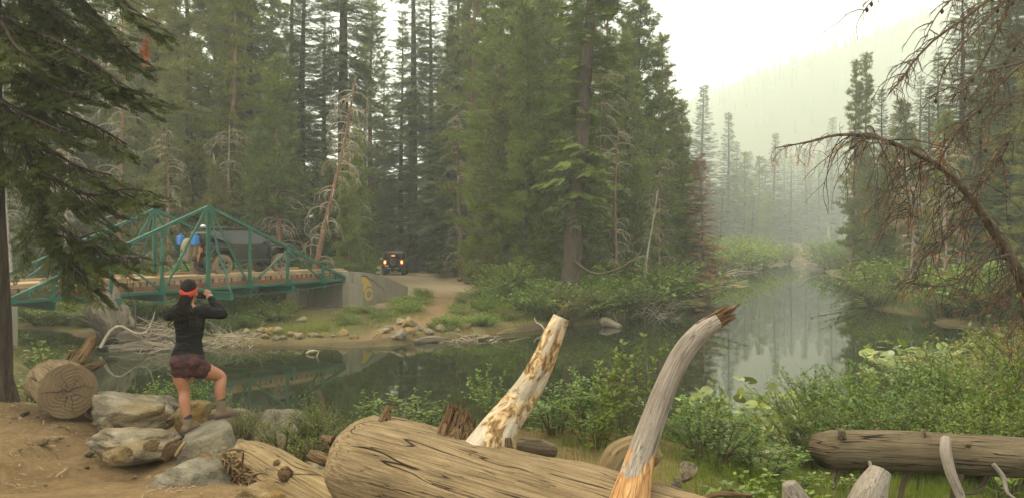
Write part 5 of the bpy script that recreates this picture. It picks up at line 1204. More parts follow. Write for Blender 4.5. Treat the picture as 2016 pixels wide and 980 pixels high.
for p0, p1, rr in ((at(1658, 862, 7.15), at(1657, 845, 7.13), .036), (at(1818, 862, 7.0), at(1818, 844, 7.0), .022), (at(1735, 858, 7.25), at(1727, 842, 7.25), .016), (at(1905, 876, 6.78), at(1909, 872, 6.75), .025)): log_part('branch_stub', sub([p0, p1], o3), [rr * 1.2, rr * .9], 'greyLog', gl, rr * 50, 8, 14, .15, .08)
# stumps and pieces
def piece(name, label, pts, rad, mat, seed, amp=.12, groove=.05, cat='stump', n=30, sides=28):
    o = np.asarray(pts[0], float); t_ = thing(name, label, cat, o); log_part('wood', sub(pts, o), rad, mat, t_, seed, n, sides, amp, groove); return t_
piece('broken_stump', 'pale split stump leaning below the grey propped log', [at(1700, 1015, 6.0), at(1716, 965, 6.05), at(1735, 926, 6.1)], [.16, .125, .085], 'greyLimb', 51, .12, .06)
piece('broken_stump', 'pale stump tip poking up from the grass', [at(1575, 1010, 5.4), at(1563, 975, 5.4), at(1553, 950, 5.4)], [.12, .085, .05], 'greyLimb', 52)
piece('log_piece', 'short grey log piece behind the weathered trunk', [at(1018, 878, 5.85), at(1030, 878, 5.85), at(1060, 882, 5.9), at(1092, 886, 5.95)], [.05, .065, .07, .05], 'greyLog', 53, .12, .05, 'log')
piece('broken_stump', 'tan rounded stump tucked behind the bleached limb', [at(1195, 930, 5.0), at(1215, 895, 5.05), at(1262, 880, 5.1), at(1296, 905, 5.1)], [.07, .085, .08, .05], 'paleLog', 54, .12, .04)
piece('split_slab', 'split brown wood slab lying between the rocks and the big log', [at(612, 895, 7.3), at(632, 905, 7.2), at(655, 915, 7.1)], [.05, .07, .05], 'rotten', 55, .3, .1, 'wood')
piece('bark_slab', 'curled brown bark piece standing by the short log', [at(392, 900, 7.0), at(405, 905, 6.95), at(425, 925, 6.9)], [.03, .07, .06], 'rotten', 56, .25, .1, 'bark')
piece('wood_splinter', 'pale wood splinter leaning on the standing boulder', [at(344, 898, 7.55), at(356, 880, 7.6), at(366, 868, 7.65)], [.014, .018, .012], 'paleLog', 57, .1, .05, 'wood')
piece('bark_slab', 'dark rotten wood in the gap beside the standing boulder', [at(322, 905, 7.75), at(340, 885, 7.8), at(358, 868, 7.85)], [.05, .10, .05], 'rotten', 58, .4, .15, 'bark')
piece('fallen_branch', 'reddish bark strip along the log edge in the grass', [at(1380, 980, 5.0), at(1420, 972, 5.0), at(1480, 975, 5.0)], [.012, .022, .012], 'rotten', 59, .3, .1, 'branch')

# ------------------------------------------------------------------ root wad and driftwood under the bridge
o4 = at(210, 680, 26.8); o4[2] = -0.1; rw = thing('root_wad', 'upturned bleached root wad of a stump lying in the shallows under the bridge', 'stump', o4)
P4 = lambda px, py, Y=26.8: at(px, py, Y)
log_part('stump_wood', sub([P4(225, 660), P4(222, 640), P4(215, 620), P4(208, 600), P4(200, 580)], o4), [.42, .52, .58, .55, .30], 'drift', rw, 61, 40, 44, .5, .12)
for ps, rs in (([(205, 650), (185, 635), (165, 628), (149, 624)], [.22, .16, .11, .05]), ([(200, 640), (190, 612), (176, 590), (170, 575)], [.25, .2, .13, .06]), ([(240, 640), (246, 615), (240, 598)], [.25, .2, .08]), ([(225, 610), (228, 585), (226, 565)], [.22, .15, .06]), ([(200, 655), (190, 668), (172, 676)], [.2, .16, .08]), ([(235, 650), (262, 640), (255, 620)], [.15, .12, .05]), ([(215, 610), (212, 585), (205, 570)], [.2, .14, .06])):
    log_part('root', sub([P4(*p) for p in ps], o4), rs, 'drift', rw, rs[0] * 77, 20, 18, .35, .12)
G_D = 'driftwood logs by the root wad'
for k, (ps, rs, lb) in enumerate([([(215, 690, 26.0), (260, 686, 26.2), (300, 684, 26.4), (345, 688, 26.5)], [.16, .24, .22, .14], 'stubby weathered drift log lying at the water line by the root wad'), ([(232, 668, 26.4), (255, 662, 26.5), (278, 666, 26.6)], [.14, .22, .15], 'short broken drift log on top of the lower one'), ([(250, 652, 27.2), (300, 656, 27.6), (350, 668, 27.8), (420, 676, 27.6)], [.22, .22, .2, .12], 'long drift log running from the root wad behind the person')]):
    p_ = [at(*q) for q in ps]; piece('drift_log', lb, p_, rs, 'drift', 70 + k, .3, .1, 'log')
def stick(name, label, ps, rs, mat, grp=None):
    p = np.array([at(*q) for q in ps]); o = p[0].copy(); t_ = tag(Geo.build(tube(Geo(), resample(p - o, 14), np.interp(np.linspace(0, 1, 14), np.linspace(0, 1, len(rs)), rs), 6), name, M[mat]), label, 'branch', grp); t_.location = tuple(o); return t_
stick('drift_branch', 'pale arched branch dipping into the water at the root wad', [(197, 684, 25.8), (206, 668, 25.9), (218, 650, 26), (235, 641, 26.1), (252, 648, 26.2), (268, 656, 26.3), (290, 654, 26.4)], [.055, .06, .05, .045, .04, .03, .02], 'paletwig')
stick('drift_branch', 'pale forked branch standing up from the driftwood', [(266, 662, 26.6), (290, 650, 26.6), (300, 630, 26.6), (305, 612, 26.6)], [.04, .035, .025, .015], 'paletwig')
r4 = np.random.default_rng(12)
def tangle(label, px0, px1, py0, py1, Y0, Y1, n, lm, rad=.014, mat='paletwig', flat=.35):
    c = at((px0 + px1) / 2, (py0 + py1) / 2, (Y0 + Y1) / 2); g = Geo()
    for k in range(n):
        s = r4.uniform(0, 1); b = at(px0 + (px1 - px0) * r4.uniform(0, 1), py0 + (py1 - py0) * s, Y1 + (Y0 - Y1) * s); d = unit(r4.normal(0, 1, 3) * [1, .8, flat]); l = r4.uniform(.4, 1) * lm; p = [b]
        for j in range(5): d = unit(d + r4.normal(0, .22, 3)); p.append(p[-1] + d * l / 5)
        p = np.array(p); p[:, 2] = np.maximum(p[:, 2], -.05); tube(g, p - c, np.linspace(rad * r4.uniform(.6, 1.5), rad * .3, 6), 4)
    o = g.build('driftwood_tangle', M[mat]); o.location = tuple(c); tag(o, label, 'driftwood', kind='stuff')
tangle('tangle of pale drift sticks beside the root wad', 245, 345, 634, 690, 26, 28, 130, 1.5)
tangle('line of drift sticks along the far shore below the bridge', 410, 500, 655, 686, 26.8, 28.2, 80, 1.2)
tangle('drift sticks at the foot of the far shrubs', 860, 1010, 655, 676, 28, 30, 50, 1.1)
tangle('dark tangle of roots and sticks under the far bank shrubs', 1215, 1330, 590, 640, 36, 43, 110, 2.0, .02)
tangle('pile of bleached logs and sticks at the head of the pool', 1580, 1660, 486, 522, 138, 152, 160, 5.0, .09)
tangle('bare grey brush standing by the shore log', 1270, 1330, 520, 590, 44, 50, 90, 1.8, .018, flat=1.0)
tangle('pale sticks and logs at the edge of the lily mat upstream', 1380, 1470, 528, 545, 88, 105, 30, 3.5, .06)
G_L = None
for nm, lb, ps, rs in (('shore_log', 'pale log slanting down the bank into the water upstream', [(1330, 562, 52), (1350, 572, 51.5), (1372, 588, 51)], [.18, .17, .12]), ('shore_log', 'reddish log lying along the shore behind the slanting log', [(1340, 570, 57), (1365, 563, 60), (1395, 559, 62)], [.12, .14, .1]), ('shore_log', 'short sawn log end sticking out of the water by the far shrubs', [(1182, 637, 33.9), (1192, 633, 33.9), (1222, 643, 33.2)], [.17, .19, .10]), ('shore_log', 'thin log floating off the right bank upstream', [(1600, 543, 88), (1640, 541, 89), (1665, 538, 90)], [.05, .14, .2]), ('shore_log', 'pale drift log lying on the stones below the dirt path', [(815, 672, 28), (850, 667, 28.4), (880, 668, 28.6)], [.09, .12, .08]), ('shore_log', 'pale thin log lying flat along the far shore', [(930, 669, 28.8), (960, 664, 29.2), (985, 662, 29.5)], [.05, .07, .04]), ('shore_log', 'pale log lying on the brush behind the slanting log', [(1290, 590, 46), (1320, 585, 48), (1350, 580, 49)], [.05, .08, .06])):
    p_ = [at(*q) for q in ps]; piece(nm, lb, p_, rs, 'drift', sum(rs) * 90, .2, .08, 'log')
stick('drift_branch', 'bare hooked branch dipping into the water below the far shrubs', [(1052, 625, 32.4), (1056, 634, 32.3), (1066, 640, 32.2), (1076, 655, 32.1)], [.02, .035, .04, .05], 'paletwig')
stick('fallen_branch', 'long bare fallen limb curving over the far bank shrubs', [(1130, 513, 36), (1160, 535, 36), (1185, 538, 36), (1220, 527, 36), (1255, 503, 36), (1268, 480, 36)], [.07, .06, .05, .05, .04, .02], 'twig')
stick('drift_branch', 'small forked stick poking out of the water midstream', [(603, 695, 25.4), (612, 691, 25.4), (626, 690, 25.4)], [.03, .05, .015], 'paletwig')
stick('drift_branch', 'thin upright stick in the water beside the forked one', [(622, 704, 24.8), (625, 698, 24.8), (628, 689, 24.8)], [.02, .02, .012], 'paletwig')
# ------------------------------------------------------------------ shrubs, grass, water lilies
LEAF = (np.array([(0, 0, 0), (.42, .30, .07), (.42, -.30, .07), (1, 0, -.06), (.45, 0, 0)]), np.array([(0, 4, 1), (0, 2, 4), (1, 4, 3), (4, 2, 3)]))
LEAFN = (LEAF[0] * [1, .6, 1], LEAF[1])
def shrub(seed, H, R, nst, leaf_len, step, leafmat, label=None, spread=.9, bare=.18, subn=5, name='shrub', narrow=False, stemr=.010):
    """stems fanning from the root with side twigs; leaves set along the twigs"""
    r = np.random.default_rng(seed); root = thing(name, label, 'shrub'); g = Geo(); P_, D_, S_ = [], [], []
    def leaves(p, l0):
        n = max(2, int(np.linalg.norm(np.diff(p, axis=0), axis=1).sum() / step)); t_ = np.linspace(l0, 1, n) + r.uniform(-.02, .02, n); t_ = np.clip(t_, 0, 1); m = len(p) - 1; k = np.clip((t_ * m).astype(int), 0, m - 1); f = (t_ * m - k)[:, None]
        q = p[k] * (1 - f) + p[k + 1] * f; d = unit(p[k + 1] - p[k]); a = np.arange(n) * 2.4 + r.uniform(0, 6); side = np.c_[np.cos(a), np.sin(a), r.uniform(-.1, .5, n)]; d = unit(d * .5 + side + r.normal(0, .25, (n, 3)))
        P_.append(q); D_.append(d); S_.append(leaf_len * r.uniform(.65, 1.2, n))
    for s in range(nst):
        a = r.uniform(0, 6.283); out = r.uniform(.05, 1) ** .6 * R; h = H * r.uniform(.6, 1.05) * (1 - .35 * (out / R) ** 2); b = np.array([.15 * R * math.cos(a), .15 * R * math.sin(a), -.1]); m = 6; tt = np.linspace(0, 1, m + 1)
        p = np.c_[b[0] + (out - .15 * R) * np.cos(a) * tt ** 1.4 * spread + r.normal(0, .03 * R, m + 1) * tt, b[1] + (out - .15 * R) * np.sin(a) * tt ** 1.4 * spread + r.normal(0, .03 * R, m + 1) * tt, b[2] + h * tt ** .9]
        tube(g, p, np.linspace(stemr * 1.3, stemr * .35, m + 1), 4); leaves(p, .35 + bare)
        for q in range(subn):
            k = r.integers(1 if bare < .3 else 2, m); o = p[k]; a2 = r.uniform(0, 6.283); l = h * r.uniform(.18, .38); d = np.array([math.cos(a2), math.sin(a2), r.uniform(.1, 1.0)]); d /= np.linalg.norm(d); x = np.linspace(0, 1, 4)[:, None]
            pp_ = o + d * l * x + np.array([0, 0, .12 * l]) * x ** 2; tube(g, pp_, np.linspace(stemr * .55, stemr * .25, 4), 3); leaves(pp_, .12)
    g.build('stems', M['stem'], root)
    c = Geo(); pos = np.concatenate(P_); dr = np.concatenate(D_); sc = np.concatenate(S_); tv, tt = LEAFN if narrow else LEAF
    scatter(c, tv, tt, pos, rot_to(dr, r.normal(0, .5, len(pos))), sc); c.build('foliage', M[leafmat], root, smooth=False)
    return Proto(root)
sa = shrub(1, 1.6, 1.3, 34, .085, .045, 'shrub', subn=7); sb = shrub(2, 2.0, 1.2, 30, .09, .05, 'shrub', subn=7, spread=.8); sc_ = shrub(3, 1.1, 1.4, 40, .08, .05, 'shrub', subn=5); sd = shrub(4, 1.7, 1.3, 36, .075, .045, 'oliveleaf', subn=7)
na = shrub(5, 1.5, .55, 7, .075, .05, 'leaf', subn=4, bare=.1); nb = shrub(6, 1.3, .8, 14, .065, .04, 'leaf', subn=6); nc = shrub(7, 1.5, 1.5, 46, .06, .034, 'leaf', subn=9); nd = shrub(8, .8, .7, 22, .045, .028, 'oliveleaf', subn=6, narrow=True)

def drop(proto, px, py, Y, w, h, wpx0, hpx0, label, group=None, rz=None, zoff=0.0):
    """place with its foot at picture point (px, py) and depth Y; w, h = wanted metres, wpx0/hpx0 = prototype metres"""
    p = at(px, py, Y); z = gz(p[0], Y)
    return proto.place((p[0], Y, (z if zoff is None else z + zoff)), random.uniform(0, 6.28) if rz is None else rz, (w / wpx0, w / wpx0, h / hpx0), label, group, 'shrub')
# far bank: on the slope under and right of the bridge, then along the shore upstream
G_B = 'shrubs on the far bank'
def band(px0, px1, Y0, Y1, n, hs, label, grp, protos_, ws=(1.3, 2.1), keep=None):
    k = 0; tries = 0
    while k < n and tries < n * 12:
        tries += 1; px = random.uniform(px0, px1); Y = random.uniform(Y0, Y1); x = (px - 1008) / FPX * Y; d = float(river_dist(np.array([[x, Y]]))[0][0])
        if d < 0.35 or (keep and not keep(x, Y, d)): continue
        pr, h0 = random.choice(protos_); lb_ = {sa: 'rounded ', sb: 'upright ', sc_: 'spreading ', sd: 'olive tinted '}[pr] + label; h = random.uniform(*hs); pr.place((x, Y, gz(x, Y) - .06), random.uniform(0, 6.28), (random.uniform(*ws) * h / h0 * .9,) * 2 + (h / h0,), lb_, grp, 'shrub'); k += 1
ALL = [(sa, 1.6), (sb, 2.0), (sc_, 1.1), (sd, 1.7)]; LOW = [(sc_, 1.1), (sa, 1.6)]
lotfree = lambda x, Y, d: min(float(seg_dist(np.array([[x, Y]]), np.array(a), np.array(b))[0]) for a, b in (((-9, 37), (-6.5, 46)), ((-6.5, 46), (-10.5, 70)), ((-5, 43), (-1, 43.5)), ((-5, 44), (-1, 52)))) > 3.6
nopath = lambda x, Y, d: min(float(seg_dist(np.array([[x, Y]]), np.array(a), np.array(b))[0]) for a, b in (((-3.2, 38.5), (-3.4, 31.5)), ((-3.4, 31.5), (-5.2, 28.2)))) > 0.9
noramp = lambda x, Y, d: abs((np.array([x, Y]) - bxy(BLEN, BW / 2)) @ np.array([-BU[1], BU[0]])) > 2.6 or (np.array([x, Y]) - bxy(BLEN, BW / 2)) @ BU < 0.2
band(-60, 330, 29.5, 37, 24, (.8, 1.7), 'leafy green shrub on the bank behind the root wad', 'shrubs behind the root wad', ALL, keep=lambda x, Y, d: d > .5 and noramp(x, Y, d))
band(300, 545, 29.2, 36.5, 24, (.5, 1.15), 'low leafy shrub on the slope under the bridge', 'shrubs under the bridge', LOW, keep=lambda x, Y, d: d > 1.3 and noramp(x, Y, d))
band(580, 800, 30.0, 34.5, 14, (.25, .5), 'low bright shrub at the foot of the concrete abutment', 'shrubs at the abutment', LOW, keep=lambda x, Y, d: d > 2.2 and nopath(x, Y, d) and x > np.interp(Y, WING[:, 1], WING[:, 0]) + .4)
band(790, 900, 29.5, 38, 12, (.3, .6), 'small bright shrub beside the dirt path', 'shrubs beside the dirt path', LOW, keep=lambda x, Y, d: d > 1.0 and nopath(x, Y, d) and lotfree(x, Y, d))
band(885, 960, 31, 37.5, 9, (.35, .7), 'low green shrub between the dirt path and the lot', 'shrubs between path and lot', ALL, keep=lambda x, Y, d: d > .5 and lotfree(x, Y, d))
band(955, 1010, 31, 40, 12, (.7, 1.4), 'green shrub right of the dirt path', 'shrubs right of the dirt path', ALL, keep=lambda x, Y, d: d > .5 and lotfree(x, Y, d))
band(1000, 1250, 33.5, 42, 32, (1.1, 2.2), 'dense green willow shrub on the bank around the leaning fir', 'shrubs around the leaning fir', ALL, keep=lambda x, Y, d: d < 9)
band(1240, 1400, 40, 72, 26, (1.4, 3.0), 'dense willow shrub along the left bank upstream', 'shrubs along the left bank upstream', ALL, keep=lambda x, Y, d: d < 12)
band(1380, 1580, 72, 145, 22, (2.4, 5.0), 'pale hazy willow shrub at the bend upstream', 'shrubs at the bend upstream', ALL, keep=lambda x, Y, d: d < 26)
band(1600, 1720, 60, 150, 16, (2.2, 4.6), 'hazy willow shrub on the right bank upstream', 'shrubs on the right bank upstream', ALL, keep=lambda x, Y, d: x > 25 and d < 26)
band(1690, 2080, 26, 58, 36, (1.4, 3.0), 'dense shrub along the right bank', 'shrubs along the right bank', ALL, keep=lambda x, Y, d: x > 12 and d < 16)
band(-80, 560, 38, 60, 18, (.8, 2.0), 'shrub at the forest edge behind the bridge', 'shrubs at the forest edge', ALL, keep=noramp)
band(810, 960, 68, 78, 8, (.6, 1.3), 'low brush at the far edge of the dirt lot', 'brush at the far edge of the lot', LOW, keep=lotfree)
band(955, 1080, 44, 62, 12, (1.0, 2.6), 'olive shrub under the pines beside the dirt lot', 'shrubs beside the dirt lot', ALL, keep=lotfree)
band(640, 712, 42, 60, 8, (.7, 2.0), 'dull shrub left of the road beyond the bridge', 'shrubs left of the far road', ALL, keep=lambda x, Y, d: lotfree(x, Y, d) and noramp(x, Y, d))
band(330, 640, 37.5, 42, 11, (1.7, 2.9), 'tall bright shrub behind the black car and truss', 'bright shrubs behind the truss', ALL, keep=noramp)
band(800, 905, 29.6, 37, 10, (.3, .65), 'small leafy bush on the slope below the lot', 'bushes on the slope below the lot', LOW, keep=lambda x, Y, d: d > .8 and nopath(x, Y, d))
# near bank
drop(nb, 365, 800, 11.6, 1.5, 1.15, 1.6, 1.3, 'bright leafy alder shrub behind the standing person')
drop(na, 292, 770, 11.9, .8, .75, 1.1, 1.5, 'small alder sprig left of the standing person')
drop(na, 445, 790, 11.4, .8, .85, 1.1, 1.5, 'small alder sprig right of the standing person')
drop(nb, 55, 760, 13.6, 2.4, 1.55, 1.6, 1.3, 'leafy shrub beside the fir trunk behind the sawn log')
drop(nb, 120, 760, 14.4, 1.6, .9, 1.6, 1.3, 'low leafy shrub at the water behind the sawn log')
drop(na, 745, 860, 9.4, 1.0, .90, 1.1, 1.5, 'slender alder sapling left of the broken stub')
drop(na, 800, 860, 9.0, 1.1, .75, 1.1, 1.5, 'slender alder sapling rising behind the big log')
drop(na, 848, 868, 9.3, 1.0, .65, 1.1, 1.5, 'leaning alder sprig behind the broken stub')
drop(na, 960, 860, 8.4, .7, .9, 1.1, 1.5, 'thin alder sprig left of the flaking limb')
drop(nb, 1090, 900, 8.2, 1.4, .65, 1.6, 1.3, 'leafy alder between the two upright limbs')
drop(nb, 1170, 900, 7.6, 1.3, .7, 1.6, 1.3, 'leafy alder shading the tan stump')
drop(na, 1240, 900, 8.0, 1.1, 1.40, 1.1, 1.5, 'tall alder sapling behind the bleached limb')
drop(na, 1190, 900, 8.3, 1.0, 1.12, 1.1, 1.5, 'tall alder sapling between stump and water')
drop(na, 1155, 900, 8.6, .9, .95, 1.1, 1.5, 'alder sapling by the flaking limb')
drop(nb, 1030, 880, 8.6, 1.1, .5, 1.6, 1.3, 'low alder at the foot of the flaking limb')
for px, Y, w, h, lb in ((1370, 8.6, 1.5, .70, 'leafy shrub right of the bleached limb'), (1440, 8.2, 1.5, .55, 'leafy shrub before the lily leaves'), (1500, 7.6, 1.4, .55, 'low leafy shrub by the grass'), (1400, 7.4, 1.5, .75, 'low dark shrub under the bleached limb'), (1330, 9.4, 1.2, .8, 'leafy shrub at the water right of the bleached limb')): drop(nb, px, 900, Y, w, h, 1.6, 1.3, lb)
drop(na, 1430, 900, 9.2, .8, 1.35, 1.1, 1.5, 'single alder shoot standing before the pool')
for px, Y, w, h, lb in ((1640, 11.2, 3.0, 1.38, 'dense alder thicket above the end of the grey log'), (1730, 11.6, 3.2, 1.5, 'dense alder thicket behind the middle of the grey log'), (1830, 11.0, 3.2, 1.45, 'dense alder thicket under the dead arching tree'), (1930, 10.5, 3.0, 1.5, 'dense thicket before the foot of the arching tree'), (2020, 10.0, 3.0, 1.5, 'dense thicket at the foot of the arching tree'), (1590, 10.4, 1.8, 1.1, 'low alder thicket beside the lily leaves'), (1690, 9.6, 2.2, 1.05, 'low dark thicket just behind the grey log'), (1790, 9.2, 2.4, 1.05, 'low dark thicket behind the stub of the grey log'), (1890, 8.9, 2.4, 1.0, 'low dark thicket behind the pale branch leg'), (1980, 8.6, 2.2, 1.0, 'low dark thicket behind the far part of the grey log')): drop(nc, px, 850, Y, w, h, 3.0, 1.5, lb)
for px, Y, h in ((1700, 12.6, 1.9), (1800, 12.8, 1.95), (1620, 11.8, 1.5)): drop(na, px, 850, Y, 1.1, h, 1.1, 1.5, 'tall shoot rising out of the alder thicket', 'shoots out of the thicket')
for px, Y, w, h, lb in ((1870, 17, 3.2, 1.3, 'yellowish shrub by the lily bay'), (1960, 15, 3.4, 1.8, 'olive shrub right of the lily bay'), (2040, 13, 3.4, 2.2, 'tall olive shrub beside the arching tree'), (1990, 20, 3.4, 1.6, 'olive shrub behind the lily bay')): drop(sd, px, 700, Y, w, h, 2.6, 1.7, lb)
for px, Y, w, h, lb in ((600, 7.9, 1.3, .62, 'yellow green bush left of the big log'), (555, 8.2, 1.0, .55, 'yellow green bush by the pointed grey rock'), (630, 8.4, .9, .75, 'yellow green bush touching the end of the big log'), (470, 8.9, .8, .5, 'reddish green bush right of the standing boulder'), (500, 9.6, .8, .45, 'weedy bush at the water behind the boots')): drop(nd, px, 890, Y, w, h, 1.4, .8, lb)
na2 = shrub(15, .42, .30, 9, .075, .05, 'shrub', subn=3)
drop(na2, 1370, 960, 5.35, .75, .45, .6, .42, 'bright broad leaved plant beside the end of the big log'); drop(na2, 1330, 960, 5.5, .6, .35, .6, .42, 'small bright plant touching the bleached limb foot')
for k_, (px, Y) in enumerate(((1450, 6.2), (1520, 6.0), (1590, 6.6), (1670, 6.4), (1760, 6.9), (1830, 6.3), (1930, 6.5), (1990, 6.2), (1560, 7.4), (1640, 8.2), (1490, 6.9))): drop(na2, px, 900, Y, .6, .28, .6, .42, 'small leafy plant in the grass around the grey log', 'small plants in the grass')
drop(na2, 1985, 800, 7.9, .9, .75, .6, .42, 'bright broad leaved plant by the right log')

# grass
def grass(label, pts, mat, n, h, seed, name='grass', lean=.35):
    """blades scattered over plan discs (x, y, radius)"""
    r = np.random.default_rng(seed); g = Geo(); tv = np.array([(0, -.5, 0), (0, .5, 0), (.12, .32, .5), (.12, -.32, .5), (.42, 0, 1.0)]); tt = np.array([(0, 1, 2), (0, 2, 3), (3, 2, 4)]); P_ = []
    w = np.array([p[2] ** 2 for p in pts]); w = w / w.sum()
    for (x, y, R), k in zip(pts, (w * n).astype(int)): a = r.uniform(0, 6.28, k); q = R * np.sqrt(r.uniform(0, 1, k)); P_.append(np.c_[x + q * np.cos(a), y + q * np.sin(a)])
    P_ = np.concatenate(P_); d = river_dist(P_)[0]; P_ = P_[d > .15]; z = height(P_); m = len(P_); a = r.uniform(0, 6.28, m); R = np.zeros((m, 3, 3)); R[:, 0, 0] = np.cos(a); R[:, 0, 1] = -np.sin(a); R[:, 1, 0] = np.sin(a); R[:, 1, 1] = np.cos(a); R[:, 2, 2] = 1
    hh = h * r.uniform(.5, 1.2, m); scatter(g, tv, tt, np.c_[P_, z - .02], R, np.c_[hh * r.uniform(.4, 1.4, m) * lean * 2, np.maximum(.006, hh * .025), hh])
    tag(g.build(name, M[mat], smooth=False), label, 'grass', kind='stuff')
grass('green grass growing under the grey propped log', [(3.0, 7.0, 1.5), (2.2, 6.4, .9), (4.0, 6.6, 1.3), (5.2, 7.0, 1.4), (1.7, 5.6, .7), (3.4, 5.4, 1.0), (3.2, 8.5, 1.6), (5.5, 8.5, 1.6), (1.5, 7.2, 1.2)], 'grass', 15000, .17, 1)
grass('green grass on the near bank by the water', [(-1.0, 9.0, 1.8), (1.2, 9.2, 2.0), (4, 10.5, 2.2), (0, 7.5, 1.0)], 'grass', 4200, .15, 2)
grass('dry seeding grass by the water behind the boots', [(-3.0, 9.9, .55), (-2.7, 10.4, .5), (-3.4, 10.2, .4)], 'drygrass', 120, .42, 3, lean=.8)
fg = [(x, 29 + .25 * abs(x) * 0, 1.5) for x in ()]
pts = []; rr_ = np.random.default_rng(4)
while len(pts) < 130:
    px = rr_.uniform(-50, 1300); Y = rr_.uniform(28, 44); x = (px - 1008) / FPX * Y; d = float(river_dist(np.array([[x, Y]]))[0][0])
    if .5 < d < 10 and nopath(x, Y, d) and lotfree(x, Y, d) and noramp(x, Y, d): pts.append((x, Y, .9))
grass('grass tufts growing over the far bank slope', pts, 'grass', 16000, .42, 5)
pts = []
while len(pts) < 70:
    px = rr_.uniform(1640, 2016); Y = rr_.uniform(27, 60); x = (px - 1008) / FPX * Y; d = float(river_dist(np.array([[x, Y]]))[0][0])
    if .15 < d < 6 and x > 14: pts.append((x, Y, 1.1))
grass('bright grass along the right bank shore', pts, 'grass', 12000, .65, 6)

# water lilies: every leaf its own part
def pad_mesh(seed, cup):
    r = np.random.default_rng(seed); n = 14; a = np.linspace(.28, 2 * np.pi - .28, n); V = [(0.06, 0, 0)]
    for k in range(n): q = 1 + .05 * math.sin(3 * a[k] + seed); V.append((q * math.cos(a[k]), .85 * q * math.sin(a[k]), cup * .5 + cup * r.uniform(-.4, .4)))
    for k in range(n): q = .55; V.append((q * math.cos(a[k]), .85 * q * math.sin(a[k]), cup * .12))
    T = [(0, n + 1 + k, n + 2 + k) for k in range(n - 1)]; Q = [(n + 1 + k, 1 + k, 2 + k, n + 2 + k) for k in range(n - 1)]
    g = Geo(); g.add(V, T, Q); return g.mesh('leaf', True)
PADS = [pad_mesh(k, c) for k, c in enumerate((.0, .16, .30, .24))]; PADY = [m.copy() for m in PADS[:2]]
for m in PADS: m.materials.append(M['lily'])
for m in PADY: m.materials.append(M['yellowleaf'])
def lily(label, px0, px1, Y0, Y1, n, size, raised, seed, yellow=.08):
    r = np.random.default_rng(seed); c = np.array([((px0 + px1) / 2 - 1008) / FPX * (Y0 + Y1) / 2, (Y0 + Y1) / 2, 0]); root = thing('water_lily', label, 'water lily', c)
    for k in range(n):
        Y = r.uniform(Y0, Y1); px = r.uniform(px0, px1); x = (px - 1008) / FPX * Y; up = raised and r.random() < .7
        me = PADY[r.integers(0, 2)] if r.random() < yellow else (PADS[r.integers(1, 4)] if up else PADS[0]); o = mesh_obj('leaf', me, None, root); s = size * r.uniform(.6, 1.2)
        z0 = max(0.0, gz(x, Y)) + .012 + .0008 * k; o.location = (x - c[0], Y - c[1], z0 + (r.uniform(.05, raised) if up else 0)); o.scale = (s,) * 3; t_ = .55 if up else .01; o.rotation_euler = (r.normal(0, t_), r.normal(0, t_), r.uniform(0, 6.28))
lily('bed of large raised yellow green lily leaves at the near shore', 1340, 1570, 11.6, 16.5, 230, .14, .6, 1, .03)
lily('lily leaves filling the bay behind the alder thicket', 1700, 2000, 19.5, 27.0, 170, .20, .10, 2, .03)
lily('flat lily mat before the grassy point of the right bank', 1690, 1740, 44, 50, 50, .30, 0, 3, .3)
lily('flat yellow lily mat along the left shore upstream', 1375, 1470, 62, 78, 110, .34, 0, 4, .35)
lily('flat lily mat beside the brush and slanting log', 1310, 1385, 44, 51, 90, .26, 0, 5, .3)
# ------------------------------------------------------------------ near fir on the left and its hanging branches
NSP = [make_spray(12, 0.052, 40 + k) for k in range(4)]
def near_spray_set(g, wood, path, rad, r, l0, l1, spray, curl, step):
    """one limb: side branchlets hung with flat sprays"""
    p = resample(path, 16); tube(wood, p, np.linspace(rad, rad * .3, 16), 6); P_, D_, S_ = [], [], []
    L = np.linalg.norm(np.diff(p, axis=0), axis=1).sum(); n = int(L / step)
    for k in range(n):
        t_ = 0.16 + .84 * (k + r.uniform(-.3, .3)) / n; t_ = min(max(t_, .1), .995); i = min(int(t_ * 15), 14); f = t_ * 15 - i; b = p[i] * (1 - f) + p[i + 1] * f; d = unit(p[i + 1] - p[i]); s = unit(np.cross(d, [0, 0, 1.0])) * (1 if k % 2 else -1)
        e = unit(d * r.uniform(.5, 1.0) + s * r.uniform(.5, 1.0) + np.array([0, 0, r.uniform(-.75, -.05)])); l = r.uniform(l0, l1) * (1.15 - .6 * t_); m = 7; q = [b]
        for j in range(m): e = unit(e + np.array([0.03, 0, curl * (j / m - .38)]) + r.normal(0, .05, 3)); q.append(q[-1] + e * l / m)
        q = np.array(q); tube(wood, q, np.linspace(.010, .003, m + 1), 4)
        ns = int(l / .042); tt = np.linspace(.22, 1, ns); kk = np.clip((tt * m).astype(int), 0, m - 1); ff = (tt * m - kk)[:, None]; pos = q[kk] * (1 - ff) + q[kk + 1] * ff; dd = unit(q[kk + 1] - q[kk]); up = np.array([0, 0, 1.0]); sd_ = unit(np.cross(dd, up)) * np.where(np.arange(ns) % 2, 1, -1)[:, None]
        P_.append(pos); D_.append(unit(dd * .9 + sd_ * .75 + r.normal(0, .13, (ns, 3)) + [0, 0, -.03])); S_.append(spray * r.uniform(.6, 1.15, ns) * (1.2 - .55 * tt))
    scatter_mix(g, NSP, np.concatenate(P_), np.concatenate(D_), np.concatenate(S_), r, .3)
nx_, ny_ = -7.50, 11.0; nf = thing('fir_tree', 'dark fir at the road edge whose hanging branches frame the bridge', 'tree', (nx_, ny_, gz(nx_, ny_) - .1)); on = np.array([nx_, ny_, gz(nx_, ny_) - .1])
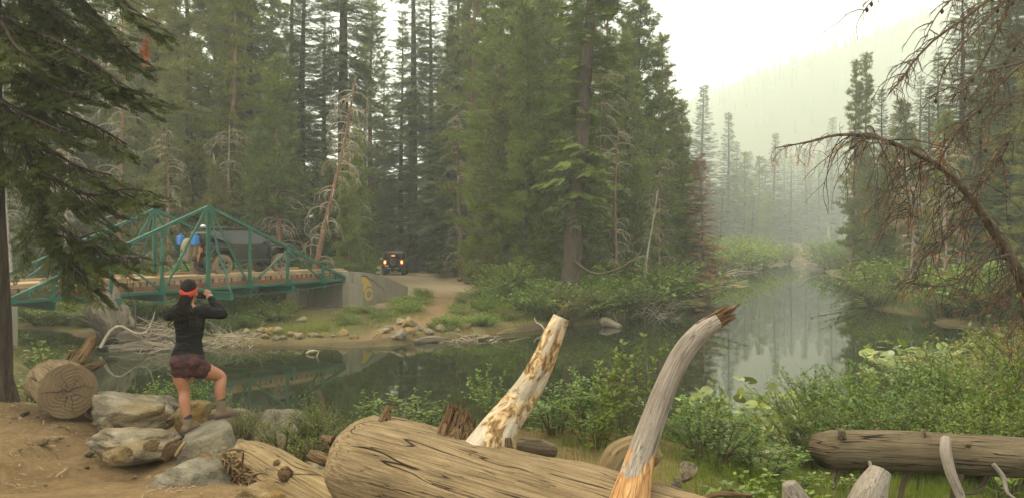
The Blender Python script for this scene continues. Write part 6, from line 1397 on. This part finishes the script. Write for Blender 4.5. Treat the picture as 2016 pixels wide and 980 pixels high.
g = Geo(); r5 = np.random.default_rng(3); zt = np.linspace(0, 16, 40); tube(g, np.c_[.05 * np.sin(zt), .04 * np.cos(zt * 1.3), zt], np.interp(zt, [0, .4, 2, 16], [.42, .31, .27, .05]), 24, fn=lambda u, a: 1 + .07 * np.abs(fbm(np.stack([u * 1.5, 5 * np.cos(a), 5 * np.sin(a)], -1).reshape(-1, 3), 4)).reshape(u.shape)); g.build('trunk', M['bark'], nf)
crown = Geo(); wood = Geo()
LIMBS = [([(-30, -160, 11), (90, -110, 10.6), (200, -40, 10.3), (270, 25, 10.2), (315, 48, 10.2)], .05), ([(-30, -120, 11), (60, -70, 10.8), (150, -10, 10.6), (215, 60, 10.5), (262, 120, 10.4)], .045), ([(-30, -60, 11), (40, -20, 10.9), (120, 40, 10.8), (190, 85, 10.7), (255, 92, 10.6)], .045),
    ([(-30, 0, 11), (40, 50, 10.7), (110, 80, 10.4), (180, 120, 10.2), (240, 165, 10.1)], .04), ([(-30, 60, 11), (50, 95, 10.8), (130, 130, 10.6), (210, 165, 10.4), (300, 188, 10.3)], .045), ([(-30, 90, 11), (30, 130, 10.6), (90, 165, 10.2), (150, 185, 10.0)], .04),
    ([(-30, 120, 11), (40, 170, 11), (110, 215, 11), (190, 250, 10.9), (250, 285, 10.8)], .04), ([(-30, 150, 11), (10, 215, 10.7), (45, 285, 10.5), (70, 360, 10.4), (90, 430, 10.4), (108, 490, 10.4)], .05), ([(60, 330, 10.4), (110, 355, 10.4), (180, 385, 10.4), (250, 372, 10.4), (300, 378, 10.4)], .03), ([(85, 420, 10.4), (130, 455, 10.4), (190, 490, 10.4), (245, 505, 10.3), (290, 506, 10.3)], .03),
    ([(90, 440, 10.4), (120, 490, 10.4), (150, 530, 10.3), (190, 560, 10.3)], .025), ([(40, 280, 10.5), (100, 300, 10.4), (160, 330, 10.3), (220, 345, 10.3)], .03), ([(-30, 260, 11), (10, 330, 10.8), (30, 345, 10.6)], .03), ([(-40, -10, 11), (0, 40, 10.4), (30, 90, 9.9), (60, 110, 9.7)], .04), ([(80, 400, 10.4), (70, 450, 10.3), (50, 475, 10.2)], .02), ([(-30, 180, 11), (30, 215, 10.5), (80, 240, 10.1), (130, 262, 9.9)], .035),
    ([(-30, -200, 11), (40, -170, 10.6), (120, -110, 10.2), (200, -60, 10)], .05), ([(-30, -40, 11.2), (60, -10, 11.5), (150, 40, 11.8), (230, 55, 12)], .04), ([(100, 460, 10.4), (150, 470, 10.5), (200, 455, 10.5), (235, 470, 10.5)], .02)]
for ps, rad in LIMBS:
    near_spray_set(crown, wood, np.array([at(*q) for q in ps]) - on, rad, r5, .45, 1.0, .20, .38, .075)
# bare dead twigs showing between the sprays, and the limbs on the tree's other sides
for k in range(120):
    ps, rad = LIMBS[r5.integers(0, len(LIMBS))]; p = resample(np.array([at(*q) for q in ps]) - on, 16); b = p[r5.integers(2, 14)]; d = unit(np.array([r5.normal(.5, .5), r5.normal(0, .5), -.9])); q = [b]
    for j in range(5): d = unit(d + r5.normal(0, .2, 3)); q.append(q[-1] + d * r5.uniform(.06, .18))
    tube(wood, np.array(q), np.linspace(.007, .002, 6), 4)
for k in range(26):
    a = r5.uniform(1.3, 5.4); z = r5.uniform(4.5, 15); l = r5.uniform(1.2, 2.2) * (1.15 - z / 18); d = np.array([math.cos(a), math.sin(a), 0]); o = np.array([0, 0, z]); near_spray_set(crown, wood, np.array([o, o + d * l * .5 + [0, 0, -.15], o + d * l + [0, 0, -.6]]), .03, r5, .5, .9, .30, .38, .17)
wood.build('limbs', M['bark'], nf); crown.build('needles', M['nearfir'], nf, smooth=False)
g = Geo(); c_ = at(287, 95, 10.2) - on; P_ = c_ + r5.normal(0, 1, (60, 3)) * [.03, .03, .09]; scatter_mix(g, NSP, P_, unit(r5.normal(0, .4, (60, 3)) + [0.1, 0, -1]), np.full(60, .07), r5); o = g.build('dead_spray', M['redneedle'], nf, smooth=False); o['label'] = 'rust red dead spray at the end of an upper branch'

# ------------------------------------------------------------------ dead trees on the right
RTUFT = [make_tuft(9, 60 + k, 0.06) for k in range(3)]
def droop_twigs(g, tufts, p, r, n, l0, l1, rad, t0=0.0, t1=1.0, side=1.0, sway=.35, tuft=.5, up=0.0):
    """thin dead twigs hanging from a limb, with forks and withered needle tufts"""
    for k in range(n):
        t_ = r.uniform(t0, t1); i = min(int(t_ * (len(p) - 1)), len(p) - 2); b = p[i] + (p[i + 1] - p[i]) * r.uniform(0, 1); d = unit(np.array([r.normal(-.45 * side, .5), r.normal(0, .6), r.uniform(-.4, .5) + up])); l = r.uniform(l0, l1); m = 8; q = [b]
        for j in range(m): d = unit(d + np.array([0, 0, -.30 if j < 4 else -.12]) + r.normal(0, sway * .45, 3)); q.append(q[-1] + d * l / m)
        q = np.array(q); tube(g, q, np.linspace(rad, rad * .35, m + 1), 4)
        for f in range(r.integers(2, 6)):
            j = r.integers(1, m); d2 = unit(unit(q[j + 1] - q[j]) + r.normal(0, .7, 3)); l2 = l * r.uniform(.12, .35); q2 = [q[j]]
            for s in range(4): d2 = unit(d2 + np.array([0, 0, -.12]) + r.normal(0, .2, 3)); q2.append(q2[-1] + d2 * l2 / 4)
            tube(g, np.array(q2), np.linspace(rad * .55, rad * .25, 5), 3)
            if tufts is not None and r.random() < tuft: tufts.append((q2[-1], d2))
        if tufts is not None and r.random() < tuft: tufts.append((q[-1], d))
def cones(root, p, r, n, mat='bark'):
    for k in range(n):
        b = p[r.integers(0, len(p))]; g = Geo(); tube(g, np.array([b, b + [0, 0, -.015], b + [.004, 0, -.03], b + [0, 0, -.045]]), [.006, .016, .014, .004], 8, (True, True)); g.build('cone', M[mat], root)
r6 = np.random.default_rng(17)
ar = [at(2140, 905, 9.6), at(2085, 720, 9.5), at(2030, 585, 9.4), at(1985, 500, 9.3), at(1920, 402, 9.1), at(1862, 338, 9.0), at(1790, 296, 8.9), at(1720, 270, 8.8), at(1650, 266, 8.7), at(1590, 280, 8.6), at(1525, 292, 8.5)]
oa = np.array([ar[0][0], ar[0][1], gz(ar[0][0], ar[0][1])]); arch = thing('dead_tree', 'dead leaning tree bent into an arch with hanging twigs over the right bank', 'tree', oa)
ar[0] = np.array([ar[0][0], ar[0][1], oa[2] - .2]); p = resample(np.c_[np.array(ar) - oa, [.12, .10, .080, .066, .045, .034, .027, .022, .016, .011, .006]], 60)
g = Geo(); tube(g, p[:, :3], p[:, 3], 14, fn=lambda u, a: 1 + .12 * fbm(np.stack([u * 2, 2 * np.cos(a), 2 * np.sin(a)], -1).reshape(-1, 3), 3).reshape(u.shape)); M['archbark'] = mat_bark('arch_bark', (0.060, 0.040, 0.026), (0.19, 0.135, 0.085), (6, 6, 6)); g.build('trunk', M['archbark'], arch)
tw = Geo(); tf = []
droop_twigs(tw, tf, p[:, :3], r6, 120, .4, 1.15, .0075, .38, .86, tuft=.35); droop_twigs(tw, tf, p[:, :3], r6, 22, .15, .4, .004, .84, 1.0, tuft=.5); droop_twigs(tw, tf, p[:, :3], r6, 60, .35, .9, .007, .2, .45, tuft=.5)
for ps, rd_ in (([(1905, 400, 9.0), (1885, 445, 8.8), (1850, 480, 8.7), (1812, 512, 8.6), (1800, 555, 8.6)], .022), ([(1985, 500, 9.2), (1940, 515, 8.9), (1905, 545, 8.8), (1860, 562, 8.7), (1790, 558, 8.6)], .020), ([(1850, 330, 8.95), (1855, 305, 8.8), (1880, 270, 8.6), (1900, 240, 8.5)], .012), ([(1900, 400, 9.05), (1960, 330, 9.0), (2000, 250, 8.9)], .012), ([(1780, 296, 8.9), (1782, 340, 8.8), (1790, 400, 8.8), (1800, 450, 8.8)], .010)):
    q = resample(np.array([at(*x) for x in ps]) - oa, 16); tube(tw, q, np.linspace(rd_, rd_ * .3, 16), 6); droop_twigs(tw, tf, q, r6, 26, .25, .7, .006, .2, 1.0, tuft=.4)
tw.build('hanging_twigs', mat_bark('arch_twigs', (0.038, 0.028, 0.021), (0.115, 0.085, 0.060)), arch); T_ = Geo(); scatter_mix(T_, RTUFT, np.array([a for a, b in tf]), np.array([b for a, b in tf]), np.full(len(tf), .06), r6, 3.0); T_.build('withered_needles', M['redneedle'], arch, smooth=False)
# dead pine whose limbs sweep down into the upper right corner
xd, yd = 5.9, 7.4; od = np.array([xd, yd, gz(xd, yd) - .2]); dp = thing('dead_tree', 'dead pine with bare sweeping grey brown limbs and small cones', 'tree', od)
zt = np.linspace(0, 11, 20); g = Geo(); tube(g, np.c_[.1 * np.sin(zt * .5), .05 * np.cos(zt), zt], np.linspace(.22, .05, 20), 14); g.build('trunk', M['bark'], dp)
for ps, rd_, nt in (([(2200, -230, 7.4), (2080, -120, 7.2), (1945, 0, 7.0), (1880, 50, 6.9), (1840, 78, 6.85), (1800, 120, 6.8), (1772, 160, 6.8), (1750, 185, 6.8)], .026, 60), ([(2200, -160, 7.4), (2060, -60, 7.1), (1960, 20, 7.0), (1900, 85, 6.9), (1860, 135, 6.9), (1842, 195, 6.9)], .020, 40), ([(2200, -100, 7.4), (2080, -50, 7.2), (1995, 0, 7.1), (1960, 70, 7.0), (1935, 120, 7.0), (1915, 150, 7.0), (1900, 190, 7.0)], .024, 44), ([(2200, 40, 7.4), (2100, 90, 7.1), (2016, 122, 6.8), (1960, 136, 6.7), (1925, 146, 6.65), (1897, 168, 6.65), (1893, 195, 6.65)], .020, 30),
    ([(2200, 60, 7.4), (2080, 100, 7.2), (2010, 130, 7.1), (1965, 170, 7.0), (1940, 205, 7.0), (1905, 235, 7.0), (1880, 262, 7.0)], .026, 44), ([(2200, 150, 7.4), (2100, 170, 7.2), (2016, 185, 7.1), (1980, 210, 7.0), (1950, 240, 6.9), (1930, 275, 6.9)], .018, 36), ([(2200, 200, 7.4), (2080, 250, 7.2), (2016, 275, 7.1), (1960, 282, 7.0), (1925, 300, 7.0)], .014, 24), ([(2200, -60, 7.4), (2110, 20, 7.3), (2030, 60, 7.3), (1985, 110, 7.3), (1960, 170, 7.3)], .02, 36), ([(2000, -90, 6.8), (1930, -30, 6.7), (1880, -5, 6.7), (1845, 30, 6.7), (1815, 90, 6.7)], .012, 26), ([(1800, -80, 6.6), (1745, -30, 6.6), (1712, 8, 6.6), (1700, 25, 6.6)], .007, 8)):
    q = resample(np.array([at(*x) for x in ps]) - od, 22); g = Geo(); tube(g, q, np.linspace(rd_, rd_ * .28, 22), 7); droop_twigs(g, None, q, r6, int(nt * 1.0), .14, .55, .0052, .25, 1.0, sway=.5); g.build('limb', M['twig'], dp); cones(dp, q[8:], r6, 3)
# ------------------------------------------------------------------ the person taking a photograph
M['skin'] = mat_plain('skin', (0.27, 0.118, 0.060), 0.55, dust=(0.20, 0.080, 0.040), dscale=5, amount=0.7, spec=0.35)
t = NT('black_knit'); v = t.coord('Object'); n = t.noise(v, 9, 4); M['shirt'] = t.pbr(t.mix(n, (0.004, 0.004, 0.004), (0.011, 0.010, 0.009)), 0.9, t.bump(t.noise(t.coord('Object', (2.5, 2.5, 11)), 3.0, 4, 0.6, 0.6), 0.7, 0.03), spec=0.15)
t = NT('maroon_shorts'); v = t.coord('Object'); n = t.noise(v, 14, 4, 0.6, 1.0); M['shorts'] = t.pbr(t.ramp(n, [(0.42, (0.022, 0.009, 0.009)), (0.66, (0.060, 0.017, 0.015))]), 0.75, t.bump(t.noise(v, 12, 3), 0.5, 0.02), spec=0.25)
M['hair'] = mat_plain('dark_hair', (0.006, 0.004, 0.003), 0.7, spec=0.15, dust=(0.014, 0.007, 0.004), dscale=14, amount=0.8, bumpy=0.8)
M['band'] = mat_plain('red_headband', (0.36, 0.034, 0.014), 0.85, dust=(0.24, 0.020, 0.009), dscale=8, amount=0.5, bumpy=.2)
M['boot'] = mat_plain('tan_boot_leather', (0.120, 0.080, 0.044), 0.85, dust=(0.07, 0.047, 0.027), dscale=9, amount=0.6, bumpy=.4)
M['sole'] = mat_plain('boot_sole', (0.045, 0.034, 0.024), 0.9); M['sock'] = mat_plain('dark_sock', (0.02, 0.016, 0.014), 0.95)
M['metal'] = mat_plain('silver', (0.6, 0.58, 0.54), 0.3, 0.9)
PY = 8.68
def J(px, py, dy=0.0):
    s = PY / FPX; return np.array([(px - 1008) * s, PY + dy, HC - (py - 480) * s])
po = J(375, 851, 0.0)
def limb(g, pts, rad, flat=1.0, sides=20, n=24):
    q = resample(np.c_[np.array(pts) - po, np.asarray(rad, float)], n); p, R = q[:, :3], np.maximum(q[:, 3], .004)
    # rounded ends close the tube
    d0, d1 = unit(p[0] - p[1]), unit(p[-1] - p[-2]); P0 = [p[0] + d0 * R[0] * k for k in (.75, .45)]; P1 = [p[-1] + d1 * R[-1] * k for k in (.45, .75)]
    p = np.vstack([P0, p, P1]); R = np.r_[R[0] * .4, R[0] * .82, R, R[-1] * .82, R[-1] * .4]
    tube(g, p, R, sides, (True, True), (lambda u, a: 1 / np.sqrt(np.cos(a) ** 2 + (np.sin(a) / flat) ** 2)) if flat != 1.0 else None)
def ball(g, c, r, n=14):
    th = np.linspace(.12, np.pi - .12, n); r = np.asarray(r, float) * np.ones(3); p = np.c_[0 * th, 0 * th, np.cos(th) * r[2]] + (np.asarray(c) - po); tube(g, p, np.sin(th) * r[0], 20, (True, True), lambda u, a: np.sqrt(np.cos(a) ** 2 + (np.sin(a) * r[1] / r[0]) ** 2))
def fuse(g, name, mat, parent, voxel, smooth=4, noise_amp=0.0):
    """merge the overlapping pieces into one continuous skin"""
    me = g.mesh(name); o = bpy.data.objects.new('tmp', me); col.objects.link(o); m = o.modifiers.new('r', 'REMESH'); m.mode = 'VOXEL'; m.voxel_size = voxel; m2 = o.modifiers.new('s', 'SMOOTH'); m2.iterations = smooth; m2.factor = .5
    dg = bpy.context.evaluated_depsgraph_get(); me2 = bpy.data.meshes.new_from_object(o.evaluated_get(dg)); bpy.data.objects.remove(o); bpy.data.meshes.remove(me); me2.name = name; me2.materials.clear(); me2.materials.append(mat); me2.shade_smooth()
    if noise_amp:
        n = len(me2.vertices); c = np.zeros(n * 3, np.float32); me2.vertices.foreach_get('co', c); c = c.reshape(-1, 3); nr = np.zeros(n * 3, np.float32); me2.vertices.foreach_get('normal', nr); nr = nr.reshape(-1, 3); c = c + nr * (noise_amp * fbm(c * [14, 14, 30], 3))[:, None]; me2.vertices.foreach_set('co', c.astype(np.float32).ravel()); me2.update()
    return mesh_obj(name, me2, None, parent)
g = Geo()
LH, LK, LA = J(357, 724), J(361, 770, .02), J(371, 829, -.02); RH, RK, RA = J(389, 722), J(421, 748, .20), J(425, 801, .16)
SL, SR = J(346, 614), J(401, 611); EL, ER = J(319, 624, .15), J(429, 620, .14); HL_, HR_ = J(349, 593, .27), J(393, 586, .27)
limb(g, [J(371, 728), J(371, 712), J(372, 690), J(372, 672), J(373, 650), J(373, 628), J(372, 612)], [.15, .180, .150, .130, .145, .155, .11], .68, 28)
limb(g, [J(372, 615, .0), J(371, 600, .02), J(370, 590, .03)], [.062, .052, .052])
ball(g, J(369, 574, .05), (.076, .096, .115)); ball(g, J(369, 588, .10), (.055, .06, .06))
ball(g, J(369, 578, .155), (.016, .022, .02))                                            # nose, towards the river
for s in (-1, 1): ball(g, J(369 + s * 14, 578, .05), (.014, .022, .032))                  # ears
limb(g, [LH, LH * .5 + LK * .5 + [-.012, 0, 0], LK, LK * .62 + LA * .38 + [.0, -.022, 0], LA], [.102, .088, .060, .060, .038])
limb(g, [RH, RH * .5 + RK * .5, RK, RK * .62 + RA * .38 + [.0, -.024, 0], RA], [.102, .088, .064, .060, .038])
for A_, E_, H_ in ((SL, EL, HL_), (SR, ER, HR_)): limb(g, [A_, A_ * .5 + E_ * .5, E_], [.056, .048, .042]); limb(g, [E_, E_ * .55 + H_ * .45, H_], [.041, .038, .027])
for H_, s in ((HL_, 1), (HR_, -1)):                                                       # hands closed round the phone
    c = H_ + np.array([s * .015, .02, .035]); ball(g, c, (.034, .022, .042))
    for k in range(4): b = c + np.array([s * .008 - s * .004 * k, .012, .030 - .019 * k]); limb(g, [b, b + [s * .022, .018, .010], b + [s * (.040 - .003 * k), .012, .006], b + [s * .048, -.004, .002]], [.0095, .009, .0085, .0075], n=10, sides=10)
    b = c + np.array([s * .01, -.012, -.022]); limb(g, [b, b + [s * .024, -.014, .012], b + [s * .042, -.012, .028]], [.011, .010, .008], n=8, sides=10)
person = fuse(g, 'person', M['skin'], None, .0075, 3); person.location = tuple(po); tag(person, 'person in black top and maroon shorts taking a picture on the boulder', 'person')
g = Geo()
limb(g, [J(371, 704), J(371, 694), J(372, 680), J(372, 668), J(373, 650), J(373, 628), J(372, 613), J(372, 607)], [.190, .176, .152, .142, .158, .168, .125, .07], .70, 28)
for A_, E_, H_ in ((SL, EL, HL_), (SR, ER, HR_)):
    limb(g, [J(372, 618) * .4 + A_ * .6 + [0, 0, -.01], A_, A_ * .5 + E_ * .5 + [0, 0, -.008], E_], [.085, .076, .068, .060]); limb(g, [E_, E_ * .55 + H_ * .45, E_ * .14 + H_ * .86], [.059, .053, .040])
fuse(g, 'shirt', M['shirt'], person, .010, 4, .011)
g = Geo(); limb(g, [J(371, 724), J(371, 716), J(371, 702), J(371, 696)], [.165, .190, .188, .176], .72, 28); limb(g, [LH + [0, 0, .03], LH * .93 + LK * .07, LH * .88 + LK * .12], [.110, .116, .114]); limb(g, [RH + [0, 0, .03], RH * .9 + RK * .1, RH * .80 + RK * .20], [.112, .117, .112])
for s in (-1, 1): ball(g, J(371 + s * 16, 712, -.075), (.085, .08, .085))
fuse(g, 'shorts', M['shorts'], person, .009, 3, .009)
# hair: close cap, tied tail of loose curls
g = Geo(); ball(g, J(369, 568, .035), (.086, .102, .112)); ball(g, J(369, 582, -.01), (.07, .07, .07)); fuse(g, 'hair', M['hair'], person, .010, 4, .006)
r7 = np.random.default_rng(6); g = Geo()
for k in range(110):
    b = J(370 + r7.normal(0, 5), 590 + r7.normal(0, 4), -.075 + r7.normal(0, .012)); l = r7.uniform(.16, .31); ph = r7.uniform(0, 6.28); w = r7.uniform(.008, .02); dx = r7.normal(0, .055) - .005; tt = np.linspace(0, 1, 16)
    p = np.c_[b[0] + dx * tt ** .8 + w * np.sin(tt * 22 + ph) * tt, b[1] - .055 * np.sin(tt * 1.9) + w * np.cos(tt * 22 + ph) * tt, b[2] - l * tt]; tube(g, p - po, np.linspace(.009, .004, 16), 5)
o = g.build('ponytail', M['hair'], person); o['kind'] = 'stuff'
a = np.linspace(0, 2 * np.pi, 49)[:-1]; c = J(369, 572, .035) - po; V = []
for dz, rr_ in ((-.026, .004), (-.022, .009), (.022, .009), (.026, .004)): V += [(c[0] + (.086 + rr_) * math.cos(x), c[1] + (.100 + rr_) * math.sin(x), c[2] + dz * (1 + .25 * math.sin(x * 5)) + .028 * math.sin(x) + .012 * math.cos(x * 3)) for x in a]
g = Geo(); g.add(V, None, [(i * 48 + k, i * 48 + (k + 1) % 48, (i + 1) * 48 + (k + 1) % 48, (i + 1) * 48 + k) for i in range(3) for k in range(48)]); o = g.build('headband', M['band'], person); bd = o.modifiers.new('s', 'SOLIDIFY'); bd.thickness = .006
g = Geo(); tube(g, np.c_[.03 * np.cos(a), .012 * np.sin(a), .030 * np.sin(a)] + HR_ - po + [-.0, .01, .004], .0035, 6); g.build('bracelet', M['metal'], person)
def boot(A_, heading, sole_z, tag_=0):
    g = Geo(); c, s = math.cos(heading), math.sin(heading); f = np.array([c, s, 0]); base = np.array([A_[0], A_[1], sole_z]) 
    limb(g, [A_ + [0, 0, .03], A_ * .5 + base * .5 + [0, 0, .02], base + [0, 0, .055]], [.054, .056, .054]); limb(g, [base - f * .045 + [0, 0, .045], base + f * .05 + [0, 0, .058], base + f * .115 + [0, 0, .046], base + f * .15 + [0, 0, .04]], [.050, .056, .050, .038])
    o = fuse(g, 'boot', M['boot'], person, .009, 3, .004)
    g = Geo(); V = []; q = [(-.10, .0), (-.09, .033), (-.03, .040), (.05, .046), (.11, .050), (.16, .038), (.18, .0), (.16, -.038), (.11, -.050), (.05, -.045), (-.03, -.040), (-.09, -.033)]
    for z in (0, .026): V += [tuple(base - po + f * x + np.array([-s, c, 0]) * y + [0, 0, z]) for x, y in q]
    m = len(q); g.add(V, [(0, k + 1, k) for k in range(1, m - 1)] + [(m, m + k, m + k + 1) for k in range(1, m - 1)], [(k, (k + 1) % m, m + (k + 1) % m, m + k) for k in range(m)]); g.build('sole', M['sole'], o, False)
    g = Geo(); limb(g, [A_ + [0, 0, .03], A_ + [0, 0, .065]], [.049, .046]); fuse(g, 'sock', M['sock'], person, .009, 2)
boot(LA, math.radians(72), J(371, 850)[2]); boot(RA, math.radians(40), (HC - (822 - 480) * (PY + .16) / FPX))
ph = thing('phone', 'phone held up in both hands of the person on the boulder', 'phone', (HL_ + HR_) / 2 + np.array([0, .03, .03]))
g = Geo(); box(g, (0, 0, 0), (.16, .009, .077)); o = g.build('case', M['trim'], ph, False); bevel(o, .004, 2); box(g := Geo(), (0, -.0055, 0), (.15, .002, .07)); g.build('screen', M['glass'], ph, False)
